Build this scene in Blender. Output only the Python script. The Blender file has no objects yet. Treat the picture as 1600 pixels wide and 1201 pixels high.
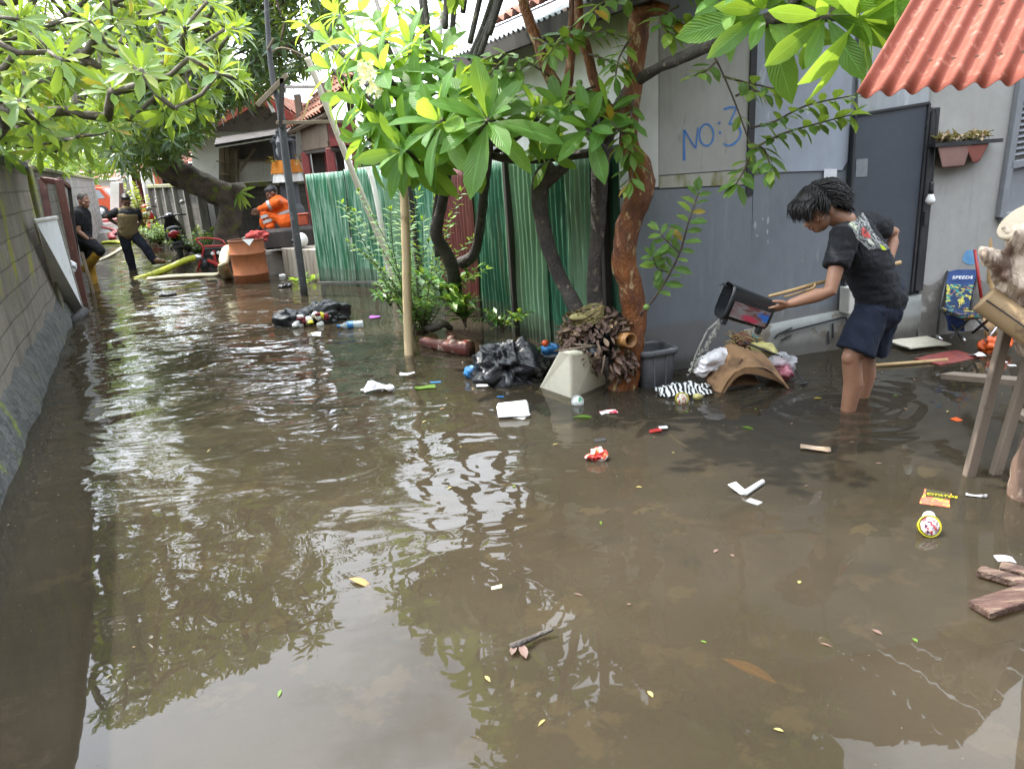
import bpy, bmesh, math, random
import numpy as np
from mathutils import Vector, Matrix, Euler, noise as mnoise

random.seed(7)
R = math.radians
sc = bpy.context.scene
col = sc.collection

# ------------------------------------------------------------------ camera
CAM_H, PITCH, ROLL, FPX = 1.6, R(16.4), R(4.0), 1200.0
_f = Vector((0, math.cos(PITCH), -math.sin(PITCH)))
_u0 = Vector((0, math.sin(PITCH), math.cos(PITCH)))
_r = Vector((1, 0, 0)) * math.cos(ROLL) - _u0 * math.sin(ROLL)
_u = Vector((1, 0, 0)) * math.sin(ROLL) + _u0 * math.cos(ROLL)
EYE = Vector((0, 0, CAM_H))
cd = bpy.data.cameras.new('camera')
cam = bpy.data.objects.new('camera', cd)
col.objects.link(cam)
cd.sensor_width = 36
cd.lens = 27
cd.clip_start = 0.05
cd.clip_end = 2000
cam.matrix_world = Matrix(((_r.x, _u.x, -_f.x, 0), (_r.y, _u.y, -_f.y, 0), (_r.z, _u.z, -_f.z, CAM_H), (0, 0, 0, 1)))
sc.camera = cam

# ------------------------------------------------------------------ light
SUN_AZ = Vector((-0.80, 0.42, 0)).normalized()     # from the left, a little beyond the fence line
SUN_EL = R(62)
sd = bpy.data.lights.new('sun', 'SUN')
sun = bpy.data.objects.new('sun', sd)
col.objects.link(sun)
sd.energy = 5.0
sd.angle = R(0.6)
sd.color = (1.0, 0.95, 0.87)
to_sun = Vector((SUN_AZ.x * math.cos(SUN_EL), SUN_AZ.y * math.cos(SUN_EL), math.sin(SUN_EL)))
sun.rotation_euler = to_sun.to_track_quat('Z', 'Y').to_euler()

w = bpy.data.worlds.new('World')
sc.world = w
w.use_nodes = True
wn, wl = w.node_tree.nodes, w.node_tree.links
sky = wn.new('ShaderNodeTexSky')
sky.sky_type = 'NISHITA'
sky.sun_disc = False
sky.sun_elevation = SUN_EL
sky.sun_rotation = math.atan2(to_sun.x, to_sun.y)
sky.air_density, sky.dust_density, sky.ozone_density = 1.0, 2.5, 1.0
tc = wn.new('ShaderNodeTexCoord')
mp = wn.new('ShaderNodeMapping'); mp.inputs['Scale'].default_value = (1.0, 1.0, 2.2)
nz = wn.new('ShaderNodeTexNoise'); nz.inputs['Scale'].default_value = 1.7; nz.inputs['Detail'].default_value = 7; nz.inputs['Roughness'].default_value = 0.6
rp = wn.new('ShaderNodeValToRGB'); rp.color_ramp.elements[0].position = 0.30; rp.color_ramp.elements[1].position = 0.52
mx = wn.new('ShaderNodeMix'); mx.data_type = 'RGBA'
bg = wn['Background']; bg.inputs['Strength'].default_value = 0.15
wl.new(tc.outputs['Generated'], mp.inputs['Vector']); wl.new(mp.outputs[0], nz.inputs['Vector'])
wl.new(nz.outputs['Fac'], rp.inputs['Fac']); wl.new(rp.outputs['Color'], mx.inputs['Factor'])
# clouds glow towards the sun and are grey on the far side of the sky
vd = wn.new('ShaderNodeVectorMath'); vd.operation = 'DOT_PRODUCT'; vd.inputs[1].default_value = tuple(to_sun)
mr = wn.new('ShaderNodeMapRange'); mr.inputs['From Min'].default_value = -0.15; mr.inputs['From Max'].default_value = 0.85; mr.inputs['To Min'].default_value = 0.10; mr.inputs['To Max'].default_value = 1.0
sca = wn.new('ShaderNodeVectorMath'); sca.operation = 'SCALE'; sca.inputs[0].default_value = (26.5, 28.5, 31.5)
wl.new(tc.outputs['Generated'], vd.inputs[0]); wl.new(vd.outputs['Value'], mr.inputs['Value']); wl.new(mr.outputs['Result'], sca.inputs['Scale']); wl.new(sca.outputs[0], mx.inputs['B'])
wl.new(sky.outputs['Color'], mx.inputs['A']); wl.new(mx.outputs['Result'], bg.inputs['Color'])
sc.view_settings.view_transform = 'Standard'
sc.view_settings.look = 'None'
sc.view_settings.exposure = 0.90
sc.view_settings.gamma = 1
sc.cycles.use_denoising = True
sc.cycles.max_bounces = 10
sc.cycles.diffuse_bounces = 4
sc.cycles.glossy_bounces = 4
sc.cycles.transparent_max_bounces = 12
sc.cycles.transmission_bounces = 5
sc.cycles.caustics_reflective = False
sc.cycles.caustics_refractive = False
sc.cycles.sample_clamp_indirect = 6

# ------------------------------------------------------------------ points from the photograph, each at its own distance
def ray(px, py):
    return _f + _r * ((px - 800) / FPX) + _u * ((600.5 - py) / FPX)
def P(px, py, Y):
    d = ray(px, py); return EYE + d * (Y / d.y)
def Z(px, py, z=0.0):
    d = ray(px, py); return EYE + d * ((z - CAM_H) / d.z)
def PLN(px, py, pt, n):
    d = ray(px, py); return EYE + d * ((pt - EYE).dot(n) / d.dot(n))

def lerp(a, b, t): return a + (b - a) * t
def rnd(a, b): return random.uniform(a, b)
def basis(z, up=Vector((0, 0, 1))):
    z = z.normalized()
    x = up.cross(z)
    if x.length < 1e-4: x = Vector((1, 0, 0)).cross(z)
    x.normalize(); y = z.cross(x)
    return Matrix((x, y, z)).transposed()

# ------------------------------------------------------------------ mesh builder
class MB:
    def __init__(s): s.v = []; s.f = []; s.m = []; s.uv = []; s.s = []
    def add(s, vs, fs, mi=0, uv=None, sm=True):
        o = len(s.v)
        s.v.extend(Vector(p) for p in vs)
        s.uv.extend(uv if uv else [(0.5, 0.5)] * len(vs))
        for q in fs:
            s.f.append(tuple(i + o for i in q)); s.m.append(mi); s.s.append(sm)
        return s
    def box(s, c, size, rot=None, b=0.0, mi=0, sm=False):
        h = [d / 2 for d in size]; c = Vector(c)
        M = rot if rot is not None else Matrix.Identity(3)
        if isinstance(M, (tuple, list)): M = Euler(M).to_matrix()
        b = min(b, min(h) * 0.98)
        S = [(x, y, z) for x in (-1, 1) for y in (-1, 1) for z in (-1, 1)]
        if b <= 0:
            vs = [c + M @ Vector((a[0] * h[0], a[1] * h[1], a[2] * h[2])) for a in S]
            fs = [(0, 1, 3, 2), (4, 6, 7, 5), (0, 4, 5, 1), (2, 3, 7, 6), (0, 2, 6, 4), (1, 5, 7, 3)]
            return s.add(vs, fs, mi, None, sm)
        vs = []
        for a in S:
            for k in range(3):
                vs.append(c + M @ Vector([a[j] * (h[j] if j == k else h[j] - b) for j in range(3)]))
        idx = {a: i for i, a in enumerate(S)}
        fs = []
        def sg(k, v, l, w_, m_, z_):
            t = [0, 0, 0]; t[k] = v; t[l] = w_; t[m_] = z_; return idx[tuple(t)]
        for k in range(3):
            l, m_ = (k + 1) % 3, (k + 2) % 3
            for v in (-1, 1):
                q = [sg(k, v, l, -1, m_, -1) * 3 + k, sg(k, v, l, 1, m_, -1) * 3 + k, sg(k, v, l, 1, m_, 1) * 3 + k, sg(k, v, l, -1, m_, 1) * 3 + k]
                fs.append(tuple(q if v > 0 else q[::-1]))
            for v in (-1, 1):
                for w_ in (-1, 1):
                    a0, a1 = sg(k, v, l, w_, m_, -1), sg(k, v, l, w_, m_, 1)
                    q = [a0 * 3 + k, a0 * 3 + l, a1 * 3 + l, a1 * 3 + k]
                    fs.append(tuple(q if v * w_ > 0 else q[::-1]))
        for a in S:
            i = idx[a]; q = [i * 3, i * 3 + 1, i * 3 + 2]
            fs.append(tuple(q if a[0] * a[1] * a[2] > 0 else q[::-1]))
        return s.add(vs, fs, mi, None, sm)
    def bar(s, a, b, w_, d, up=Vector((0, 0, 1)), bev=0.0, mi=0):
        a, b = Vector(a), Vector(b)
        return s.box((a + b) / 2, (w_, d, (b - a).length), basis(b - a, up), bev, mi)
    def tube(s, pts, rad, seg=8, mi=0, cap=True, ref=None, sm=True, dome=False):
        """rad: one number, or one number / (across, along ref) pair per point"""
        pts = [Vector(p) for p in pts]; n = len(pts)
        if not isinstance(rad, (list, tuple)): rad = [rad] * n
        rad = [q if isinstance(q, (list, tuple)) else (q, q) for q in rad]
        T = []
        for i in range(n):
            t = pts[min(i + 1, n - 1)] - pts[max(i - 1, 0)]
            T.append(t.normalized() if t.length > 1e-9 else Vector((0, 0, 1)))
        r0 = Vector(ref) if ref is not None else (Vector((0, 0, 1)) if abs(T[0].z) < 0.9 else Vector((1, 0, 0)))
        rings, uv = [], []
        L = 0; prev = r0
        if dome:
            def ext(p, t, r_, sgn):
                return [(p + t * sgn * min(r_) * a, (r_[0] * c_, r_[1] * c_)) for a, c_ in ((0.95, 0.2), (0.75, 0.66), (0.4, 0.9))]
            e0 = ext(pts[0], T[0], rad[0], -1); e1 = ext(pts[-1], T[-1], rad[-1], 1)[::-1]
            pts = [e[0] for e in e0] + pts + [e[0] for e in e1]
            rad = [e[1] for e in e0] + rad + [e[1] for e in e1]
            T = [T[0]] * 3 + T + [T[-1]] * 3; n = len(pts)
        for i in range(n):
            t = T[i]; y = (r0 if ref is not None else prev)
            y = y - t * y.dot(t)
            if y.length < 1e-5: y = prev - t * prev.dot(t)
            y.normalize(); prev = y; x = y.cross(t)
            if i: L += (pts[i] - pts[i - 1]).length
            for k in range(seg):
                a = 2 * math.pi * k / seg
                rings.append(pts[i] + x * (rad[i][0] * math.cos(a)) + y * (rad[i][1] * math.sin(a)))
                uv.append((k / seg, L))
        fs = []
        for i in range(n - 1):
            for k in range(seg):
                k2 = (k + 1) % seg
                fs.append((i * seg + k, i * seg + k2, (i + 1) * seg + k2, (i + 1) * seg + k))
        if cap:
            fs.append(tuple(range(seg))[::-1]); fs.append(tuple((n - 1) * seg + k for k in range(seg)))
        return s.add(rings, fs, mi, uv, sm)
    def lathe(s, prof, seg=16, M=None, mi=0, cap0=True, cap1=True, sq=0.0, sm=True):
        M = M or Matrix.Identity(4)
        vs, uv = [], []
        for (r_, z) in prof:
            for k in range(seg):
                a = 2 * math.pi * k / seg
                c_, s_ = math.cos(a), math.sin(a)
                if sq:
                    e = 1 - sq
                    c_ = math.copysign(abs(c_) ** e, c_); s_ = math.copysign(abs(s_) ** e, s_)
                rx, ry = r_ if isinstance(r_, (tuple, list)) else (r_, r_)
                vs.append(M @ Vector((rx * c_, ry * s_, z))); uv.append((k / seg, z))
        n = len(prof); fs = []
        for i in range(n - 1):
            for k in range(seg):
                k2 = (k + 1) % seg
                fs.append((i * seg + k, i * seg + k2, (i + 1) * seg + k2, (i + 1) * seg + k))
        if cap0: fs.append(tuple(range(seg))[::-1])
        if cap1: fs.append(tuple((n - 1) * seg + k for k in range(seg)))
        return s.add(vs, fs, mi, uv, sm)
    def ball(s, c, r_, M=None, seg=14, rings=9, mi=0, fn=None):
        c = Vector(c); rr = r_ if isinstance(r_, (tuple, list)) else (r_,) * 3
        M = M or Matrix.Identity(3)
        vs = []; fs = []
        for i in range(rings + 1):
            th = math.pi * i / rings
            for k in range(seg):
                ph = 2 * math.pi * k / seg
                d = Vector((math.sin(th) * math.cos(ph), math.sin(th) * math.sin(ph), math.cos(th)))
                q = fn(d) if fn else 1
                vs.append(c + M @ Vector((d.x * rr[0] * q, d.y * rr[1] * q, d.z * rr[2] * q)))
        for i in range(rings):
            for k in range(seg):
                k2 = (k + 1) % seg
                fs.append((i * seg + k, (i + 1) * seg + k, (i + 1) * seg + k2, i * seg + k2))
        return s.add(vs, fs, mi)
    def grid(s, fn, nu, nv, mi=0, sm=True, flip=False):
        vs = []; uv = []; fs = []
        for j in range(nv + 1):
            for i in range(nu + 1):
                vs.append(fn(i / nu, j / nv)); uv.append((i / nu, j / nv))
        for j in range(nv):
            for i in range(nu):
                a = j * (nu + 1) + i
                q = (a, a + 1, a + nu + 2, a + nu + 1)
                fs.append(q[::-1] if flip else q)
        return s.add(vs, fs, mi, uv, sm)
    def prism(s, pts, thick, n=None, mi=0, sm=False):
        """a flat outline given its real thickness; extruded along -n"""
        pts = [Vector(p) for p in pts]
        if n is None: n = (pts[1] - pts[0]).cross(pts[2] - pts[0]).normalized()
        k = len(pts); vs = pts + [p - n * thick for p in pts]
        fs = [tuple(range(k)), tuple(range(k, 2 * k))[::-1]] + [(i, k + i, k + (i + 1) % k, (i + 1) % k) for i in range(k)]
        return s.add(vs, fs, mi, None, sm)
    def leaf(s, p, d, up, L, W, nl=4, curl=0.35, fold=0.25, wmax=0.6, mi=0, wob=0.0):
        d = d.normalized(); x = d.cross(up)
        if x.length < 1e-4: x = d.cross(Vector((0.3, 0.9, 0.1)))
        x.normalize(); n = x.cross(d)
        vs = []; uv = []; fs = []
        q = Vector(p); dd = d.copy(); st = L / nl
        for i in range(nl + 1):
            t = i / nl
            e = t / wmax if t < wmax else (1 - t) / (1 - wmax)
            wd = W * 0.5 * (math.sin(min(1, max(0, e)) * math.pi / 2) ** (0.85 if t >= wmax else 1.15)) + 0.012 * W
            nn = x.cross(dd)
            wv = wob * math.sin(t * 9 + p.x * 50) * W
            vs += [q - x * wd + nn * (fold * wd + wv), q.copy(), q + x * wd + nn * (fold * wd - wv)]
            uv += [(0, t), (0.5, t), (1, t)]
            q = q + dd * st
            dd = (dd - n * (curl / nl)).normalized()
        for i in range(nl):
            a = i * 3
            fs += [(a, a + 1, a + 4, a + 3), (a + 1, a + 2, a + 5, a + 4)]
        return s.add(vs, fs, mi, uv)
    def jitter(s, amt, sc_=6.0, lo=0):
        for i in range(lo, len(s.v)):
            p = s.v[i]; s.v[i] = p + Vector(mnoise.noise_vector(p * sc_)) * amt
        return s
    def build(s, name, mats, parent=None, org=None, fix=True, at=None):
        me = bpy.data.meshes.new(name)
        o = bpy.data.objects.new(name, me)
        col.objects.link(o)
        vs = np.array([tuple(p) for p in s.v], dtype=float)
        if parent is not None:
            base = Vector((0, 0, 0)); q = parent
            while q is not None: base = base + q.location; q = q.parent
            o.parent = parent
        else:
            if org is None: org = ((vs[:, 0].min() + vs[:, 0].max()) / 2, (vs[:, 1].min() + vs[:, 1].max()) / 2, vs[:, 2].min())
            base = Vector(org); o.location = base
        vs = vs - np.array(base)
        me.from_pydata(vs.tolist(), [], s.f)
        me.polygons.foreach_set('use_smooth', s.s)
        me.polygons.foreach_set('material_index', s.m)
        for m_ in (mats if isinstance(mats, (list, tuple)) else [mats]): me.materials.append(m_)
        ul = me.uv_layers.new(name='UVMap')
        li = np.zeros(len(me.loops), dtype=np.int32); me.loops.foreach_get('vertex_index', li)
        ul.data.foreach_set('uv', np.array(s.uv, dtype=np.float32)[li].ravel())
        if fix:
            bm = bmesh.new(); bm.from_mesh(me); bmesh.ops.recalc_face_normals(bm, faces=bm.faces); bm.to_mesh(me); bm.free()
        me.update()
        return o

def blend(mb, voxel=0.01, it=6, fac=0.5):
    """melt overlapping closed shapes into one continuous surface"""
    o = mb.build('temp_shape', [])
    base = o.location.copy()
    md = o.modifiers.new('r', 'REMESH'); md.mode = 'VOXEL'; md.voxel_size = voxel
    if it:
        m2 = o.modifiers.new('s', 'SMOOTH'); m2.iterations = it; m2.factor = fac
    dg = bpy.context.evaluated_depsgraph_get()
    me = bpy.data.meshes.new_from_object(o.evaluated_get(dg))
    out = MB()
    out.add([v.co + base for v in me.vertices], [tuple(p.vertices) for p in me.polygons])
    old = o.data
    bpy.data.objects.remove(o); bpy.data.meshes.remove(me); bpy.data.meshes.remove(old)
    return out

def thing(name, label, cat, loc, group=None):
    o = bpy.data.objects.new(name, None)
    o.empty_display_size = 0.1
    col.objects.link(o); o.location = Vector(loc)
    return tag(o, label, cat, group)
def tag(o, label=None, cat=None, group=None, kind=None):
    if label: o['label'] = label
    if cat: o['category'] = cat
    if group: o['group'] = group
    if kind: o['kind'] = kind
    return o
def struct(o): o['kind'] = 'structure'; return o
def dup(o, loc=None, rz=0.0, label=None, parent=None, scale=None):
    c = o.copy(); col.objects.link(c)
    if parent is not None: c.parent = parent
    if loc is not None: c.location = Vector(loc)
    if rz: c.rotation_euler.z += rz
    if scale: c.scale = (scale,) * 3
    if label: c['label'] = label
    for ch in o.children: dup(ch, parent=c)
    return c

# ------------------------------------------------------------------ materials
def NN(nt, typ, inp=None, **kw):
    n = nt.nodes.new(typ)
    for k, v in kw.items(): setattr(n, k, v)
    for k, v in (inp or {}).items():
        if isinstance(v, bpy.types.NodeSocket): nt.links.new(v, n.inputs[k])
        else: n.inputs[k].default_value = v
    return n
def c4(c): return (c[0], c[1], c[2], 1)
def mixc(nt, fac, a, b, mode='MIX'):
    n = NN(nt, 'ShaderNodeMix', data_type='RGBA', blend_type=mode)
    for k, v in (('Factor', fac), ('A', a), ('B', b)):
        if isinstance(v, bpy.types.NodeSocket): nt.links.new(v, n.inputs[k])
        elif isinstance(v, (int, float)): n.inputs[k].default_value = v
        else: n.inputs[k].default_value = c4(v)
    return n.outputs['Result']
def ramp(nt, fac, p0, p1, inv=False):
    n = NN(nt, 'ShaderNodeMapRange', {'Value': fac, 'From Min': p0, 'From Max': p1, 'To Min': 1.0 if inv else 0.0, 'To Max': 0.0 if inv else 1.0})
    return n.outputs['Result']
def noise(nt, scale, detail=5, stretch=(1, 1, 1), rough=0.6, coord='Object', loc=(0, 0, 0), dist=0.0):
    t = NN(nt, 'ShaderNodeTexCoord')
    m_ = NN(nt, 'ShaderNodeMapping', {'Vector': t.outputs[coord], 'Scale': stretch, 'Location': loc})
    n = NN(nt, 'ShaderNodeTexNoise', {'Vector': m_.outputs[0], 'Scale': scale, 'Detail': detail, 'Roughness': rough, 'Distortion': dist})
    return n.outputs['Fac']
def math2(nt, op, a, b):
    n = NN(nt, 'ShaderNodeMath', operation=op)
    for i, v in enumerate((a, b)):
        if isinstance(v, bpy.types.NodeSocket): nt.links.new(v, n.inputs[i])
        else: n.inputs[i].default_value = v
    return n.outputs[0]
def bump(nt, h, strength=0.3, dist=0.01, normal=None):
    d = {'Height': h, 'Strength': strength, 'Distance': dist}
    if normal is not None: d['Normal'] = normal
    return NN(nt, 'ShaderNodeBump', d).outputs[0]
def new_mat(name, rough=0.6, spec=0.5, metal=0.0):
    m_ = bpy.data.materials.new(name); m_.use_nodes = True
    b = m_.node_tree.nodes['Principled BSDF']
    b.inputs['Roughness'].default_value = rough
    b.inputs['Specular IOR Level'].default_value = spec
    b.inputs['Metallic'].default_value = metal
    return m_, m_.node_tree, b
def tide_line(nt, c, z0, z1, dirt):
    """dried silt left by the flood: a ragged band up to z1 with a darker soaked foot below z0"""
    pz = NN(nt, 'ShaderNodeSeparateXYZ', {'Vector': NN(nt, 'ShaderNodeNewGeometry').outputs['Position']}).outputs['Z']
    wob = math2(nt, 'MULTIPLY', noise(nt, 5, 5, (1, 1, .2)), 0.16)
    zz = math2(nt, 'SUBTRACT', pz, wob)
    c = mixc(nt, math2(nt, 'MULTIPLY', ramp(nt, zz, z1 - .02, z1 - .06), 0.45), c, dirt)
    return mixc(nt, math2(nt, 'MULTIPLY', ramp(nt, zz, z0, z0 - .07), 0.6), c, tuple(x * .35 for x in dirt))
def pm(name, c1, c2=None, scale=6, rough=0.6, bmp=0.3, bd=0.01, stretch=(1, 1, 1), spec=0.4, metal=0.0, spot=None, sscale=12, sat=(0.56, 0.62), sstretch=(1, 1, 1), rvar=0.15, bscale=None, tide=None, streak=None):
    """two tones of the same stuff in soft blotches, a fine grain, and optional stains or wear"""
    m_, nt, b = new_mat(name, rough, spec, metal)
    if c2 is None: c2 = tuple(x * 0.7 for x in c1)
    n1 = noise(nt, scale, 6, stretch)
    c = mixc(nt, ramp(nt, n1, 0.35, 0.65), c1, c2)
    n3 = noise(nt, scale * 9, 3, stretch)
    c = mixc(nt, math2(nt, 'MULTIPLY', ramp(nt, n3, 0.3, 0.75), 0.25), c, tuple(x * 0.55 for x in c1))
    if spot is not None:
        n2 = noise(nt, sscale, 7, sstretch, 0.65, loc=(3.1, 1.7, 5.3))
        c = mixc(nt, ramp(nt, n2, *sat), c, spot)
    if streak is not None:
        sk = math2(nt, 'MULTIPLY', ramp(nt, noise(nt, 7, 6, (1, 1, .1), .7, loc=(8, 2, 6)), .52, .68), ramp(nt, noise(nt, 1.3, 3, loc=(2, 9, 1)), .40, .6))
        c = mixc(nt, math2(nt, 'MULTIPLY', sk, streak[1]), c, streak[0])
    if tide is not None: c = tide_line(nt, c, *tide)
    nt.links.new(c, b.inputs['Base Color'])
    rr = NN(nt, 'ShaderNodeMapRange', {'Value': n1, 'From Min': 0.3, 'From Max': 0.7, 'To Min': max(0.02, rough - rvar), 'To Max': min(1, rough + rvar)})
    nt.links.new(rr.outputs['Result'], b.inputs['Roughness'])
    if bmp:
        h = noise(nt, bscale or scale * 7, 5, stretch)
        nt.links.new(bump(nt, h, bmp, bd), b.inputs['Normal'])
    return m_
def leaf_mat(name, c1, c2, c3=None, veins=14, rough=0.35, trans=0.45, old=None, oldamt=0.0):
    """leaf blade with midrib and side veins; light comes through it"""
    m_, nt, b = new_mat(name, rough, 0.5)
    uv = NN(nt, 'ShaderNodeTexCoord').outputs['UV']
    sep = NN(nt, 'ShaderNodeSeparateXYZ', {'Vector': uv})
    ax = math2(nt, 'ABSOLUTE', math2(nt, 'SUBTRACT', sep.outputs['X'], 0.5), 0)
    geo = NN(nt, 'ShaderNodeNewGeometry')
    isl = geo.outputs['Random Per Island']
    c = mixc(nt, isl, c1, c2)
    if c3 is not None: c = mixc(nt, ramp(nt, isl, 0.72, 0.95), c, c3)
    if old is not None: c = mixc(nt, ramp(nt, isl, 1 - oldamt - 0.005, 1 - oldamt), c, old)
    n1 = noise(nt, 14, 4)
    c = mixc(nt, math2(nt, 'MULTIPLY', ramp(nt, n1, 0.35, 0.7), 0.45), c, tuple(x * 0.55 for x in c1))
    if veins:
        ph = math2(nt, 'ADD', math2(nt, 'MULTIPLY', sep.outputs['Y'], veins * 6.283), math2(nt, 'MULTIPLY', ax, -veins * 3.2))
        sv = math2(nt, 'SINE', ph, 0)
        vein = math2(nt, 'MULTIPLY', ramp(nt, sv, 0.82, 1.0), 0.30)
        mid = ramp(nt, ax, 0.018, 0.04, True)
        c = mixc(nt, math2(nt, 'MAXIMUM', vein, math2(nt, 'MULTIPLY', mid, 0.8)), c, tuple(min(0.6, x * 1.9 + 0.03) for x in c1))
        nt.links.new(bump(nt, sv, 0.42, 0.004), b.inputs['Normal'])
    nt.links.new(c, b.inputs['Base Color'])
    tr = NN(nt, 'ShaderNodeBsdfTranslucent', {'Color': mixc(nt, 0.55, c, (0.50, 0.64, 0.05))})
    ms = NN(nt, 'ShaderNodeMixShader', {0: trans, 1: b.outputs[0], 2: tr.outputs[0]})
    nt.links.new(ms.outputs[0], nt.nodes['Material Output'].inputs['Surface'])
    return m_
def plastic(name, c, rough=0.3, alpha=1.0, wr=0.6, scale=14, trans=0.0):
    """thin crumpled film"""
    m_, nt, b = new_mat(name, rough, 0.5)
    n1 = noise(nt, scale, 6, dist=1.2)
    nt.links.new(mixc(nt, ramp(nt, n1, 0.3, 0.7), c, tuple(x * 0.8 for x in c)), b.inputs['Base Color'])
    nt.links.new(bump(nt, n1, wr, 0.02), b.inputs['Normal'])
    b.inputs['Alpha'].default_value = alpha
    return m_
# ================================================================== SETTING
# ---- muddy ground under the flood, rising out of it at the far end of the alley
AL = Vector((-0.422, 0.907, 0)); AN = Vector((0.907, 0.422, 0))     # along the alley / out of the left wall
LA = Vector((-2.73, 3.73, 0))
def LW(s, n, z): return LA + AL * s + AN * n + Vector((0, 0, z))
def ground_z(x, y):
    s = (Vector((x, y, 0)) - LA).dot(AL)
    t = min(1, max(0, (s - 21) / 8)); z = lerp(-0.24, 0.035, t * t * (3 - 2 * t))
    q = min(1, max(0, (s - 60) / 60)); z += 0.0 * q
    return z + 0.03 * mnoise.noise(Vector((x * 0.8, y * 0.8, 0))) * (1 - t * 0.75)
M_mud = pm('mud', (0.10, 0.08, 0.055), (0.06, 0.048, 0.032), 1.5, 0.75, 0.5, 0.03, spot=(0.16, 0.13, 0.09), sscale=3)
M_mud.node_tree.nodes['Principled BSDF'].inputs['Specular IOR Level'].default_value = 0.25
g = MB()
xs = sorted(set([-300, -150, -80, -50] + [-40 + i * 0.8 for i in range(70)] + [20, 40, 80, 150, 300]))
ys = sorted(set([-60, -20, -8] + [-4 + i * 0.8 for i in range(80)] + [70, 90, 120, 200, 400]))
vs = [(x, y, ground_z(x, y)) for y in ys for x in xs]
nx = len(xs)
g.add(vs, [(j * nx + i, j * nx + i + 1, (j + 1) * nx + i + 1, (j + 1) * nx + i) for j in range(len(ys) - 1) for i in range(nx - 1)])
struct(g.build('ground', M_mud, org=(0, 0, 0), fix=False))

# ---- flood water: turbid, a little see-through, mirror-like at a low angle
mw, nt, b = new_mat('flood_water', 0.02, 0.5)
b.inputs['IOR'].default_value = 1.33
n_big = noise(nt, 0.5, 3, loc=(4, 2, 0))
n_silt = noise(nt, 1.1, 5, (1.0, 1.6, 1), dist=1.6)
c = mixc(nt, ramp(nt, n_silt, 0.3, 0.7), (0.044, 0.037, 0.026), (0.058, 0.049, 0.035))
c = mixc(nt, ramp(nt, n_big, 0.42, 0.6), c, (0.037, 0.032, 0.022))
speck = ramp(nt, noise(nt, 42, 2), 0.79, 0.81)
c = mixc(nt, math2(nt, 'MULTIPLY', speck, 0.7), c, (0.35, 0.32, 0.24))
ob = NN(nt, 'ShaderNodeTexCoord').outputs['Object']
sp = NN(nt, 'ShaderNodeSeparateXYZ', {'Vector': ob})
# ripples: lively along the alley, dying out towards the near bank and the right
calm_y = ramp(nt, sp.outputs['Y'], 2.3, 4.4)
side = ramp(nt, math2(nt, 'ADD', math2(nt, 'MULTIPLY', sp.outputs['X'], 1.0), math2(nt, 'MULTIPLY', sp.outputs['Y'], 0.28)), 1.2, 2.6, True)
patch = ramp(nt, noise(nt, 0.55, 2, loc=(1.5, 7.0, 0)), 0.36, 0.62)
amp = math2(nt, 'MULTIPLY', math2(nt, 'MULTIPLY', calm_y, math2(nt, 'ADD', math2(nt, 'MULTIPLY', side, 0.85), 0.15)), math2(nt, 'ADD', math2(nt, 'MULTIPLY', patch, 0.75), 0.25))
amp = math2(nt, 'ADD', amp, 0.05)
w1 = noise(nt, 1.55, 2, (1.0, 1.5, 1), 0.5, dist=0.8)
w2 = noise(nt, 6.5, 2, (0.8, 1.3, 1), 0.5, loc=(9, 3, 0), dist=0.7)
w0 = noise(nt, 0.75, 1, loc=(2, 5, 0))
h = math2(nt, 'ADD', math2(nt, 'MULTIPLY', w1, 0.036), math2(nt, 'MULTIPLY', w2, 0.0032))
h = math2(nt, 'MULTIPLY', h, amp)
h = math2(nt, 'ADD', h, math2(nt, 'MULTIPLY', w0, 0.016))
# rings spreading from the youth's legs and from the falling water
for cx_, cy_, a_, k_ in ((Z(1325, 637).x, Z(1325, 637).y, .004, 38), (Z(1343, 628).x, Z(1343, 628).y, .003, 42), (Z(1077, 586).x, Z(1077, 586).y, .006, 52)):
    dv_ = NN(nt, 'ShaderNodeVectorMath', {0: ob, 1: (cx_, cy_, 0)}, operation='DISTANCE').outputs['Value']
    ring = math2(nt, 'MULTIPLY', math2(nt, 'SINE', math2(nt, 'ADD', math2(nt, 'MULTIPLY', dv_, k_), math2(nt, 'MULTIPLY', w1, 7)), 0), math2(nt, 'MULTIPLY', ramp(nt, dv_, .1, .85, True), a_))
    h = math2(nt, 'ADD', h, ring)
nrm = bump(nt, h, 1.0, 1.0)
dif = NN(nt, 'ShaderNodeBsdfDiffuse', {'Color': c})
tra = NN(nt, 'ShaderNodeBsdfTransparent', {'Color': (0.80, 0.70, 0.50, 1)})
body = NN(nt, 'ShaderNodeMixShader', {0: 0.40, 1: dif.outputs[0], 2: tra.outputs[0]})
glo = NN(nt, 'ShaderNodeBsdfGlossy', {'Roughness': 0.012, 'Normal': nrm})
fr = NN(nt, 'ShaderNodeFresnel', {'IOR': 1.36, 'Normal': nrm})
ms = NN(nt, 'ShaderNodeMixShader', {0: fr.outputs[0], 1: body.outputs[0], 2: glo.outputs[0]})
nt.links.new(ms.outputs[0], nt.nodes['Material Output'].inputs['Surface'])
wt = MB().add([(-120, -15, 0), (60, -15, 0), (60, 110, 0), (-120, 110, 0)], [(0, 1, 2, 3)])
tag(wt.build('flood_water', mw, org=(0, 0, 0), fix=False), kind='structure')

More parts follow.
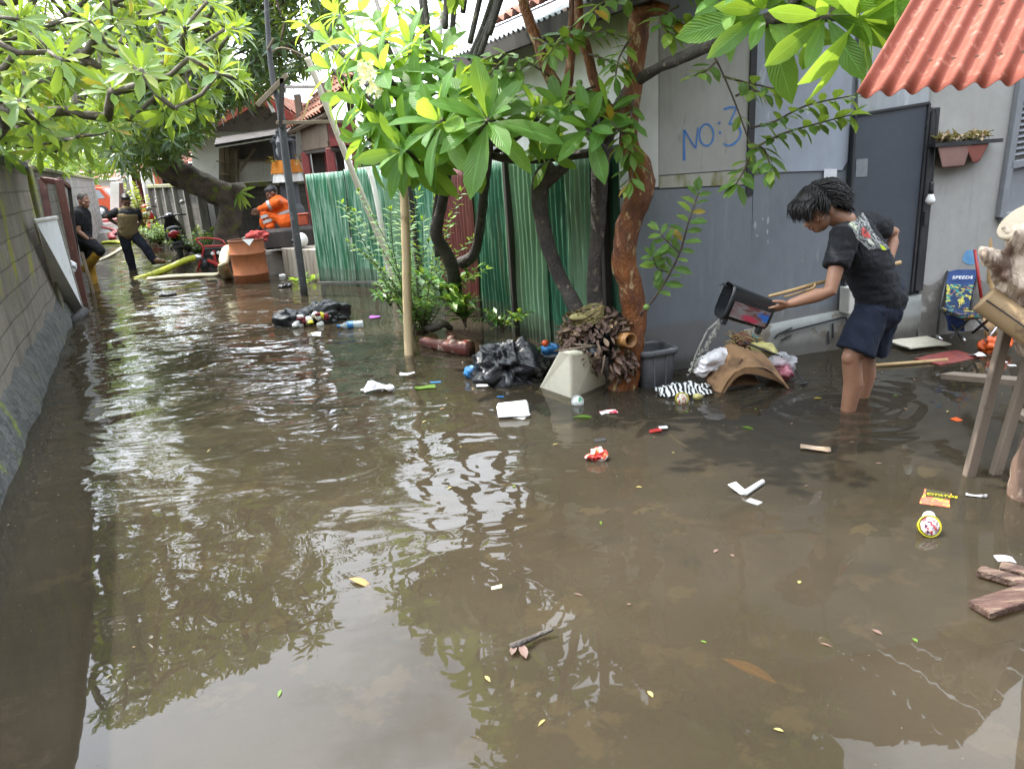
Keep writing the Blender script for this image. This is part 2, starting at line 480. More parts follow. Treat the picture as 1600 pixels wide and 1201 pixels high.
# ---- left boundary wall of cement blocks
def block_mat(name, c1, c2, mortar, moss, bw=0.42, bh=0.2, vec=None, moss_lim=(0.55, 0.66), mgrad=None):
    m_, nt, b = new_mat(name, 0.92, 0.15)
    uv = NN(nt, 'ShaderNodeTexCoord').outputs['UV']
    br = NN(nt, 'ShaderNodeTexBrick', {'Vector': uv, 'Scale': 1.0, 'Mortar Size': 0.012, 'Mortar Smooth': 0.4, 'Brick Width': bw, 'Row Height': bh,
            'Color1': (1, 1, 1, 1), 'Color2': (0.55, 0.55, 0.55, 1), 'Mortar': (0, 0, 0, 1)})
    n1 = noise(nt, 2.2, 7); n2 = noise(nt, 24, 5)
    c = mixc(nt, ramp(nt, n1, 0.3, 0.7), c1, c2)
    c = mixc(nt, 0.35, c, br.outputs['Color'], 'MULTIPLY')
    c = mixc(nt, math2(nt, 'MULTIPLY', ramp(nt, n2, 0.4, 0.7), 0.5), c, tuple(x * 0.45 for x in c1))
    stain = ramp(nt, noise(nt, 2.0, 5, (1.6, 1.6, 0.25), loc=(5, 1, 2)), 0.5, 0.7)
    c = mixc(nt, math2(nt, 'MULTIPLY', stain, 0.6), c, (0.05, 0.045, 0.04))
    if moss is not None:
        f_ = ramp(nt, noise(nt, 2.6, 6, (1, 1, 0.55), loc=(0.5, 8.0, 2.0)), *moss_lim)
        f_ = math2(nt, 'MULTIPLY', f_, ramp(nt, noise(nt, 15, 5, (1, 1, 0.4)), 0.35, 0.55))
        if mgrad is not None:
            sz = NN(nt, 'ShaderNodeSeparateXYZ', {'Vector': uv})
            f_ = math2(nt, 'MULTIPLY', f_, ramp(nt, sz.outputs['Y'], *mgrad))
        c = mixc(nt, f_, c, moss)
    nt.links.new(c, b.inputs['Base Color'])
    hh = math2(nt, 'ADD', math2(nt, 'MULTIPLY', br.outputs['Fac'], -0.7), math2(nt, 'ADD', math2(nt, 'MULTIPLY', n2, 0.5), math2(nt, 'MULTIPLY', n1, 0.5)))
    nt.links.new(bump(nt, hh, 0.7, 0.012), b.inputs['Normal'])
    return m_
M_block = block_mat('cement_block', (0.29, 0.255, 0.22), (0.185, 0.16, 0.14), None, (0.27, 0.27, 0.045), moss_lim=(0.56, 0.64), mgrad=(0.55, 0.9))
M_foot = pm('rough_mortar', (0.13, 0.13, 0.125), (0.06, 0.062, 0.062), 9, 0.95, 1.0, 0.04, spot=(0.15, 0.19, 0.03), sscale=3.5, sat=(0.60, 0.68), bscale=30)
M_cope = pm('mossy_cap', (0.24, 0.22, 0.19), (0.13, 0.12, 0.09), 3, 0.95, 0.6, 0.02, spot=(0.19, 0.21, 0.03), sscale=4, sat=(0.45, 0.58))
def wall_run(mb, s0, s1, n0, n1, z0, z1, jit=0.0, ns=24, nz=10):
    """rough block face with a real back and top; uv in metres"""
    def face(u, v):
        s = lerp(s0, s1, u); z = lerp(z0, z1, v)
        j = jit * mnoise.noise(Vector((s * 1.3, z * 2.1, 3)))
        return LW(s, n0 + j, z)
    o = len(mb.v)
    mb.grid(face, ns, nz)
    for i in range(o, len(mb.v)):
        q = mb.v[i] - LA; mb.uv[i] = (q.dot(AL), q.z)
    a, b_, c_, d_ = LW(s0, n0, z1), LW(s1, n0, z1), LW(s1, n1, z1), LW(s0, n1, z1)
    mb.add([a, b_, c_, d_], [(0, 1, 2, 3)], sm=False)
    mb.add([LW(s1, n1, z0), LW(s0, n1, z0), LW(s0, n1, z1), LW(s1, n1, z1)], [(0, 1, 2, 3)], sm=False)
    for s in (s0, s1): mb.add([LW(s, n0, z0), LW(s, n1, z0), LW(s, n1, z1), LW(s, n0, z1)], [(0, 1, 2, 3)], sm=False)
def l_of(px, py, n=-0.1):
    q = PLN(px, py, LA + AN * n, AN); return (q - LA).dot(AL), q.z
zt = l_of(2, 258)[1]
sP = l_of(48, 300)[0]
bw_ = thing('block_wall', 'grey cement block wall with yellow-green moss along left side of the flood', 'wall', LW(2, -0.2, -0.3))
m = MB(); wall_run(m, -9, sP, -0.1, -0.24, -0.3, zt, 0.03, 60, 10); m.build('wall', M_block, bw_, fix=False)
m = MB()
def foot(u, v):
    s = lerp(-9, sP + 2.2, u)
    n = [0.03, 0.0, -0.05, -0.102][min(3, int(round(v * 3)))] ; z = [-0.3, 0.04, 0.22, 0.34][min(3, int(round(v * 3)))]
    k = mnoise.noise(Vector((s * 1.7, v * 3, 1))); k2 = mnoise.noise(Vector((s * 7, v * 5, 4)))
    return LW(s, n + 0.035 * k + 0.012 * k2 + (0.0 if v < .9 else -0.02), z + (0.05 * k if v > .2 else 0))
m.grid(foot, 160, 3); m.build('footing', M_foot, bw_, fix=False)
m = MB(); m.box(LW(sP + 0.13, -0.16, zt / 2 - 0.13), (0.26, 0.22, zt + 0.34), Matrix((AL, AN, (0, 0, 1))).transposed(), 0.015); m.build('pillar', M_cope, bw_)
m = MB(); m.box(LW((-9 + sP) / 2, -0.17, zt + 0.045), (sP + 9, 0.22, 0.09), Matrix((AL, AN, (0, 0, 1))).transposed(), 0.015).jitter(0.012, 3); m.build('coping', M_foot, bw_)
# second stretch of wall, behind the board, the gate posts and the men
M_pale = block_mat('pale_block', (0.36, 0.34, 0.31), (0.22, 0.2, 0.175), None, (0.1, 0.11, 0.03), 0.4, 0.2)
b2 = thing('block_wall', 'pale weathered block wall behind the leaning white board and the brown posts', 'wall', LW(12, -0.3, -0.3))
m = MB(); wall_run(m, sP + 0.27, 33, -0.22, -0.36, -0.3, zt + 0.02, 0.02, 60, 8); m.build('wall', M_pale, b2, fix=False)
m = MB(); m.box(LW((sP + 33.3) / 2, -0.29, zt + 0.06), (33 - sP - .3, 0.2, 0.08), Matrix((AL, AN, (0, 0, 1))).transposed(), 0.015); m.build('coping', M_cope, b2)

# ---- neighbour's house behind the left wall (its roof darkens the water along that side)
M_plw = pm('lime_wash', (0.62, 0.6, 0.55), (0.5, 0.48, 0.44), 1.5, 0.9, 0.2, spot=(0.35, 0.32, 0.27), sscale=3, sat=(0.6, 0.75))
M_tile = pm('clay_tile', (0.27, 0.105, 0.06), (0.16, 0.075, 0.05), 3, 0.85, 0.3, spot=(0.12, 0.1, 0.08), sscale=5)
def roof_sheet(mb, a, b_, c_, d_, n, amp, rows=8, step=0.0, sharp=1.0, seg=6):
    """a-b the eave, d-c the ridge: n waves across, rows of overlap up the slope"""
    nu = n * seg
    nr = (b_ - a).cross(d_ - a).normalized()
    if nr.z < 0: nr = -nr
    def fn(u, v):
        p = lerp(lerp(a, b_, u), lerp(d_, c_, u), v)
        k = math.cos(u * n * 2 * math.pi)
        k = math.copysign(abs(k) ** sharp, k)
        st = (1 - (v * rows) % 1.0) * step if step else 0
        return p + nr * (amp * k + st)
    if step:
        for r_ in range(rows):
            v0, v1 = r_ / rows, (r_ + 1) / rows
            mb.grid(lambda u, v: fn(u, lerp(v0, v1 - 1e-4, v)), nu, 1)
    else: mb.grid(fn, nu, rows)
# unseen house added behind the camera to block sky light on the walls
hz2 = thing('house', 'tall plain unseen house added behind the camera to block sky light from the lane', 'house', (1.5, -4.5, -.2))
m = MB(); m.box((1.5, -5.5, 2.6), (15, 3, 5.8), (0, 0, .1), .02); m.build('wall', pm('weathered_wall', (.3, .28, .25), (.2, .19, .17), 1.2, .9, .2), hz2)
m = MB(); roof_sheet(m, Vector((-6.5, -3.0, 5.3)), Vector((9.5, -1.6, 5.3)), Vector((9.3, -5, 7.0)), Vector((-6.7, -6.4, 7.0)), 40, .03, 10, .03); m.build('roof', M_tile, hz2, fix=False)
nh = thing('house', 'low lime-washed house with tiled roof standing just behind the block wall', 'house', LW(-2.5, -2.5, -0.2))
m = MB()
m.box(LW(-2.6, -3.6, 1.3), (4.6, 2.6, 3.0), Matrix((AL, AN, (0, 0, 1))).transposed(), 0.02); m.build('wall', M_plw, nh)
m = MB()
roof_sheet(m, LW(-5.2, -1.55, 2.5), LW(0.1, -1.55, 2.5), LW(0.1, -3.7, 3.6), LW(-5.2, -3.7, 3.6), 22, 0.025, 8, 0.03)
roof_sheet(m, LW(-5.2, -5.8, 2.5), LW(0.1, -5.8, 2.5), LW(0.1, -3.7, 3.6), LW(-5.2, -3.7, 3.6), 22, 0.025, 8, 0.03)
m.build('roof', M_tile, nh, fix=False)

# ---- the grey house on the right: patched front of painted sheets, cream plaster beyond the door
HA = Vector((0.86, 5.45, 0)); HD = Vector((2.75, 0.65, 0)).normalized(); HN = Vector((HD.y, -HD.x, 0))
def HW(px, py, off=0.0): return PLN(px, py, HA + HN * off, HN)
def HWs(s, z, off=0.0): return HA + HD * s + HN * off + Vector((0, 0, z))
def sheet_mat(name, c1, c2, spot, rough=0.42, sc_=1.6, sat=(0.58, 0.66), sst=(1, 1, .3)):
    m_ = pm(name, c1, c2, sc_, rough, 0.10, 0.01, (1, 1, 0.6), spec=0.4, spot=spot, sscale=9, sat=sat, sstretch=sst, bscale=3, tide=(.03, .30, (.15, .13, .10)), streak=(spot, .55) if sat[0] > .65 else ((.16, .15, .12), .5))
    return m_
M_grey = sheet_mat('grey_painted_sheet', (0.15, 0.168, 0.192), (0.185, 0.20, 0.222), (0.26, 0.27, 0.27), sat=(0.66, 0.74))
M_blue = sheet_mat('blue_grey_sheet', (0.33, 0.37, 0.44), (0.24, 0.26, 0.29), (0.5, 0.53, 0.57), sat=(0.62, 0.72))  # grey-blue paint whose lightness also carries the reflection on the upper sheet
M_white = sheet_mat('white_sheet', (0.40, 0.395, 0.37), (0.34, 0.335, 0.31), (0.2, 0.19, 0.17), 0.6, sat=(0.63, 0.72), sst=(1, 1, .2))
M_white2 = sheet_mat('pale_sheet', (0.66, 0.66, 0.63), (0.58, 0.58, 0.55), (0.3, 0.29, 0.26), 0.55, sat=(0.66, 0.75), sst=(1, 1, .2))
M_mildew = sheet_mat('mildewed_sheet', (0.43, 0.42, 0.37), (0.36, 0.35, 0.29), (0.2, 0.19, 0.08), 0.65, 1.5, sat=(0.5, 0.66), sst=(1, 1, .5))
M_cream = pm('cream_plaster', (0.36, 0.355, 0.335), (0.30, 0.295, 0.275), 1.2, 0.88, 0.15, spot=(0.22, 0.21, 0.19), sscale=2.5, sat=(0.6, 0.78), sstretch=(1, 1, 0.5), streak=((.2, .19, .17), .45))
M_damp = pm('damp_plaster', (0.22, 0.205, 0.18), (0.13, 0.12, 0.105), 3, 0.85, 0.5, 0.02, spot=(0.32, 0.31, 0.29), sscale=4, sat=(0.55, 0.65))
M_plinth = pm('painted_plinth', (0.33, 0.345, 0.33), (0.26, 0.27, 0.255), 2, 0.8, 0.3, spot=(0.17, 0.15, 0.12), sscale=2.2, sat=(0.54, 0.57), tide=(.06, .16, (.12, .1, .075)))
M_black = pm('black_steel', (0.02, 0.021, 0.024), (0.03, 0.03, 0.032), 6, 0.45, 0.1, spot=(0.08, 0.04, 0.02), sscale=7, sat=(0.66, 0.72))
M_door = pm('charcoal_door_paint', (0.048, 0.056, 0.070), (0.056, 0.064, 0.078), 2, 0.5, 0.12, bscale=90, spot=(0.1, 0.105, 0.11), sscale=5, sat=(0.68, 0.78))
M_wood = pm('weathered_wood', (0.21, 0.165, 0.115), (0.12, 0.09, 0.06), 5, 0.85, 0.5, 0.01, (1, 1, 0.12))
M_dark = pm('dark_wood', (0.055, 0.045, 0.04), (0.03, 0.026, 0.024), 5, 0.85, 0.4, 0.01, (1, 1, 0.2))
gh = thing('house', 'patched grey and white sheet-walled house with charcoal door behind the wading youth', 'house', HWs(1.4, -0.3))
def panel(name, quad, mat, off, th=0.02, lab=None):
    m = MB().prism([HW(px, py, off) for px, py in quad], th, HN)
    o = m.build(name, mat, gh)
    if lab: o['label'] = lab
    return o
# core of the house (the sheets are nailed on it)
zc = 2.95
SL = Vector((-0.40, 0.917, 0)).normalized(); SN = Vector((-SL.y, SL.x, 0))
SA = HA + HD * 0.3
def SW(t, z, off=0.0): return SA + SL * t + SN * off + Vector((0, 0, z))
m = MB()
def sq(a, b_, c_, d_): m.add([a, b_, c_, d_], [(0, 1, 2, 3)], sm=False)
m.prism([HWs(0.2, -0.3), HWs(6.5, -0.3), HWs(6.5, zc), HWs(0.2, zc)], 0.1, HN)
m.build('front_wall', M_grey, gh)
m = MB(); m.prism([SW(0.12, -0.3), SW(0.12, 2.62), SW(3.0, 2.62), SW(3.0, -0.3)], 0.1, SN); m.build('side_wall', M_white2, gh)
panel('white_sheet', [(1030, 40), (1176, 18), (1168, 264), (1030, 274)], M_white, 0.022)
panel('pale_sheet', [(985, 30), (1029, 26), (1029, 292), (992, 296)], M_white2, 0.026)
panel('mildewed_sheet', [(1030, 275.5), (1168, 265.5), (1172, 288), (1030, 294)], M_mildew, 0.02)
panel('grey_sheet', [(985, 299), (1176, 290), (1169, 640), (985, 660)], M_grey, 0.024)
panel('blue_grey_sheet', [(1186, -60), (1345, -90), (1324, 252), (1316, 266), (1177, 270)], M_blue, 0.030)
panel('grey_sheet', [(1178, 271.5), (1322, 267), (1313, 494), (1170, 512)], M_grey, 0.018)
panel('dark_gap_strip', [(1176, 10), (1186, 8), (1176, 305), (1166, 307)], M_black, 0.036, 0.03)  # black strip stands in for the shade in the gap between sheets
# paint scuffs on the grey sheets
M_scuff = pm('white_scuff', (0.42, 0.44, 0.47), (0.3, 0.32, 0.35), 30, 0.7, 0)
sm_ = MB()
for (x, y, w_, h_) in ((1180, 352, 5, 16), (1200, 345, 4, 14), (1199, 362, 3, 9), (1192, 342, 3, 4), (1200, 378, 2, 6), (1183, 368, 4, 4)):
    pts = []
    for k in range(9):
        a = 6.283 * k / 9; q = rnd(0.7, 1.1)
        pts.append(HW(x + w_ / 2 * q * math.cos(a), y + h_ / 2 * q * math.sin(a), 0.0185 + 0.001))
    sm_.prism(pts, 0.001, HN)
sm_.build('paint_scuff', M_scuff, gh)
# brushed lettering
M_bluep = pm('blue_brush_paint', (0.05, 0.17, 0.50), (0.09, 0.24, 0.55), 16, 0.6, 0)
def stroke(mb, pts, wd, off=0.0245):
    n = len(pts); L = []; Rr = []
    for i, (x, y) in enumerate(pts):
        a = pts[max(0, i - 1)]; b_ = pts[min(n - 1, i + 1)]
        dx, dy = b_[0] - a[0], b_[1] - a[1]; l = math.hypot(dx, dy) or 1
        ww = wd * (0.75 + 0.35 * mnoise.noise(Vector((x * 0.2, y * 0.2, 0)))) / 2
        L.append(HW(x - dy / l * ww, y + dx / l * ww, off)); Rr.append(HW(x + dy / l * ww, y - dx / l * ww, off))
    mb.add(L + Rr, [(i, i + 1, n + i + 1, n + i) for i in range(n - 1)], sm=False)
def arc(cx, cy, rx, ry, a0, a1, n=14): return [(cx + rx * math.cos(R(lerp(a0, a1, i / n))), cy + ry * math.sin(R(lerp(a0, a1, i / n)))) for i in range(n + 1)]
m = MB()
stroke(m, [(1069, 251), (1069, 230), (1069, 203)], 4.5); stroke(m, [(1070, 204), (1078, 218), (1086, 231)], 4); stroke(m, [(1087, 232), (1089, 215), (1091, 199)], 3.5)
stroke(m, arc(1104, 211, 11, 17, 0, 360, 22), 3.5)
stroke(m, [(1123, 191), (1125, 194)], 5); stroke(m, [(1124, 206), (1126, 209)], 5)
stroke(m, [(1131, 171), (1140, 168), (1151, 168)], 4); stroke(m, [(1151, 168), (1146, 180), (1139, 194)], 3.2)
stroke(m, [(1139, 194), (1148, 193), (1155, 199), (1158, 207), (1155, 217), (1147, 225), (1138, 228), (1131, 225)], 4.5)
m.build('painted_lettering', M_bluep, gh)
# paper notice taped beside the door
M_paper = pm('paper', (0.72, 0.73, 0.76), (0.62, 0.63, 0.66), 8, 0.8, 0.1)
nm = MB().prism([HW(1288, 264, 0.036), HW(1308, 264, 0.036), HW(1306, 303, 0.036), HW(1286, 303, 0.036)], 0.002, HN)
nm.build('paper_notice', M_paper, gh)
# door
m = MB()
dq = [(1337, 180), (1452, 161), (1424, 456), (1318, 470)]
m.prism([HW(x, y, 0.07) for x, y in dq], 0.045, HN)
d = m.build('door', M_door, gh)
m = MB()
for a, b_ in ((0, 1), (1, 2), (3, 0)):
    pa, pb = HW(*dq[a], 0.075), HW(*dq[b_], 0.075); m.bar(pa, pb, 0.022, 0.02, HN, 0.003)
m.build('edge_trim', M_black, d)
m = MB().prism([HW(1338, 249, 0.0745), HW(1356, 248, 0.0745), (HW(1355, 276, 0.0745)), HW(1337, 277, 0.0745)], 0.003, HN); m.build('latch_plate', pm('dull_zinc', (0.2, 0.22, 0.23), (0.13, 0.14, 0.15), 9, 0.5, 0.2), d)
m = MB().bar(HW(1459, 168, 0.06), HW(1432, 454, 0.06), 0.075, 0.06, HN, 0.006); m.bar(HW(1446, 330, 0.10), HW(1444, 352, 0.10), 0.03, 0.03, HN, 0.004); m.build('door_frame', M_black, gh)
m = MB().bar(HW(1449, 235, 0.05), HW(1428, 450, 0.05), 0.022, 0.03, HN, 0.003); m.build('white_jamb', M_white2, gh)
# wall above and right of the door
panel('grey_panel', [(1346, -60), (1462, -60), (1456, 160), (1340, 178)], sheet_mat('pale_grey_panel', (0.34, 0.36, 0.37), (0.28, 0.3, 0.31), (0.42, 0.44, 0.45)), 0.03)
panel('cream_wall', [(1462, -60), (1720, -80), (1700, 425), (1436, 452)], M_cream, 0.03)
m = MB()
def dampf(u, v):
    t = HW(lerp(1436, 1720, u), 440 + 12 * mnoise.noise(Vector((u * 9, 0, 0))) - 10 * u, 0.05)
    k = 0.025 * mnoise.noise(Vector((u * 12, v * 4, 0)))
    return Vector((t.x, t.y, lerp(-0.3, t.z, v))) + HN * (0.05 * (1 - v) + k)
m.grid(dampf, 50, 10); m.build('damp_plinth', M_damp, gh, fix=False)
m = MB()
def plf(u, v):
    t = HW(lerp(1165, 1440, u), lerp(515, 458, u) + 1.5, 0.06)
    k = 0.008 * mnoise.noise(Vector((u * 15, v * 5, 0)))
    return Vector((t.x, t.y, lerp(-0.3, t.z, min(v, .92) / .92))) + HN * ((0.03 * (1 - v) if v < .93 else -0.06) + k)
m.grid(plf, 50, 12); m.build('plinth', M_plinth, gh, fix=False)
m = MB()
for (x0, y0, x1, y1) in ((1216, 522, 1313, 497), (1313, 497, 1322, 496), (1322, 496, 1331, 540), (1216, 522, 1238, 512), (1210, 529, 1216, 522), (1236, 524, 1220, 532), (1301, 505, 1302, 528), (1294, 517, 1295, 537)):
    m.bar(HW(x0, y0, 0.085), HW(x1, y1, 0.085), 0.012, 0.006, HN)
m.build('crack', M_black, gh)
# window shutters at the far right
M_shut = pm('grey_shutter_paint', (0.20, 0.21, 0.225), (0.16, 0.165, 0.18), 3, 0.55, 0.15)
ws = MB()
tl, tr, br_, bl_ = HW(1597, 120, 0.06), HW(1700, 106, 0.06), HW(1660, 320, 0.06), HW(1563, 340, 0.06)
for a, b_ in ((tl, tr), (tr, br_), (bl_, br_), (tl, bl_)): ws.bar(a, b_, 0.06, 0.05, HN, 0.005)
sh = ws.build('window_shutter', M_shut, gh)
ws = MB()
for k in range(13):
    v = 0.04 + k * 0.042
    a = lerp(tl, bl_, v) + (tr - tl) * 0.06; b_ = lerp(tr, br_, v) - (tr - tl) * 0.06
    ws.bar(a, b_, 0.035, 0.008, (HN + Vector((0, 0, 1.2))).normalized(), 0.001)
ws.build('louvre', M_shut, sh)
ws = MB(); a, b_ = lerp(tl, bl_, 0.62), lerp(tr, br_, 0.62); ws.bar(a, b_, 0.06, 0.05, HN, 0.005)
c_, d_ = lerp(tl, bl_, 0.64), lerp(tr, br_, 0.64); ws.prism([c_ + HN * -.01, d_ + HN * -.01, br_ + HN * -.01, bl_ + HN * -.01], 0.02, HN); ws.build('lower_panel', M_shut, sh)
# roof with deep eaves: corrugated edge, clay tiles above
M_corr = pm('zinc_sheet', (0.35, 0.37, 0.4), (0.25, 0.26, 0.28), 4, 0.4, 0.1, spot=(0.2, 0.1, 0.06), sscale=6)
m = MB()
e0, e1 = SW(-0.5, 2.55, 0.42), SW(3.3, 2.55, 0.42)
upv = -SN * 3.6 + Vector((0, 0, 1.75))
roof_sheet(m, e0, e1, e1 + upv * 0.2, e0 + upv * 0.2, 42, 0.02, 2)
m.build('eave_sheet', M_corr, gh, fix=False)
m = MB(); roof_sheet(m, e0 + upv * 0.16 + Vector((0, 0, .05)), e1 + upv * 0.16 + Vector((0, 0, .05)), e1 + upv, e0 + upv, 20, 0.03, 12, 0.035)
roof_sheet(m, e0 - SN * 7.2 + Vector((0, 0, .05)), e1 - SN * 7.2 + Vector((0, 0, .05)), e1 + upv, e0 + upv, 20, 0.03, 12, 0.035)
m.build('tiled_roof', M_tile, gh, fix=False)
m = MB(); m.prism([SW(-0.48, 2.50, 0.40), SW(3.28, 2.50, 0.40), SW(3.28, 2.66, -0.1), SW(-0.48, 2.66, -0.1)], 0.03)
for k in range(8): m.bar(SW(-0.3 + k * 0.5, 2.46, 0.38), SW(-0.3 + k * 0.5, 2.60, -0.06), 0.05, 0.07)
m.bar(SW(-0.48, 2.49, 0.40), SW(3.28, 2.49, 0.40), 0.03, 0.12); m.build('eave_boards', M_dark, gh)

# ---- red corrugated awning over the right foreground
M_red = pm('red_oxide_sheet', (0.22, 0.056, 0.031), (0.175, 0.045, 0.027), 2.5, 0.7, 0.35, 0.004, spot=(0.30, 0.112, 0.076), sscale=26, sat=(0.55, 0.68), spec=0.2, bscale=120)
aw = thing('awning', 'red-painted corrugated metal awning jutting in at top right', 'awning', P(1500, 300, 2.6))
m = MB()
a = P(1337, 150, 2.62); b_ = P(1337 + 420, 150 - 36, 2.45); d_ = P(1443, -30, 3.05); c_ = d_ + (b_ - a)
d2 = a + (d_ - a) * 2.2; c2 = b_ + (d_ - a) * 2.2
roof_sheet(m, a, b_, c2, d2, 11, 0.013, 14, 0, 1.0, 10)
o = m.build('sheet', M_red, aw, fix=False)
md = o.modifiers.new('t', 'SOLIDIFY'); md.thickness = 0.0015
m = MB()
for t in (0.3, 0.75, 1.4): m.bar(a + (d_ - a) * t + Vector((0.03, 0, -0.045)), b_ + (d_ - a) * t + Vector((0, 0, -0.045)), 0.035, 0.05)
pb = b_ + (d_ - a) * 0.7; m.tube([(pb.x - .06, pb.y, -0.3), (pb.x - .06, pb.y, pb.z - .05)], 0.035)
m.build('batten', M_wood, aw)
# ================================================================== BACKGROUND OF THE ALLEY
M_conc = pm('old_concrete', (0.30, 0.28, 0.25), (0.19, 0.175, 0.155), 2, 0.92, 0.5, 0.015, spot=(0.08, 0.07, 0.06), sscale=2.2, sat=(0.55, 0.72), sstretch=(2, 2, .35))
M_fenceblk = block_mat('dark_fence_block', (0.20, 0.185, 0.165), (0.11, 0.1, 0.09), None, None, 0.45, 0.24)
def run_wall(mb, a, b_, z0, z1, th, jit=0.015):
    """block wall between two ground points, uv in metres"""
    a, b_ = Vector(a), Vector(b_); d = (b_ - a); L = d.length; d.normalize(); n = Vector((d.y, -d.x, 0))
    o = len(mb.v)
    mb.grid(lambda u, v: a + d * (u * L) + n * (jit * mnoise.noise(Vector((u * L * 1.5, v * 3, a.x)))) + Vector((0, 0, lerp(z0, z1, v))), max(4, int(L * 4)), 6)
    for i in range(o, len(mb.v)):
        q = mb.v[i] - a; mb.uv[i] = (q.dot(d), q.z)
    bk = -n * th
    mb.add([a + Vector((0, 0, z1)), b_ + Vector((0, 0, z1)), b_ + bk + Vector((0, 0, z1)), a + bk + Vector((0, 0, z1))], [(0, 1, 2, 3)], sm=False)
    mb.add([a + bk + Vector((0, 0, z0)), b_ + bk + Vector((0, 0, z0)), b_ + bk + Vector((0, 0, z1)), a + bk + Vector((0, 0, z1))], [(0, 1, 2, 3)], sm=False)
    for p in (a, b_): mb.add([p + Vector((0, 0, z0)), p + bk + Vector((0, 0, z0)), p + bk + Vector((0, 0, z1)), p + Vector((0, 0, z1))], [(0, 1, 2, 3)], sm=False)
    return d, n
def frame_d(d): return Matrix((d, Vector((-d.y, d.x, 0)), Vector((0, 0, 1)))).transposed()
# panel fence along the right of the alley
fA, fB = Vector((-10.5, 24.2, 0)), Vector((-6.45, 17.3, 0))
f1 = thing('panel_fence', 'dark concrete panel fence behind the parked scooters, along right of alley', 'wall', (fA + fB) / 2 + Vector((0, 0, -.2)))
m = MB(); d, n = run_wall(m, fA, fB, -0.25, 1.46, 0.1); m.build('wall', M_fenceblk, f1, fix=False)
for k in range(6):
    m = MB(); m.box(fA + d * (k * 1.6) + n * 0.02 + Vector((0, 0, .6)), (0.13, 0.17, 1.75), frame_d(d), 0.012); m.build('post', M_conc, f1)
m = MB(); m.box((fA + fB) / 2 + Vector((0, 0, 1.5)), ((fB - fA).length + .2, 0.22, 0.09), frame_d(d), 0.015).jitter(0.01, 3); m.build('coping', M_cope, f1)
m = MB(); pA = fA - d * 0.3; m.box(pA + Vector((0, 0, .8)), (0.34, 0.34, 2.0), frame_d(d), 0.02)
tag(m.build('gate_pillar', M_plw), 'whitewashed gate pillar at far end of the dark panel fence', 'pillar')
# wall that faces the camera behind the seated man
wA, wB = Vector((-6.2, 17.25, 0)), Vector((-3.4, 16.6, 0))
f2 = thing('block_wall', 'cracked dark block wall with mossy cap behind the man in orange', 'wall', (wA + wB) / 2 + Vector((0, 0, -.2)))
m = MB(); d2_, n2_ = run_wall(m, wA, wB, -0.25, 1.36, 0.12, 0.03); m.build('wall', M_fenceblk, f2, fix=False)
m = MB(); m.box((wA + wB) / 2 + Vector((0, 0, 1.42)), ((wB - wA).length + .1, 0.26, 0.12), frame_d(d2_), 0.015).jitter(0.012, 3); m.build('coping', M_cope, f2)

# gable house
M_redtrim = pm('red_fascia_paint', (0.40, 0.075, 0.05), (0.32, 0.06, 0.045), 5, 0.6, 0.1, spot=(0.2, 0.05, 0.04), sscale=6)
M_gable = pm('grey_render', (0.30, 0.26, 0.24), (0.22, 0.19, 0.175), 2, 0.95, 0.4, spot=(0.12, 0.1, 0.09), sscale=5, sat=(0.55, 0.66))
YG = 20.0
def G(px, py, dy=0.0): return P(px, py, YG + dy)
Yv = Vector((0, -1, 0))
hb = thing('house', 'gable house with red fascia boards and white walls beyond the block wall', 'house', G(400, 400))
rid, le, re_ = G(414, 146), G(278, 222), G(505, 205)
m = MB(); m.prism([G(300, 420), G(480, 420), G(480, 200), rid + Vector((0, 0, -.05)), G(300, 212)], 4.0, Yv); m.build('wall', M_plw, hb)
m = MB(); m.prism([G(332, 206, -.03), G(480, 206, -.03), G(480, 196, -.03), rid + Vector((0, -.03, -.1)), G(334, 190, -.03)], 0.05, Yv); m.build('gable', M_gable, hb)
for nm_, a, b_ in (('roof', le, rid), ('roof', rid, re_)):
    m = MB(); dn = Vector((0, 4.8, 0)); a2, b2_ = a + Vector((0, -.45, 0)), b_ + Vector((0, -.45, 0))
    roof_sheet(m, a2, a2 + dn, b2_ + dn, b2_, 22, 0.03, 8, 0.03); rf = m.build(nm_, M_tile, hb, fix=False)
    m = MB(); dz = Vector((0, 0, -.13)); m.bar(a2 + dz, b2_ + dz, 0.05, 0.2, Vector((0, 0, 1)), 0.005); m.build('fascia', M_redtrim, rf)
m = MB(); m.bar(G(416, 150, -.5), G(428, 176, -.5), 0.07, 0.12, Yv); m.build('gable_strut', M_plw, hb)
# lean-to with shutters and white door in front of it
lt = thing('lean_to', 'dark lean-to shed with white door and slatted shutters against gable house', 'shed', P(400, 330, 18.6))
def Lq(px, py, dy=0.0): return P(px, py, 18.6 + dy)
m = MB(); m.prism([Lq(335, 226, -.5), Lq(462, 205, -.5), Lq(462, 196, 1.0), Lq(338, 214, 1.0)], 0.06); m.build('roof', M_dark, lt)
m = MB(); m.prism([Lq(342, 232), Lq(462, 212), Lq(462, 420), Lq(342, 420)], 0.08, Yv); m.build('back_wall', pm('dark_board', (0.12, 0.11, 0.1), (0.08, 0.075, 0.07), 4, .9, .2), lt)  # back wall in plain dark grey-brown
for k in range(4):
    x = 343 + k * 8
    m = MB(); m.prism([Lq(x, 232, -.04 - .01 * (k % 2)), Lq(x + 7.4, 230, -.04 - .01 * (k % 2)), Lq(x + 7.4, 400, -.04), Lq(x, 400, -.04)], 0.02, Yv); m.build('shutter_board', M_wood, lt)
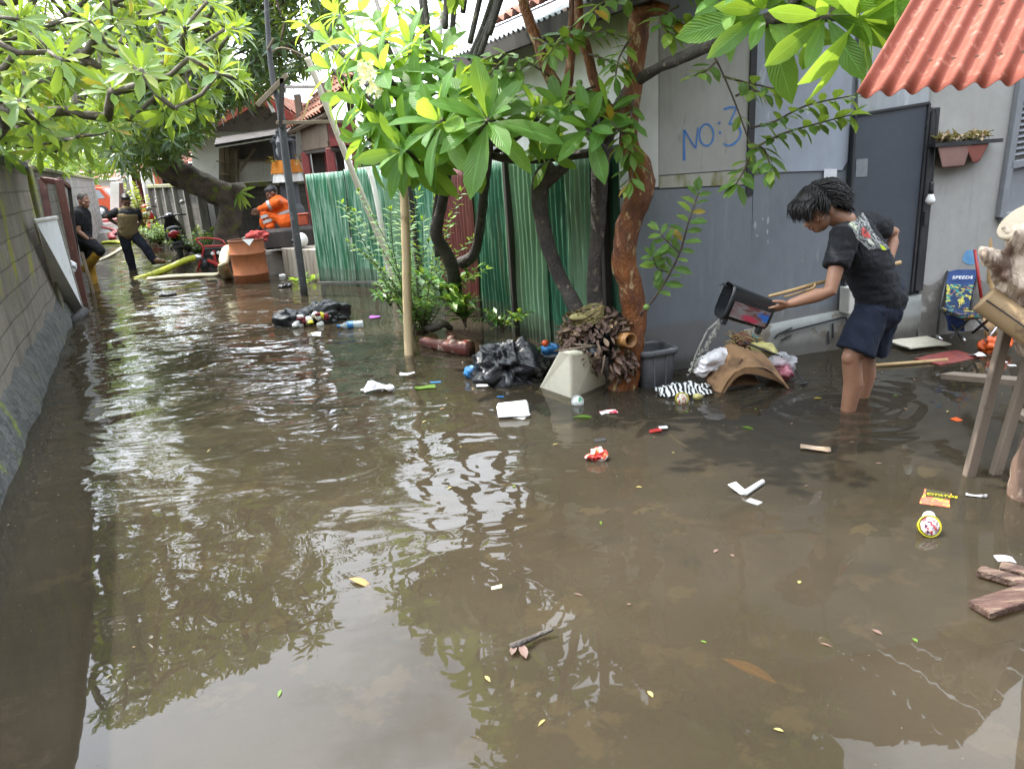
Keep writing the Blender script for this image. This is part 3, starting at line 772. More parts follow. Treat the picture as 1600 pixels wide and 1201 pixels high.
m = MB(); m.bar(Lq(338, 252, -.09), Lq(372, 254, -.09), .05, .03); m.bar(Lq(345, 272, -.09), Lq(372, 274, -.09), .05, .03); m.bar(Lq(369, 235, -.1), Lq(372, 400, -.1), .07, .07); m.bar(Lq(374, 268, -.3), Lq(398, 232, -.2), .06, .06); m.build('frame', M_wood, lt)
m = MB()
for k in range(9):
    x0 = 374 + k * 7.6; m.prism([Lq(x0, 252, -.05), Lq(x0 + 7.3, 251.5, -.05), Lq(x0 + 7.3, 420, -.05), Lq(x0, 420, -.05)], 0.02, Yv)
m.build('plank_door', M_plw, lt)
m = MB(); m.bar(Lq(372, 251, -.1), Lq(445, 249, -.1), .06, .05); m.build('lintel', M_wood, lt)

# stone shrine wrapped in orange and white cloth
M_stone = pm('black_lava_stone', (0.045, 0.048, 0.055), (0.075, 0.078, 0.085), 9, 0.9, 0.7, 0.02)
shy = 14.2
def S(px, py, dy=0): return P(px, py, shy + dy)
st_ = thing('shrine', 'black stone shrine dressed in orange and white cloth beside red hut', 'shrine', S(452, 395))
M4 = Matrix.Translation(S(453, 300)); zb = M4.translation.z
zs = P(453, 250, shy).z; kz = zs / 1.33
m = MB()
m.lathe([(r_, z_ * kz - zb) for r_, z_ in ((0.30, 0), (0.30, 0.55), (0.24, 0.6), (0.22, 0.72), (0.17, 0.78), (0.17, 1.12), (0.2, 1.18), (0.22, 1.24), (0.22, 1.3), (0.2, 1.33))], 4, M4 @ Matrix.Rotation(0.6, 4, 'Z'), sm=False)
m.build('pedestal', M_stone, st_)
m = MB()
cT = M4.translation + Vector((0, 0, zs - zb))
for a in range(4):
    q = Matrix.Rotation(a * math.pi / 2 + .6, 3, 'Z') @ Vector((.12, .12, 0)); m.bar(cT + q, cT + q + Vector((0, 0, .3)), .05, .05)
m.lathe([(r_ * .7, .3 + (z_ - .55) * .6) for r_, z_ in ((.32, .55), (.34, .6), (.22, .66), (.25, .72), (.14, .8), (.16, .85), (.06, .95), (.02, 1.05))], 4, Matrix.Translation(cT) @ Matrix.Rotation(.6, 4, 'Z'), sm=False)
m.box(cT + Vector((0, .08, .15)), (.28, .05, .3), (0, 0, .6)); m.build('niche', M_stone, st_)
m = MB(); m.ball(cT + Vector((-.04, -.13, .14)), (.07, .06, .1)); m.ball(cT + Vector((-.04, -.13, .27)), (.05, .05, .06)); m.lathe([(.06, .28), (.05, .32), (.012, .4)], 8, Matrix.Translation(cT + Vector((-.04, -.13, 0)))); m.build('statue', pm('grey_stone', (.3, .3, .31), (.2, .2, .21), 9), st_)
M_orange = pm('orange_cloth', (0.55, 0.19, 0.02), (0.45, 0.15, 0.015), 6, 0.85, 0.2, spot=(.6, .5, .35), sscale=8, sat=(.6, .64))
M_wcloth = pm('white_cloth', (0.74, 0.73, 0.7), (0.64, 0.63, 0.6), 6, 0.85, 0.2)
def skirt(z0, z1, r0, r1, mat, nm_):
    m = MB(); c_ = M4.translation
    m.grid(lambda u, v: Vector((c_.x, c_.y, lerp(z1, z0, v))) + Vector((math.cos(u * 6.283), math.sin(u * 6.283), 0)) * (lerp(r1, r0, v) + 0.014 * math.sin(u * 70) * v), 64, 4)
    m.build(nm_, mat, st_, fix=False)
zo, zw = P(453, 270, shy).z, P(453, 284, shy).z
skirt(zo, zs, .27, .23, M_orange, 'orange_cloth'); skirt(zw, zo + .01, .26, .24, M_wcloth, 'white_cloth')
m = MB()
for k in range(60):
    a = k * 0.7; q = M4.translation + Vector((math.cos(a) * .24, math.sin(a) * .24, zs - zb + rnd(-.02, .05)))
    m.leaf(q, Vector((math.cos(a), math.sin(a), rnd(-.5, .6))), Vector((0, 0, 1)), .12, .05, 2)
m.build('garland', pm('marigold_garland', (.5, .34, .03), (.16, .18, .03), 25, .8, 0), st_, fix=False)

# raised red hut on posts
M_redp = pm('dull_red_paint', (0.22, 0.04, 0.038), (0.17, 0.034, 0.032), 4, 0.65, 0.15, spot=(0.1, 0.03, 0.03), sscale=5)
M_brown = pm('brown_board', (0.14, 0.10, 0.07), (0.1, 0.075, 0.055), 3, 0.8, 0.2)
hc, hl, hr = P(516, 231, 12.2), P(474, 241, 13.8), P(559, 229, 12.2)
hz = hc.z; ex = (hr - hc); ex.z = 0; ey = (hl - hc); ey.z = 0
top = P(516, 190, 12.2).z
hut = thing('hut', 'raised hut with dull red boards on red posts under a tiled roof', 'hut', hc + Vector((0, 0, .4 - hz)))
def Hh(u, v, z): return Vector((hc.x, hc.y, z)) + ex * u + ey * v
m = MB(); m.prism([Hh(0, 0, hz), Hh(1, 0, hz), Hh(1, 0, top), Hh(0, 0, top)], 0.04)
m.prism([Hh(-.02, -.03, hz + .02), Hh(1.02, -.03, hz + .02), Hh(1.02, -.03, hz + .13), Hh(-.02, -.03, hz + .13)], .04); m.build('front_board', M_redp, hut)
m = MB(); m.prism([Hh(0, 1, hz), Hh(0, 0.03, hz), Hh(0, 0.03, top + .02), Hh(0, 1, top + .02)], 0.04); m.prism([Hh(-.04, 1, hz + .02), Hh(-.04, 0.03, hz + .02), Hh(-.04, 0.03, hz + .1), Hh(-.04, 1, hz + .1)], 0.03); m.build('side_board', M_brown, hut)
m = MB(); m.prism([Hh(0, 1, hz - .04), Hh(1.0, 1, hz - .04), Hh(1.0, 0, hz - .04), Hh(0, 0, hz - .04)], 0.05); m.build('floor', M_dark, hut)
for u, v in ((0.05, 0.05), (0.97, 0.05), (0.05, 0.96), (0.97, 0.96)):
    b0 = Hh(u, v, .40); m = MB(); m.box((b0.x, b0.y, (.4 + hz) / 2), (.13, .13, hz - .4), None, .01); m.build('post', M_redp, hut)
for u, v in ((0.04, 0.04), (0.97, 0.04), (0.04, 0.96), (0.97, 0.96)):
    m = MB(); m.bar(Hh(u, v, top), Hh(u, v, top + .55), .1, .1); m.build('upper_post', M_brown, hut)
ra, rb = Hh(-.35, 1.25, top + .02), Hh(-.35, -.2, top + .12)
rc, rd = Hh(2.3, -.2, top + 1.05), Hh(2.3, 1.25, top + .98)
m = MB(); roof_sheet(m, rb, ra, rd, rc, 14, .03, 6, .03); m.build('roof', M_tile, hut, fix=False)
m = MB(); m.prism([rb + Vector((0, 0, -.05)), rc + Vector((0, 0, -.05)), rd + Vector((0, 0, -.05)), ra + Vector((0, 0, -.05))], .05); m.build('roof_boards', M_brown, hut)
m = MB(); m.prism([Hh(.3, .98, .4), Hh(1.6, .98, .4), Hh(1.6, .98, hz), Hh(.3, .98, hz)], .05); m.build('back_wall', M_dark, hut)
# concrete platform, steps
pc = Vector((-3.56, 12.58, 0))
m = MB()
q = [pc + Vector((0, 0, .45)), Vector((-2.45, 11.55, .45)), Vector((-0.2, 14.0, .45)), Vector((-2.6, 16.4, .45)), Vector((-4.0, 14.2, .45))]
m.prism(q, 0.75, Vector((0, 0, 1))).jitter(0.012, 2)
plat = m.build('concrete_platform', pm('drip_stained_concrete', (.36, .33, .28), (.2, .17, .13), 2.5, .9, .4, .015, (2.5, 2.5, .4), spot=(.12, .09, .06), sscale=3, sat=(.5, .64), sstretch=(4, 4, .3)))
tag(plat, 'stained concrete platform under the red hut, edged by the flood', 'platform')
m = MB()
m.box(P(430, 372, 13.8) + Vector((0, 0.1, -.36)), (1.1, .9, .85), (0, 0, .15), .02); m.box(P(437, 386, 13.0) + Vector((-.1, .2, -.3)), (0.75, .6, .45), (0, 0, .1), .02)
m.jitter(.015, 3); tag(m.build('steps', M_conc), 'two rough concrete steps under the feet of seated man in orange', 'steps')

# pavilion with orange columns and tiled roof, white house and pole farther back
M_col = pm('orange_column_paint', (.55, .15, .05), (.45, .12, .04), 4, .6, .1)
yp = 26.5
pav = thing('pavilion', 'open pavilion with orange columns and clay tile roof behind panel fence', 'pavilion', P(270, 360, yp))
def Q(px, py, dy=0): return P(px, py, yp + dy)
for x in (238, 285):
    m = MB(); a = Q(x, 250 if x < 250 else 255); a.z = 2.75; b_ = a.copy(); b_.z = -.1; m.bar(b_, a, .3, .3, Vector((0, 1, 0)), .02); m.build('column', M_col, pav)
for x in (204, 213, 222):
    m = MB(); a = Q(x, 260, 5); a.z = 2.3; b_ = a.copy(); b_.z = -.1; m.bar(b_, a, .16, .16, Vector((0, 1, 0)), .02); m.build('rear_column', M_redp, pav)
ea, eb = Q(184, 283, 6), Q(236, 258, -1.0)
ec = eb + Vector((5.5, 1.2, 0.0)); 
m = MB(); roof_sheet(m, ea, eb, eb + Vector((2.6, 3.4, 1.7)), ea + Vector((3.0, 1, 1.7)), 26, .03, 8, .03)
roof_sheet(m, eb, ec, ec + Vector((-2, 3.5, 1.7)), eb + Vector((2.6, 3.4, 1.7)), 26, .03, 8, .03); m.build('roof', M_tile, pav, fix=False)
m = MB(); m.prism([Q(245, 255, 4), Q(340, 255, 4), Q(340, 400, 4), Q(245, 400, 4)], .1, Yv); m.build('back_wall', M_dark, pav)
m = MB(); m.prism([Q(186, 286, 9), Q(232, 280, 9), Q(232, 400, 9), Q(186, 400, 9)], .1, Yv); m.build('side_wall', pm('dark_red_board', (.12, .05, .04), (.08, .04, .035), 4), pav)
m = MB(); a, b_ = P(206, 330, 32), P(190, 232, 32); m.prism([P(199, 350, 33), P(222, 350, 33), P(206, 250, 33), P(188, 250, 33)], .4, Yv); m.prism([P(172, 352, 36), P(200, 352, 36), P(198, 285, 36), P(172, 285, 36)], .3, Yv)
tag(m.build('white_building', M_plw), 'narrow white building at far end of alley beside pavilion', 'building')
m = MB(); a = P(222, 365, 25.2); b_ = P(195, 240, 25.2); m.tube([a, b_], .045); m.tube([P(243, 340, 26), P(235, 250, 26)], .04)
tag(m.build('white_pole', M_plw), 'thin white pole leaning beside the pavilion roof', 'pole')
# houses and walls closing the far end
for i, (px0, px1, py0, py1, Y, mt, lb) in enumerate(((60, 180, 262, 345, 58, M_plw, 'pale house closing off the far end of alley'),)):
    h_ = thing('house', lb, 'house', P((px0 + px1) / 2, py1, Y))
    m = MB(); m.prism([P(px0, py1, Y), P(px1, py1, Y), P(px1, py0 + 20, Y), P(px0, py0 + 20, Y)], 5, Yv); m.build('wall', mt, h_)
    m = MB(); e_ = .8; a, b_ = P(px0 - 8, py0 + 22, Y - .6), P(px1 + 8, py0 + 16, Y - .6); roof_sheet(m, a, b_, b_ + Vector((-1, 4, 2)), a + Vector((1, 4, 2)), 30, .04, 8, .04); m.build('roof', M_tile, h_, fix=False)
M_asph = pm('wet_asphalt', (0.085, 0.08, 0.08), (0.06, 0.057, 0.058), 1.2, 0.28, 0.3, 0.01, spot=(0.14, 0.11, 0.09), sscale=1.5, sat=(.55, .7), rvar=.15)
m = MB()
m.grid(lambda u, v: (lambda p: Vector((p.x, p.y, ground_z(p.x, p.y) + .02)))(LW(lerp(22.5, 80, v), lerp(-.35, 2.6, u), 0)), 6, 60)
struct(m.build('wet_road', M_asph, org=(0, 0, 0), fix=False))

# ================================================================== CORRUGATED FENCE
def corr_mat(name, base, dark, scuff, sat):
    return pm(name, base, dark, 2.2, 0.45, 0.15, 0.003, (1, 1, .3), tide=(.04, .2, (.1, .1, .07)), streak=((.17, .12, .07), .4), spec=.45, spot=scuff, sscale=13, sat=sat, sstretch=(2.2, 2.2, .14), bscale=50)
M_g1 = corr_mat('scuffed_green_sheet', (0.05, 0.20, 0.105), (0.035, 0.15, 0.08), (0.38, 0.53, 0.43), (0.46, 0.66))
M_g2 = corr_mat('dark_green_sheet', (0.022, 0.125, 0.066), (0.016, 0.09, 0.05), (0.14, 0.3, 0.2), (0.54, 0.68))
M_g3 = corr_mat('faded_green_sheet', (0.13, 0.25, 0.145), (0.105, 0.21, 0.12), (0.2, 0.33, 0.22), (0.5, 0.66))
M_mar = corr_mat('maroon_sheet', (0.14, 0.035, 0.032), (0.1, 0.028, 0.026), (0.2, 0.07, 0.06), (0.55, 0.7))
def csheet(name, a, b_, z0, za, zb_, mat, parent, lab=None, amp=.015, pitch=.076, skew=0.0):
    a, b_ = Vector(a), Vector(b_); d = b_ - a; L = d.length; d.normalize(); n = Vector((d.y, -d.x, 0)); nw = max(3, round(L / pitch))
    m = MB()
    def fn(u, v):
        zt_ = lerp(za, zb_, u)
        return a + d * (u * L + skew * v) + n * (amp * math.cos(u * nw * 6.283) + .022 * mnoise.noise(Vector((u * 3, v * 3, a.x * 5))) + .006 * mnoise.noise(Vector((u * 11, v * 9, a.x * 5)))) + Vector((0, 0, lerp(z0, zt_, v)))
    m.grid(fn, nw * 8, 16)
    o = m.build(name, mat, parent, fix=False)
    md = o.modifiers.new('t', 'SOLIDIFY'); md.thickness = 0.0012
    if lab: o['label'] = lab
    return o
p0, p1, p2 = Vector((-2.72, 11.42, 0)), Vector((-1.50, 10.36, 0)), Vector((0.84, 5.62, 0))
cf = thing('corrugated_fence', 'upright scuffed green corrugated panel at left end of the fence, beside hut', 'fence', (p0 + p1) / 2 + Vector((0, 0, -.2)))
pm_ = lerp(p0, p1, .52)
csheet('sheet', p0, pm_, -0.1, 1.57, 1.58, M_g1, cf); csheet('sheet', pm_ + Vector((.01, .02, 0)), p1, -0.1, 1.6, 1.62, M_g1, cf)
m = MB(); dd = (p1 - p0).normalized()
for t in (0.5, 1.2): m.bar(p0 + Vector((.03, .06, t)), p1 + Vector((.03, .06, t)), .05, .04)
m.build('rail', M_wood, cf)
fd = (p2 - p1).normalized(); fn_ = Vector((fd.y, -fd.x, 0))
def FS(px, py=470):
    q = PLN(px, py, p1, fn_); return q
cg = thing('corrugated_fence', 'long corrugated fence of mixed green sheets and one maroon sheet behind trunks', 'fence', (p1 + p2) / 2 + Vector((0, 0, -.2)))
bnd = [(585, M_g1), (622, M_g3), (660, M_g1), (697, M_mar), (752, M_g2), (802, M_g3), (858, M_g2), (896, M_g3), (930, M_g2), (972, None)]
for i in range(len(bnd) - 1):
    a, b_ = FS(bnd[i][0]), FS(bnd[i + 1][0]); a.z = b_.z = 0
    off = fn_ * (0.014 * (i % 2)); ov = fd * .03
    csheet('sheet', a + off, b_ + ov + off, -0.25, 1.55 + .04 * (i % 3), 1.56 + .04 * (i % 3), bnd[i][1], cg, 'maroon sheet' if bnd[i][1] is M_mar else None)
m = MB()
for t in (0.55, 1.3): m.bar(p1 - fn_ * .06 + Vector((0, 0, t)), p2 - fn_ * .06 + Vector((0, 0, t)), .05, .05)
m.build('rail', M_wood, cg)
for px in (664, 812, 948, 958):
    m = MB(); a = FS(px) + fn_ * .05; a.z = -.3; b_ = a + Vector((0, 0, 2.2 if px < 940 else 2.25)); m.bar(a, b_, .06, .05, fd, .005); m.build('post', M_dark, cg)
# ================================================================== TREES AND PLANTS
M_bark = pm('grey_bark', (0.17, 0.145, 0.12), (0.10, 0.085, 0.07), 9, 0.85, 0.6, 0.015, spot=(0.24, 0.22, 0.19), sscale=16, sat=(.56, .66))
M_barkd = pm('dark_wet_bark', (0.07, 0.058, 0.048), (0.035, 0.03, 0.026), 8, 0.6, 0.8, 0.02, spot=(0.2, 0.16, 0.11), sscale=15, sat=(.6, .68))
M_barkg = pm('peeling_orange_bark', (0.29, 0.095, 0.018), (0.10, 0.036, 0.018), 9, 0.45, 1.0, 0.03, (1, 1, .45), spot=(0.42, 0.29, 0.14), sscale=15, sat=(.57, .62), sstretch=(1, 1, .5))
M_barkm = pm('mossy_bark', (0.16, 0.115, 0.085), (0.07, 0.055, 0.045), 5, 0.9, 0.9, 0.03, spot=(0.14, 0.17, 0.03), sscale=5, sat=(.55, .64))
M_fr = leaf_mat('frangipani_leaf', (0.081, 0.220, 0.036), (0.138, 0.308, 0.036), (0.212, 0.390, 0.048), 15, 0.45, 0.55)
M_gu = leaf_mat('guava_leaf', (0.081, 0.190, 0.033), (0.164, 0.290, 0.045), (0.326, 0.453, 0.064), 9, 0.4, 0.38, old=(0.5, 0.25, 0.02), oldamt=0.025)
M_left = leaf_mat('olive_leaf', (0.090, 0.195, 0.032), (0.179, 0.276, 0.040), (0.325, 0.357, 0.048), 0, 0.35, 0.42, old=(0.45, 0.28, 0.02), oldamt=0.02)
M_mango = leaf_mat('dark_lance_leaf', (0.016, 0.058, 0.018), (0.03, 0.085, 0.024), (0.085, 0.15, 0.03), 0, 0.35, 0.30)
M_bush = leaf_mat('bright_bush_leaf', (0.102, 0.217, 0.032), (0.174, 0.290, 0.043), (0.290, 0.377, 0.058), 0, 0.4, 0.42)
M_shrub = leaf_mat('shrub_leaf', (0.057, 0.170, 0.029), (0.122, 0.260, 0.040), (0.260, 0.390, 0.057), 0, 0.35, 0.35)
M_flower = leaf_mat('cream_petal', (.85, .82, .66), (.85, .78, .5), (.75, .55, .12), 0, .6, .3)

def grow(trunk, tips, r_tip, r_max, seg=6, sag=0.12, power=0.45, minr=0.0):
    """join every tip to the nearest earlier node with a curved limb; returns nodes, paths and radii (thicker where more tips hang on)"""
    nodes = [Vector(p) for p, _ in trunk]; rad0 = [r for _, r in trunk]; par = [i - 1 for i in range(len(trunk))]
    cnt = [0] * len(nodes); paths = []
    order = sorted(tips, key=lambda t: (t - nodes[-1]).length)
    nT = len(trunk)
    for tip in order:
        best, bd = nT - 1, 1e9
        for i in range(max(0, nT // 2), len(nodes)):
            d = (tip - nodes[i]).length * (1.0 if i >= nT else 1.15)
            if d < bd: bd, best = d, i
        a = nodes[best]; L = (tip - a).length
        k = max(2, int(L / 0.22))
        mid = Vector((rnd(-1, 1), rnd(-1, 1), rnd(-1.4, .3))) * (sag * L)
        prev = best; path = [best]
        for j in range(1, k + 1):
            t = j / k
            p = lerp(a, tip, t) + mid * (4 * t * (1 - t)) * .6
            if j < k: p = p + Vector((rnd(-1, 1), rnd(-1, 1), rnd(-1, 1))) * (0.03 * L)
            nodes.append(p); par.append(prev); cnt.append(0); rad0.append(0); prev = len(nodes) - 1; path.append(prev)
        q = prev
        while q >= 0: cnt[q] += 1; q = par[q]
        paths.append(path)
    rad = [max(rad0[i], min(r_max, r_tip * max(1, cnt[i]) ** power)) if i < nT else max(minr, min(r_max, r_tip * max(1, cnt[i]) ** power)) for i in range(len(nodes))]
    return nodes, paths, rad
def limbs(mb, nodes, paths, rad, seg=6):
    for path in paths:
        rr = [rad[i] for i in path]; rr[0] = min(rr[0], rr[1] * 1.25)
        mb.tube([nodes[i] for i in path], rr, seg)
def rosette(mb, p, ax, n, L, W, lo=15, hi=105, nl=5, curl=.5, fold=.2, wob=.02, wmax=.62, rv=.2):
    B = basis(ax, Vector((0.1, .2, 1)) if abs(ax.normalized().z) < .95 else Vector((1, 0, 0)))
    a0 = rnd(0, 6.28)
    for k in range(n):
        t = (k + .5) / n
        az = a0 + k * 2.39996 + rnd(-.2, .2); th = R(lerp(lo, hi, t ** .8) + rnd(-8, 8))
        d = B @ Vector((math.sin(th) * math.cos(az), math.sin(th) * math.sin(az), math.cos(th)))
        nrm = B @ Vector((-math.cos(th) * math.cos(az), -math.cos(th) * math.sin(az), math.sin(th)))
        l = L * lerp(.62, 1.0, min(1, t * 1.6)) * rnd(1 - rv, 1 + rv * .6)
        mb.leaf(p + d * .02 - ax.normalized() * (.05 * t * L), d, nrm, l, W * l / L * rnd(.88, 1.1), nl, curl * rnd(.5, 1.5), fold, wmax, 0, wob)
def twig_leaves(mb, pts, L, W, gap=.05, droop=.5, n0=1, curl=.3, nl=3, updir=Vector((0, 0, 1))):
    """pairs of leaves along a twig"""
    acc = 0; side = 0
    for i in range(len(pts) - 1):
        a, b_ = pts[i], pts[i + 1]; d = (b_ - a); l = d.length
        if l < 1e-6: continue
        d.normalize(); x = d.cross(updir)
        if x.length < .1: x = d.cross(Vector((.3, -1, .2)))
        x.normalize()
        s = gap - acc
        while s < l:
            side += 1; ang = (side % 2) * .7
            xx = (x * math.cos(ang) + x.cross(d) * math.sin(ang))
            for sg in (-1, 1):
                ld = (xx * sg + d * rnd(.3, .8) + Vector((0, 0, -droop * rnd(.4, 1.2)))).normalized()
                up = (updir + d * .3 + Vector((rnd(-.3, .3), rnd(-.3, .3), 0))).normalized()
                q = rnd(.7, 1.1)
                mb.leaf(a + d * s, ld, up, L * q, W * q, nl, curl * rnd(.3, 1.6), .22, .5)
            s += gap * rnd(.8, 1.2)
        acc = l - (s - gap)
    e = (pts[-1] - pts[-2]).normalized()
    for k in range(3): mb.leaf(pts[-1], (e + Vector((rnd(-.6, .6), rnd(-.6, .6), rnd(-.3, .3)))).normalized(), updir, L * .8, W * .75, nl, .3, .2, .5)
def smooth_path(pts, n=5):
    """Catmull-Rom through the points"""
    out = []
    P_ = [pts[0]] + list(pts) + [pts[-1]]
    for i in range(1, len(P_) - 2):
        p0_, p1_, p2_, p3_ = P_[i - 1], P_[i], P_[i + 1], P_[i + 2]
        for k in range(n):
            t = k / n
            out.append(0.5 * ((2 * p1_) + (p2_ - p0_) * t + (2 * p0_ - 5 * p1_ + 4 * p2_ - p3_) * t * t + (3 * p1_ - p0_ - 3 * p2_ + p3_) * t * t * t))
    out.append(pts[-1]); return out
def spath(lst, n=5):
    """[(px, py, Y, radius)] -> smooth points and radii"""
    pts = [P(*q[:3]) for q in lst]; rr = [q[3] for q in lst]
    sp_ = smooth_path(pts, n); R_ = []
    for i in range(len(rr) - 1):
        for k in range(n): R_.append(lerp(rr[i], rr[i + 1], k / n))
    R_.append(rr[-1]); return sp_, R_
def bark_tube(mb, sp_, R_, seg=14, lump=.12, ls=9):
    o = len(mb.v); mb.tube(sp_, R_, seg)
    k = 0
    for i, p in enumerate(sp_):
        for j in range(seg):
            v = mb.v[o + k]; d = v - p
            mb.v[o + k] = v + d * (lump * mnoise.noise(v * ls) + lump * .6 * mnoise.noise(v * ls * 3)); k += 1

# ---- the big-leaved frangipani in the middle
random.seed(21)
ft = thing('frangipani_tree', 'big-leaved frangipani with two dark leaning stems behind the upright bamboo pole', 'tree', P(715, 432, 7.2) + Vector((0, 0, -.1)))
m = MB()
for L_ in ([(712, 470, 7.0, .07), (708, 425, 6.8, .06), (697, 395, 6.7, .055), (682, 366, 6.6, .055), (688, 330, 6.5, .045), (696, 290, 6.3, .042), (697, 245, 6.0, .038), (694, 205, 5.5, .032), (690, 190, 5.1, .025)],
           [(720, 412, 6.9, .06), (742, 395, 6.8, .045), (752, 340, 6.5, .04), (757, 290, 6.0, .036), (764, 235, 5.5, .03), (763, 190, 4.95, .024)],
           [(684, 400, 6.9, .03), (680, 340, 6.8, .028), (684, 290, 6.5, .026), (660, 220, 6.2, .026), (625, 160, 5.9, .026), (598, 110, 5.6, .024)],
           [(757, 240, 5.6, .026), (790, 248, 5.5, .028), (830, 250, 5.5, .028), (880, 245, 5.6, .03), (932, 238, 5.6, .032)],
           [(697, 240, 6.0, .035), (660, 150, 6.6, .032), (650, 90, 6.9, .03), (640, 40, 7.0, .026)],
           [(700, 225, 5.9, .03), (740, 100, 6.2, .03), (765, 40, 6.2, .03), (800, -60, 6.2, .03)], [(735, 95, 6.3, .028), (770, 0, 6.4, .028), (775, -60, 6.4, .026)]):
    sp_, R_ = spath(L_); bark_tube(m, sp_, R_, 10, .15)
m.build('trunk', M_barkd, ft)
m = MB()
tips = [  # px, py, Y, axis, leaves, length
    (762, 188, 4.9, (-.05, -.75, .65), 17, .43), (690, 192, 5.1, (-.55, -.45, .5), 16, .44), (600, 112, 5.6, (-.5, -.3, .8), 15, .40), (640, 78, 6.0, (-.1, -.2, 1), 14, .40),
    (560, 70, 6.4, (-.7, -.2, .6), 13, .38), (690, 90, 5.9, (.2, -.3, .9), 13, .36), (545, 150, 6.0, (-.9, -.2, .1), 9, .36), (620, 10, 9.3, (0, -.2, 1), 12, .40), (690, 20, 9.3, (.5, -.2, .8), 11, .38),
    (530, 25, 9.3, (-.6, -.2, .7), 12, .4), (580, -20, 9.3, (0, 0, 1), 12, .4), (655, 160, 5.5, (-.3, -.6, .6), 11, .36), (735, 130, 5.9, (.1, -.3, 1), 10, .32), (480, 40, 9.6, (-.7, -.1, .5), 10, .34), (800, 150, 5.8, (.5, -.2, .8), 9, .3),
    (650, 130, 5.8, (-.2, -.5, .9), 14, .40), (720, 150, 5.4, (.1, -.5, .9), 13, .38), (575, 165, 5.7, (-.8, -.4, .2), 12, .4), (640, 215, 5.4, (-.6, -.5, .0), 12, .40), (730, 205, 5.2, (-.1, -.8, .1), 10, .38), (520, 110, 6.6, (-.8, -.2, .5), 11, .36), (600, 60, 6.4, (-.2, -.2, 1), 13, .38), (820, 205, 5.4, (.6, -.5, .5), 9, .34), (605, 190, 5.5, (-.8, -.5, .1), 13, .40), (630, 235, 5.3, (-.6, -.7, -.1), 13, .40), (575, 215, 5.7, (-.9, -.3, .0), 11, .36), (670, 245, 5.5, (-.3, -.8, -.1), 11, .36), (700, 145, 5.7, (0, -.4, 1), 13, .36), (790, 165, 5.5, (.5, -.4, .8), 11, .34), (840, 185, 5.4, (.5, -.6, .5), 10, .30), (735, 170, 5.3, (-.1, -.5, .9), 11, .34), (520, 70, 6.8, (-.8, -.2, .5), 11, .36), (665, 55, 6.4, (.1, -.2, 1), 12, .36), (655, -60, 6.4, (-.2, -.2, 1), 13, .38), (715, -75, 6.3, (.1, -.2, 1), 13, .38), (770, -95, 6.2, (.3, -.2, 1), 13, .38), (700, -140, 6.3, (0, -.1, 1), 13, .38), (640, -130, 6.6, (-.3, -.1, 1), 13, .38), (795, -45, 6.0, (.4, -.3, .8), 12, .34), (750, -190, 6.3, (.1, 0, 1), 14, .40), (825, -120, 6.0, (.5, -.1, .8), 12, .36), (690, -230, 6.4, (0, 0, 1), 14, .4), (790, -240, 6.1, (.2, 0, 1), 14, .4)]
branch_more = MB()
for px, py, Y, ax, n_, L in tips:
    p = P(px, py, Y); ax = Vector(ax)
    rosette(m, p, ax, n_, L, L * .31, 12, 115, 5, .55)
    q = P(lerp(px, 690, .45), max(py + 40, lerp(py, 230, .5)), lerp(Y, 6.0, .5))
    branch_more.tube(smooth_path([q, lerp(q, p, .5) - ax * .05, p], 4), [.022] * 8 + [.02], 7)
branch_more.build('branch', M_barkd, ft)
m.build('crown', M_fr, ft, fix=False)
m = MB()
for px, py, Y in ((577, 122, 5.35), (583, 140, 5.35), (572, 108, 5.4)):
    c_ = P(px, py, Y)
    for k in range(11):
        q = c_ + Vector((rnd(-.05, .05), rnd(-.06, .06), rnd(-.04, .05)))
        for j in range(5):
            a = j * 1.2566 + k; m.leaf(q, Vector((math.cos(a), -.3 + .3 * math.sin(a * 2), math.sin(a))), Vector((0, -1, .2)), .028, .018, 2)
m.build('flowers', M_flower, ft, fix=False)

# ---- second frangipani: the pair of stems before the fence and the big leaves overhead at right
f2t = thing('frangipani_tree', 'dark twin-stemmed frangipani before green fence, its big leaves hanging over top right', 'tree', P(915, 495, 5.4) + Vector((0, 0, -.1)))
m = MB()
for L_ in ([(912, 520, 5.35, .07), (898, 478, 5.35, .055), (878, 440, 5.4, .052), (858, 390, 5.4, .05), (846, 340, 5.4, .052), (843, 300, 5.4, .06), (850, 275, 5.4, .065), (866, 258, 5.4, .05)],
           [(930, 520, 5.45, .07), (929, 470, 5.45, .058), (928, 420, 5.45, .05), (934, 360, 5.45, .052), (936, 300, 5.45, .055), (938, 262, 5.45, .065), (945, 225, 5.5, .055), (950, 190, 5.5, .04)],
           [(852, 285, 5.4, .05), (880, 262, 5.4, .04), (884, 250, 5.4, .03)],
           [(945, 230, 5.5, .045), (965, 170, 5.4, .04), (990, 132, 5.2, .036), (1030, 106, 5.0, .034), (1090, 80, 4.6, .034), (1150, 52, 4.2, .032), (1220, 25, 3.9, .03), (1290, 22, 3.65, .028), (1340, 28, 3.6, .026)],
           [(950, 215, 5.5, .04), (900, 190, 5.3, .032), (880, 175, 5.2, .026)], [(940, 235, 5.4, .04), (925, 215, 5.1, .03), (918, 205, 5.0, .024)],
           [(1150, 52, 4.2, .028), (1190, -20, 4.1, .03), (1230, -120, 4.2, .03)], [(1225, 22, 3.9, .026), (1300, -60, 3.8, .026), (1380, -120, 3.9, .026)]):
    sp_, R_ = spath(L_); bark_tube(m, sp_, R_, 12, .16)
m.build('trunk', M_barkd, f2t)
m = MB()
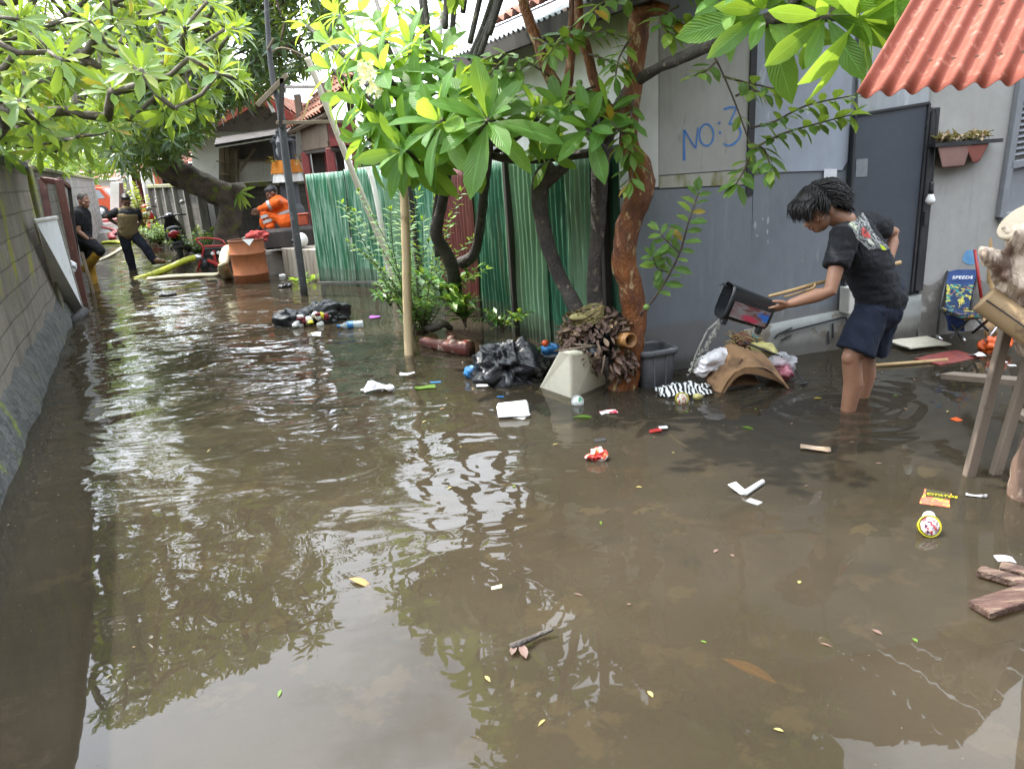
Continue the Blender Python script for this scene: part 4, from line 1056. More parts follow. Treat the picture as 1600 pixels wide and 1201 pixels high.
for px, py, Y, ax, n_, L in ((1345, 30, 3.55, (.5, -.5, -.1), 15, .42), (1195, 18, 4.0, (-.2, -.7, .0), 14, .40), (1290, 25, 3.6, (-.3, -.8, -.3), 10, .36), (1150, -10, 4.2, (-.6, -.5, .5), 10, .36), (1240, -40, 4.0, (0, -.4, .8), 12, .4), (1400, -30, 3.6, (.5, -.2, .7), 14, .42),
                             (880, 172, 5.1, (-.4, -.5, .6), 10, .30), (920, 200, 4.95, (-.1, -.8, .4), 10, .34), (950, 178, 5.0, (.3, -.5, .8), 9, .3), (860, 245, 5.3, (-.3, -.7, .4), 8, .24), (1310, -90, 3.8, (0, -.2, 1), 13, .42), (1230, -150, 4.2, (-.2, -.1, 1), 14, .42)):
    rosette(m, P(px, py, Y), Vector(ax), n_, L, L * .29, 15, 110, 6, .5)
m.build('crown', M_fr, f2t, fix=False)

# ---- guava with the peeling orange trunk
random.seed(33)
gt = thing('guava_tree', 'guava tree with peeling orange-brown trunk standing in water before the grey sheets', 'tree', P(975, 605, 5.17) + Vector((0, 0, -.2)))
m = MB()
sp_, R_ = spath([(972, 640, 5.17, .105), (975, 600, 5.17, .097), (984, 545, 5.17, .092), (991, 495, 5.17, .085), (983, 440, 5.17, .08), (974, 400, 5.17, .082), (984, 345, 5.17, .082), (1003, 295, 5.17, .084), (1000, 265, 5.17, .075), (984, 225, 5.17, .06), (985, 170, 5.17, .055), (992, 100, 5.2, .06), (1000, 30, 5.2, .062), (1006, -60, 5.2, .055), (1000, -200, 5.2, .05), (1030, -420, 5.1, .04)], 6)
bark_tube(m, sp_, R_, 20, .2, 8)
for L_ in ([(988, 205, 5.17, .05), (950, 172, 5.3, .05), (905, 160, 5.4, .05), (880, 148, 5.4, .048), (860, 118, 5.4, .042), (838, 60, 5.4, .038), (818, 5, 5.4, .035), (806, -60, 5.4, .03), (760, -260, 5.3, .026)],
           [(884, 150, 5.4, .035), (890, 110, 5.45, .032), (893, 70, 5.45, .03), (898, -60, 5.5, .028)],
           [(945, 172, 5.3, .04), (930, 130, 5.3, .035), (918, 85, 5.3, .033), (905, 30, 5.3, .03), (902, -60, 5.3, .03), (880, -300, 5.0, .03)],
           [(998, 22, 5.2, .05), (1020, 12, 5.1, .045), (1045, 16, 5.05, .03)], [(1005, -50, 5.2, .04), (1080, -120, 5.0, .035), (1180, -200, 4.8, .03), (1290, -330, 4.6, .025)]):
    s2, r2 = spath(L_); bark_tube(m, s2, r2, 12, .22, 9)
m.build('trunk', M_barkg, gt)
m = MB(); tw = MB()
def gtwig(lst, L=.14, W=.062, gap=.055, droop=.5, r=.008, up=Vector((0, 0, 1))):
    pts = smooth_path([P(*q) for q in lst], 4); tw.tube(pts, [lerp(r, r * .5, i / (len(pts) - 1)) for i in range(len(pts))], 5)
    twig_leaves(m, pts[len(pts) // 5:], L, W, gap, droop, updir=up)
gtwig([(1100, 66, 4.9), (1122, 100, 4.85), (1150, 165, 4.8), (1176, 238, 4.8)], .11, .05, .42, .6)
gtwig([(1172, 200, 4.8), (1210, 190, 4.7), (1260, 165, 4.6), (1330, 150, 4.5)], .125, .06, .038, .6)
gtwig([(1172, 235, 4.8), (1220, 210, 4.6), (1270, 195, 4.5), (1335, 178, 4.45)], .125, .06, .038, .6)
gtwig([(1172, 238, 4.8), (1165, 262, 4.7), (1150, 288, 4.6)], .15, .07, .05, .4)
gtwig([(1175, 225, 4.75), (1195, 235, 4.6), (1205, 265, 4.5)], .14, .07, .045, .4)
gtwig([(1130, 120, 4.85), (1170, 130, 4.7), (1215, 140, 4.6)], .14, .065, .06, .5)
gtwig([(1120, 95, 4.85), (1105, 110, 4.7), (1085, 118, 4.6)], .12, .055, .06, .4)
gtwig([(1150, 150, 4.8), (1172, 140, 4.7), (1195, 148, 4.6)], .13, .06, .05, .5)
for lst in ([(985, 60, 5.1), (968, 90, 4.95), (962, 120, 4.9)], [(985, 175, 5.1), (972, 190, 5.0), (968, 225, 4.95)], [(990, 150, 5.1), (985, 190, 4.95), (985, 240, 4.95)], [(985, 230, 5.1), (990, 255, 5.0), (985, 285, 4.95)],
            [(905, 60, 5.25), (930, 50, 5.1), (960, 55, 5.0)], [(840, 60, 5.35), (860, 70, 5.2), (895, 60, 5.1)], [(905, 30, 5.25), (880, 60, 5.1), (858, 85, 5.0)], [(920, 85, 5.25), (950, 95, 5.1), (975, 110, 5.0)],
            [(860, 120, 5.35), (820, 95, 5.3), (780, 85, 5.2), (745, 100, 5.2)], [(820, 95, 5.3), (790, 120, 5.2), (770, 150, 5.1)], [(780, 85, 5.2), (745, 110, 5.2), (715, 140, 5.2)], [(790, 95, 5.2), (770, 110, 5.1), (735, 150, 5.0)], [(930, 135, 5.25), (905, 145, 5.2), (890, 160, 5.1)],
            [(1040, 20, 5.0), (1070, 40, 4.9), (1090, 30, 4.85)], [(1060, 10, 5.0), (1030, 30, 4.9), (1050, 55, 4.8)], [(1010, -20, 5.1), (1080, -15, 4.9), (1120, 20, 4.8)], [(1000, 0, 5.1), (950, 0, 5.0), (925, 20, 4.9)], [(985, 215, 5.0), (968, 205, 4.9), (955, 190, 4.9)]):
    gtwig(lst, .15, .068, .05, .35)
# sprig at the foot
gtwig([(1000, 492, 5.1), (1030, 455, 5.0), (1060, 400, 4.95), (1075, 350, 4.9), (1092, 300, 4.9)], .125, .06, .06, .1, .009, Vector((.1, -.8, .6)))
gtwig([(1045, 425, 5.0), (1028, 420, 4.95), (1020, 400, 4.9)], .11, .05, .04, .1, .005, Vector((.1, -.8, .6)))
gtwig([(1062, 395, 4.95), (1040, 375, 4.9), (1030, 360, 4.9)], .11, .05, .04, .1, .005, Vector((.1, -.8, .6)))
# crown above the picture: it shades the yard and darkens the water under it
gtips = []
for _ in range(3000):
    y_ = rnd(3.3, 5.6); p = Vector((rnd(-.1, .40) * y_, y_, rnd(2.6, 4.3)))
    e_ = (p.z - 1.6) / p.y
    if e_ < .26 or (p.z + 1.6) / p.y > 1.02 + .25 * mnoise.noise(p * 1.3): continue
    if p.x < -.02 * p.y and e_ < .5: continue
    if all((p - q).length > .27 for q in gtips): gtips.append(p)
    if len(gtips) > 190: break
nodes, paths, rad = grow([(P(1000, -200, 5.2), .05), (P(1030, -420, 5.1), .04), (Vector((1.0, 4.9, 4.6)), .03)], gtips, .009, .04)
limbs(tw, nodes, paths, rad, 5)
for path in paths:
    e = nodes[path[-1]]
    for k in range(5):
        d = Vector((rnd(-1, 1), rnd(-1, 1), rnd(-.7, .5))).normalized()
        twig_leaves(m, [e, e + d * .2, e + d * .4 + Vector((0, 0, -.05))], .15, .07, .06, .4, nl=2)
tw.build('twigs', M_barkm, gt)
m.build('crown', M_gu, gt, fix=False)
M_fruit = pm('green_fruit', (.16, .26, .06), (.12, .2, .04), 12, .4, 0)
for px, py, Y in ((785, 108, 5.1), (800, 118, 5.1), (820, 98, 5.2), (776, 122, 5.1), (905, 130, 5.1), (1010, 480, 5.0)):
    m = MB(); m.ball(P(px, py, Y), .022); m.build('fruit', M_fruit, gt)

# ---- left tree hanging over the block wall
random.seed(5)
lt_ = thing('frangipani_tree', 'many-branched frangipani leaning over left block wall, olive leaf tufts at twig ends', 'tree', LW(5.0, -1.0, -.2))
T0 = [(LW(5.0, -1.0, -.2), .16), (LW(5.0, -1.0, 1.3), .14), (LW(5.2, -.8, 2.0), .13), (LW(5.3, -.7, 2.5), .1)]
tips = []
for _ in range(5000):
    px, py = rnd(-160, 372), rnd(-330, 270)
    lim = 285 - max(0, px - 90) * .55
    if py > lim: continue
    if px > 215 and (py < -60 or rnd(0, 1) < .25): continue
    Y = rnd(5.6, 9.5)
    p = P(px, py, Y)
    if (p.z + 1.6) / math.hypot(p.x, p.y) > .66: continue
    if p.z < 1.95 and (p - LA).dot(AN) > -.3: continue
    if all((p - q).length > .235 for q in tips): tips.append(p)
tips = tips[:310]
for px, py, Y in ((350, 105, 7.6), (330, 30, 8), (310, 45, 7.8), (270, 118, 7.2), (300, 92, 7.6), (325, 140, 7.6), (262, 70, 7.2)): tips.append(P(px, py, Y))
nodes, paths, rad = grow(T0, tips, .014, .11, sag=.16, power=.40)
m = MB(); bark_tube(m, smooth_path([p for p, _ in T0], 4), [.15, .15, .145, .14, .14, .14, .135, .13, .13, .12, .11, .1, .09], 14, .15, 6); m.build('trunk', M_bark, lt_)
m = MB(); limbs(m, nodes, paths, rad, 7); m.build('branches', M_bark, lt_)
m = MB()
for path in paths:
    e = nodes[path[-1]]; ax = (e - nodes[path[-2]]).normalized() + Vector((.15, 0, .7))
    rosette(m, e, ax, random.randint(11, 17), rnd(.18, .235), .062, 10, 105, 3, .45, .25, 0)
m.build('crown', M_left, lt_, fix=False)

# ---- bushy tree behind the second wall, farther along the alley
random.seed(9)
bt = thing('bushy_tree', 'bright green small-leaved tree spilling over the wall above the man in yellow boots', 'tree', LW(13, -1.6, -.2))
T0 = [(LW(13, -1.6, -.2), .14), (LW(13, -1.5, 1.5), .12), (LW(12.8, -1.3, 2.6), .09)]
tips = []
for _ in range(4000):
    p = LW(rnd(8.0, 19), rnd(-2.6, .75), rnd(1.3, 5.2))
    if p.z < 2.0 + max(0, (p - LA).dot(AN) + .3) * .8 - rnd(0, .3): continue
    if (p - LA).dot(AN) > -.25 and p.z < 1.9: continue
    if all((p - q).length > .36 for q in tips): tips.append(p)
    if len(tips) > 330: break
nodes, paths, rad = grow(T0, tips, .008, .08)
m = MB(); m.tube([p for p, _ in T0], [.14, .12, .09], 10); limbs(m, nodes, paths, rad, 5); m.build('trunk', M_bark, bt)
m = MB()
for path in paths:
    e = nodes[path[-1]]
    rosette(m, e, Vector((rnd(-.6, .8), rnd(-.8, .2), rnd(-.3, 1))), 20, .2, .062, 5, 150, 2, .5, .2, 0, .5, .35)
m.build('crown', M_bush, bt, fix=False)

# ---- dark dense tree with the leaning trunk
random.seed(12)
mt_ = thing('mango_tree', 'dense dark-leaved tree with thick mossy trunk leaning left over the panel fence', 'tree', P(357, 392, 16.2) + Vector((0, 0, -.1)))
m = MB()
sp_, R_ = spath([(354, 405, 16.2, .30), (356, 360, 16.2, .235), (361, 325, 16.2, .24), (356, 308, 16.2, .26), (330, 296, 16.3, .25), (300, 282, 16.5, .26), (268, 266, 16.6, .27), (240, 236, 16.6, .24), (225, 190, 16.2, .2), (240, 120, 16, .17), (290, 40, 15.5, .14), (330, -60, 15.5, .1)], 6)
bark_tube(m, sp_, R_, 18, .16, 4)
for L_ in ([(358, 312, 16.2, .2), (372, 300, 16.1, .17), (374, 290, 16.05, .14)], [(228, 200, 16.2, .14), (190, 120, 16, .1), (200, 30, 15.5, .07)], [(240, 130, 16, .13), (330, 110, 15.2, .1), (420, 90, 14.6, .07), (470, 60, 14.5, .05)], [(270, 70, 15.7, .1), (380, 20, 15, .08), (440, -60, 15, .06)]):
    s2, r2 = spath(L_); bark_tube(m, s2, r2, 12, .2, 4)
m.build('trunk', M_barkm, mt_)
tips = []
def in_mango(px, py):
    if px < 150 or px > 530: return False
    top_ = -420
    bot = 305 - (px - 215) * 1.04 if px > 215 else 305 - (215 - px) * 1.6
    if px > 340: bot = 175 - (px - 340) * .52
    return top_ < py < bot
for _ in range(30000):
    px, py = rnd(150, 530), rnd(-420, 310)
    if not in_mango(px, py): continue
    if mnoise.noise(Vector((px * .018, py * .018, 2.0))) > (.42 if py > 110 else .22): continue
    p = P(px, py, rnd(13.6, 17.8) if py < 240 else rnd(14.6, 16.6))
    if p.z < 1.85 or p.z > 5.9: continue
    if all((p - q).length > .27 for q in tips): tips.append(p)
    if len(tips) > 1300: break
m2 = MB(); nodes, paths, rad = grow([(P(240, 130, 16), .1), (P(290, 40, 15.5), .1), (P(330, -60, 15.5), .08)], tips[:260], .012, .09); limbs(m2, nodes, paths, rad, 5); m2.build('branches', M_barkm, mt_)
m = MB()
for e in tips:
    rosette(m, e, Vector((rnd(-.8, .8), rnd(-1, .2), rnd(-.2, 1))), 15, .34, .06, 20, 140, 2, .6, .2, 0, .45, .3)
m.build('crown', M_mango, mt_, fix=False)
m = MB()
for k in range(7): m.leaf(P(375, 300, 15.9), Vector((rnd(-.3, .7), -.3, rnd(-1, .4))), Vector((0, -1, .3)), .38, .06, 3, .7)
tag(m.build('epiphyte_fern', M_bush, fix=False), 'small green fern growing on knot of leaning mossy trunk', 'fern')

# ---- trees far off
for i, (px, py, Y, h_, r_, lb) in enumerate(((150, 330, 46, 6, 3.2, 'far tree over the red car at end of alley'), (60, 320, 30, 6.5, 3, 'far tree behind the left wall beyond the frangipani'), (215, 300, 48, 8, 3.4, 'far tree behind the white building at end of alley'))):
    b0 = P(px, py, Y); b0.z = 0
    t_ = thing('tree', lb, 'tree', b0)
    m = MB(); m.tube([b0, b0 + Vector((.1, 0, h_ * .55))], [.2, .12], 8); m.build('trunk', M_bark, t_)
    m = MB()
    for k in range(240):
        d = Vector((rnd(-1, 1), rnd(-1, 1), rnd(-1, 1)))
        if d.length > 1: continue
        e = b0 + Vector((0, 0, h_ * .68)) + Vector((d.x * r_, d.y * r_, d.z * h_ * .42))
        rosette(m, e, Vector((rnd(-1, 1), rnd(-1, .3), rnd(-.2, 1))), 12, .6, .2, 10, 150, 2, .4, .2, 0, .5)
    m.build('crown', M_bush if i != 2 else M_mango, t_, fix=False)

# ---- dark leafy tree behind the fence that closes the gap between hut and grey house
random.seed(61)
b0 = P(665, 300, 12.5); b0.z = -.1
t_ = thing('tree', 'dark leafy tree behind corrugated fence between red hut and grey house', 'tree', b0)
m = MB(); m.tube([b0, b0 + Vector((0, 0, 1.6))], [.12, .08], 8); m.build('trunk', M_bark, t_)
m = MB()
for k in range(260):
    e = P(rnd(560, 790), rnd(185, 330), rnd(11.6, 13.6))
    if e.z < .9 or e.z > 2.55 - abs(e.x - b0.x) * .35: continue
    rosette(m, e, Vector((rnd(-1, 1), rnd(-1, .2), rnd(-.2, 1))), 13, .30, .08, 10, 150, 2, .5, .2, 0, .5, .3)
m.build('crown', M_mango, t_, fix=False)

# ---- shrubs and small plants
random.seed(41)
def shrub(name, label, cat, base, sprays, L, W, gap, mat, grp=None, droop=.2, r=.006):
    t_ = thing(name, label, cat, base, grp)
    s_ = MB(); f_ = MB()
    for lst in sprays:
        pts = smooth_path(lst, 4); s_.tube(pts, [lerp(r, r * .4, i / (len(pts) - 1)) for i in range(len(pts))], 5)
        twig_leaves(f_, pts[1:], L, W, gap, droop, nl=2)
    s_.build('stems', M_barkm, t_); f_.build('foliage', mat, t_, fix=False)
    return t_
sb = P(648, 470, 7.6); sb.z = -.05
sprays = []
for (x, y, Y) in ((535, 318, 6.6), (555, 332, 6.6), (545, 378, 6.7), (575, 405, 6.9), (610, 330, 6.8), (640, 350, 7.0), (655, 300, 7.4), (680, 310, 7.6), (660, 345, 7.2), (720, 300, 7.4), (700, 340, 7.4), (740, 370, 7.2), (690, 420, 7), (640, 420, 6.9), (600, 440, 7.0), (620, 465, 7.0), (600, 425, 7.2), (670, 450, 6.8), (720, 445, 6.8), (690, 470, 6.8), (650, 385, 7.2), (760, 420, 7.0), (560, 300, 6.9), (625, 300, 7.2), (670, 380, 7), (700, 390, 7.2), (655, 470, 6.8)):
    e = P(x, y, Y); sprays.append([sb + Vector((rnd(-.1, .1), rnd(-.1, .1), 0)), lerp(sb, e, .5) + Vector((rnd(-.1, .1), 0, .12)), e])
shrub('shrub', 'tangled small-leaved shrub at the foot of bamboo pole and frangipani stems', 'shrub', sb, sprays, .085, .036, .045, M_shrub)
def sprays_at(px, py, Y, n, hgt, spread):
    b0 = P(px, py, Y); o = []
    for k in range(n):
        e = b0 + Vector((rnd(-1, 1) * spread, rnd(-1, .4) * spread, hgt * rnd(.5, 1.05)))
        o.append([b0, lerp(b0, e, .5) + Vector((0, 0, .06)), e])
    return b0, o
for (px, py, Y, n_, hg, sp2, L, lab) in ((728, 512, 6.7, 9, .36, .25, .15, 'glossy broad-leaved plant growing from the debris line below maroon sheet'), (785, 520, 6.6, 8, .2, .22, .11, 'low leafy plant between dark green fence sheet and black rubbish bag'), (700, 470, 6.9, 9, .3, .3, .13, 'leafy plant hanging low over the water right of bamboo pole'),
                                     (610, 478, 7.4, 8, .22, .25, .09, 'low clump of leaves at water line left of bamboo pole')):
    b0, o = sprays_at(px, py, Y, n_, hg, sp2); shrub('leafy_plant', lab, 'plant', b0, o, L, L * .42, .05, M_shrub, droop=.1)
b0, o = sprays_at(228, 372, 22.5, 26, 1.45, .28); shrub('yellow_shrub', 'tall yellow-green shrub beside the gate pillar behind red scooter', 'shrub', b0, o, .13, .07, .09, leaf_mat('yellow_leaf', (.3, .33, .03), (.4, .4, .05), None, 0))
for px, py, Y, lab in ((250, 383, 19.8, 'bright green weeds at water edge left of the black scooter'), (314, 402, 17.2, 'bright green weeds between black scooter and red pump')):
    b0, o = sprays_at(px, py, Y, 34, .62, .62); shrub('weeds', lab, 'weeds', b0, o, .14, .05, .08, M_bush)
# ================================================================== PEOPLE
def skin_mat(name, c): 
    m_ = pm(name, c, tuple(x * .85 for x in c), 9, .5, .12, .004, spec=.45, bscale=140)
    b = m_.node_tree.nodes['Principled BSDF']; b.inputs['Subsurface Weight'].default_value = .08; b.inputs['Subsurface Scale'].default_value = .02
    return m_
def cloth_mat(name, c, rough=.9, fold=.5, sc_=9):
    m_, nt, b = new_mat(name, rough, .2)
    n1 = noise(nt, sc_, 4, (1, 1, .7), dist=1.1); n2 = noise(nt, 120, 2)
    nt.links.new(mixc(nt, ramp(nt, n1, .3, .7), c, tuple(x * .8 for x in c)), b.inputs['Base Color'])
    nt.links.new(bump(nt, math2(nt, 'ADD', n1, math2(nt, 'MULTIPLY', n2, .1)), fold, .03), b.inputs['Normal'])
    b.inputs['Sheen Weight'].default_value = .03
    return m_
M_skin = skin_mat('brown_skin', (.36, .185, .112)); M_skin2 = skin_mat('dark_brown_skin', (.17, .085, .055)); M_skin3 = skin_mat('tan_skin', (.34, .18, .12))
M_hair = pm('black_hair', (.012, .011, .011), (.02, .018, .017), 30, .42, .4, .01, (1, 1, .3), spec=.5)
M_grayhair = pm('cropped_grey_hair', (.10, .085, .075), (.05, .042, .038), 40, .8, .3)
M_eye = pm('eye', (.03, .02, .015), None, 5, .2, 0); M_lip = pm('lips', (.22, .075, .06), None, 9, .5, 0)
def limb(mb, pts, rad, seg=14, ref=None): mb.tube([Vector(p) for p in pts], rad, seg, dome=True, ref=ref)
def head_shape(mb, c, f, u, s=1.0):
    """skull, jaw, nose, brow, ears; c is the skull centre, f the way the face looks, u the crown"""
    f = f.normalized(); u = (u - f * u.dot(f)).normalized(); r_ = f.cross(u)
    M = Matrix((r_, f, u)).transposed()
    def at(x, y, z): return c + M @ (Vector((x, y, z)) * s)
    mb.ball(at(0, -.012, .02), (.076 * s, .098 * s, .095 * s), M)
    mb.ball(at(0, .028, -.045), (.062 * s, .066 * s, .085 * s), M)
    mb.ball(at(0, .055, -.098), (.034 * s, .03 * s, .026 * s), M)
    mb.ball(at(0, .083, .012), (.05 * s, .018 * s, .014 * s), M)
    mb.tube([at(0, .086, .005), at(0, .102, -.028), at(0, .112, -.048)], [.009 * s, .013 * s, .013 * s], 8, dome=True)
    mb.ball(at(.014, .098, -.052), .009 * s); mb.ball(at(-.014, .098, -.052), .009 * s)
    mb.ball(at(0, .092, -.072), (.022 * s, .011 * s, .007 * s), M); mb.ball(at(0, .090, -.083), (.02 * s, .011 * s, .008 * s), M)
    for sg in (-1, 1):
        mb.ball(at(sg * .045, .055, -.035), (.025 * s, .028 * s, .022 * s), M)
        mb.ball(at(sg * .079, -.012, -.02), (.012 * s, .022 * s, .034 * s), M)
    return at, M
def hand(mb, w, d, nrm, s=1.0, curl=.6, spread=.25, thumb=1, fr=.0085):
    """palm, four unequal bent fingers and a thumb; d along the hand, nrm out of the palm"""
    d = d.normalized(); nrm = (nrm - d * nrm.dot(d)).normalized(); x = d.cross(nrm)
    pc_ = w + d * .05 * s
    mb.ball(pc_, (.042 * s, .056 * s, .017 * s), Matrix((x, d, nrm)).transposed())
    limb(mb, [w - d * .02, w + d * .03], [(.024 * s, .02 * s)] * 2, 10, nrm)
    for k, L_ in enumerate((.072, .082, .076, .06)):
        o = (k - 1.5) * .0205 * s
        b0 = w + d * (.088 - .004 * abs(k - 1.2)) * s + x * o
        dd = (d + x * (k - 1.5) * spread * .18).normalized(); p = b0.copy(); pts = [b0 - dd * .035 * s, b0]
        for j, fr_ in enumerate((.45, .3, .25)):
            dd = (dd + nrm * curl * (.55 + .12 * k * .3)).normalized(); p = p + dd * L_ * fr_ * s; pts.append(p.copy())
        limb(mb, pts, [fr * 1.15 * s, fr * 1.1 * s, fr * s, fr * .95 * s, fr * .8 * s], 8)
    b0 = w + d * .03 * s + x * (-.034 * thumb) * s
    td = (d * .65 - x * thumb * .7 + nrm * .35).normalized()
    limb(mb, [w + d * .02 * s - x * thumb * .015 * s, b0 + nrm * .006 * s, b0 + td * .035 * s, b0 + (td + d * .3).normalized() * .068 * s], [.014 * s, .013 * s, .0105 * s, .008 * s], 8)
def foot(mb, an, d, s=1.0):
    d = Vector((d.x, d.y, d.z)).normalized()
    limb(mb, [an + Vector((0, 0, .0)) - d * .05 * s, an + d * .08 * s + Vector((0, 0, -.04 * s)), an + d * .17 * s + Vector((0, 0, -.055 * s))], [(.036 * s, .045 * s), (.043 * s, .032 * s), (.036 * s, .018 * s)], 12, Vector((0, 0, 1)))
def wrinkle(mb, amt, sc_=11, st=(1, 1, 1)):
    for i, p in enumerate(mb.v):
        q = Vector((p.x * st[0], p.y * st[1], p.z * st[2]))
        mb.v[i] = p + Vector(mnoise.noise_vector(q * sc_)) * amt
    return mb

# ---- the youth bailing water
random.seed(3)
yt = thing('person', 'youth in black printed T-shirt and navy shorts bending to tip water from a dark bin', 'person', P(1333, 637, 4.5))
Yn, Yf = 4.36, 4.60
shN, shF = P(1319, 371, 4.30), P(1358, 352, 4.62)
lat = (shF - shN).normalized()
pel, nk = P(1376, 466, 4.48), P(1326, 351, 4.46)
spine = (nk - pel).normalized(); fwd = spine.cross(lat).normalized()
if fwd.x > 0: fwd = -fwd
elN, wrN = P(1297, 455, 4.20), P(1236, 474, 4.24)
elF, wrF = P(1397, 364, 4.80), P(1390, 404, 4.70)
hpN, hpF = P(1366, 482, 4.40), P(1382, 474, 4.57)
knN, knF = P(1330, 560, 4.36), P(1353, 553, 4.60)
anN, anF = P(1325, 637, 4.40), P(1342, 628, 4.62)
anN = Vector((anN.x, anN.y, -.16)); anF = Vector((anF.x, anF.y, -.16))
m = MB()
hc_ = P(1280, 325, 4.44); hf = Vector((-.86, -.22, -.42)); hu = Vector((-.40, -.08, .92))
hat, HM = head_shape(m, hc_, hf, hu, 1.0)
limb(m, [nk - spine * .06, nk + spine * .02, hat(0, -.03, -.06)], [.066, .056, .054])
limb(m, [shN + fwd * .0, lerp(shN, elN, .5), elN, lerp(elN, wrN, .35), wrN], [.05, .044, .037, .04, .026])
limb(m, [shF, lerp(shF, elF, .5), elF, lerp(elF, wrF, .35), wrF], [.05, .044, .037, .038, .026])
hd = (P(1198, 487, 4.27) - wrN).normalized()
hand(m, wrN + hd * .005, hd, Vector((-.1, .55, .75)), 1.0, .28, .2, 1)
hand(m, wrF, Vector((-.3, -.2, -.8)), Vector((-.6, -.4, .3)), 1.0, .9, .2, -1)
limb(m, [pel, lerp(pel, nk, .55), nk - spine * .05], [(.13, .1), (.14, .1), (.12, .08)], 16, fwd)
for a, k_, n_ in ((hpN, knN, anN), (hpF, knF, anF)):
    sh_ = lerp(k_, n_, .32) + Vector((.022, .0, 0))
    limb(m, [a, lerp(a, k_, .5), k_, sh_, lerp(k_, n_, .7), n_], [.078, .072, .056, .056, .043, .036])
    m.ball(k_ + Vector((-.018, -.012, .01)), (.042, .044, .05))
    foot(m, n_, Vector((-.9, -.15, 0)))
o = blend(m, .0055, 5).build('body', M_skin, yt, fix=False)
# eyes, brows and lips as small set-in parts of the face
for nm_, pts, mt2 in (('eye', [(-.03, .081, -.012), (.03, .081, -.012)], M_eye),):
    for q in pts:
        e_ = MB(); e_.ball(hat(*q), (.013, .008, .006), HM); e_.build(nm_, mt2, yt)
e_ = MB()
for sg in (-1, 1): e_.tube([hat(sg * .014, .094, .008), hat(sg * .034, .086, .014), hat(sg * .052, .068, .006)], [.0035, .0045, .002], 6)
e_.build('eyebrows', M_hair, yt)
e_ = MB(); e_.tube([hat(-.02, .094, -.077), hat(0, .102, -.077), hat(.02, .094, -.077)], [.002, .005, .002], 6); e_.build('lips', M_lip, yt)
# hair: cap and overlapping locks
m = MB()
m.ball(hat(0, -.03, .036), (.090, .108, .094), HM, 20, 14); m.ball(hat(0, .03, .085), (.08, .075, .05), HM)
m = blend(m, .008, 4)
cap = MB(); cap.v, cap.f, cap.m, cap.uv, cap.s = m.v, m.f, m.m, m.uv, m.s
for k in range(1900):
    th = rnd(0, 6.283); z = rnd(-.06, 1) 
    if math.sin(th) > .35 and z < .42: continue           # face side stays clear
    rr = math.sqrt(max(0, 1 - z * z)); d = Vector((math.cos(th) * rr * .094, math.sin(th) * rr * .112 - .03, z * .1 + .04))
    p = hat(*d); n_ = (p - hat(0, -.02, .03)).normalized()
    fl = HM @ Vector((rnd(-.6, .6), .55 if d.y > -.02 else -.5, -.75 + rnd(-.3, .3)))
    fl = (fl - n_ * fl.dot(n_) * .6).normalized(); L_ = rnd(.06, .11)
    pts = [p - n_ * .006, p + fl * L_ * .35 + n_ * rnd(.008, .016) + Vector((rnd(-1, 1), rnd(-1, 1), rnd(-1, 1))) * .007, p + fl * L_ * .7 + n_ * rnd(.004, .018) + Vector((rnd(-1, 1), rnd(-1, 1), rnd(-1, 1))) * .011, p + fl * L_ + n_ * rnd(-.012, .024) + Vector((rnd(-1, 1), rnd(-1, 1), rnd(-1, 1))) * .014]
    cap.tube(smooth_path(pts, 2), [.003, .0036, .0034, .003, .0024, .0016, .0005], 4)
for k in range(320):                                        # fringe over the brow
    x = rnd(-.085, .085); p = hat(x, .055 + rnd(-.02, .03), .075 + rnd(-.02, .02))
    e_ = hat(x * 1.05 + rnd(-.02, .02), .115 + rnd(-.015, .03), .005 + rnd(-.03, .03))
    cap.tube(smooth_path([p, lerp(p, e_, .45) + (HM @ Vector((rnd(-.012, .012), .022, .02))), e_ + Vector((rnd(-1, 1), rnd(-1, 1), rnd(-1, 1))) * .008], 3), [.003, .0036, .0034, .003, .0024, .0016, .0005], 4)
for k in range(200):                                        # nape
    x = rnd(-.07, .07); p = hat(x, -.1, -.02 + rnd(-.03, .03)); e_ = hat(x * 1.1, -.135 + rnd(-.02, .02), -.075 + rnd(-.04, .02))
    cap.tube(smooth_path([p, lerp(p, e_, .5) + (HM @ Vector((0, -.015, .0))), e_], 3), [.003, .0036, .0034, .003, .0024, .0016, .0005], 4)
cap.build('hair', M_hair, yt, fix=False)
# shirt
M_tee = cloth_mat('black_cotton', (.016, .017, .02), .85, .75, 8)
m = MB()
b0 = P(1378, 465, 4.48)
limb(m, [b0 - spine * .0, b0 + spine * .05, lerp(b0, nk, .3), lerp(b0, nk, .62), nk - spine * .075 - fwd * .005], [(.176, .142), (.176, .140), (.17, .132), (.185, .138), (.165, .105)], 22, fwd)
m.tube([nk - spine * .09, nk + spine * .012], [(.10, .085), (.066, .062)], 16, ref=fwd)
for sh, el, t in ((shN, elN, .56), (shF, elF, .50)):
    m.tube([lerp(sh, nk, .45) - spine * .01, sh + Vector((0, 0, .005)), lerp(sh, el, .3), lerp(sh, el, t)], [.075, .08, .076, .078], 16)
m = blend(m, .009, 5)
wrinkle(m, .011, 8, (1, 1, 1.5)); wrinkle(m, .006, 19, (.8, .8, 2.0))
tee = m.build('shirt', M_tee, yt, fix=False)
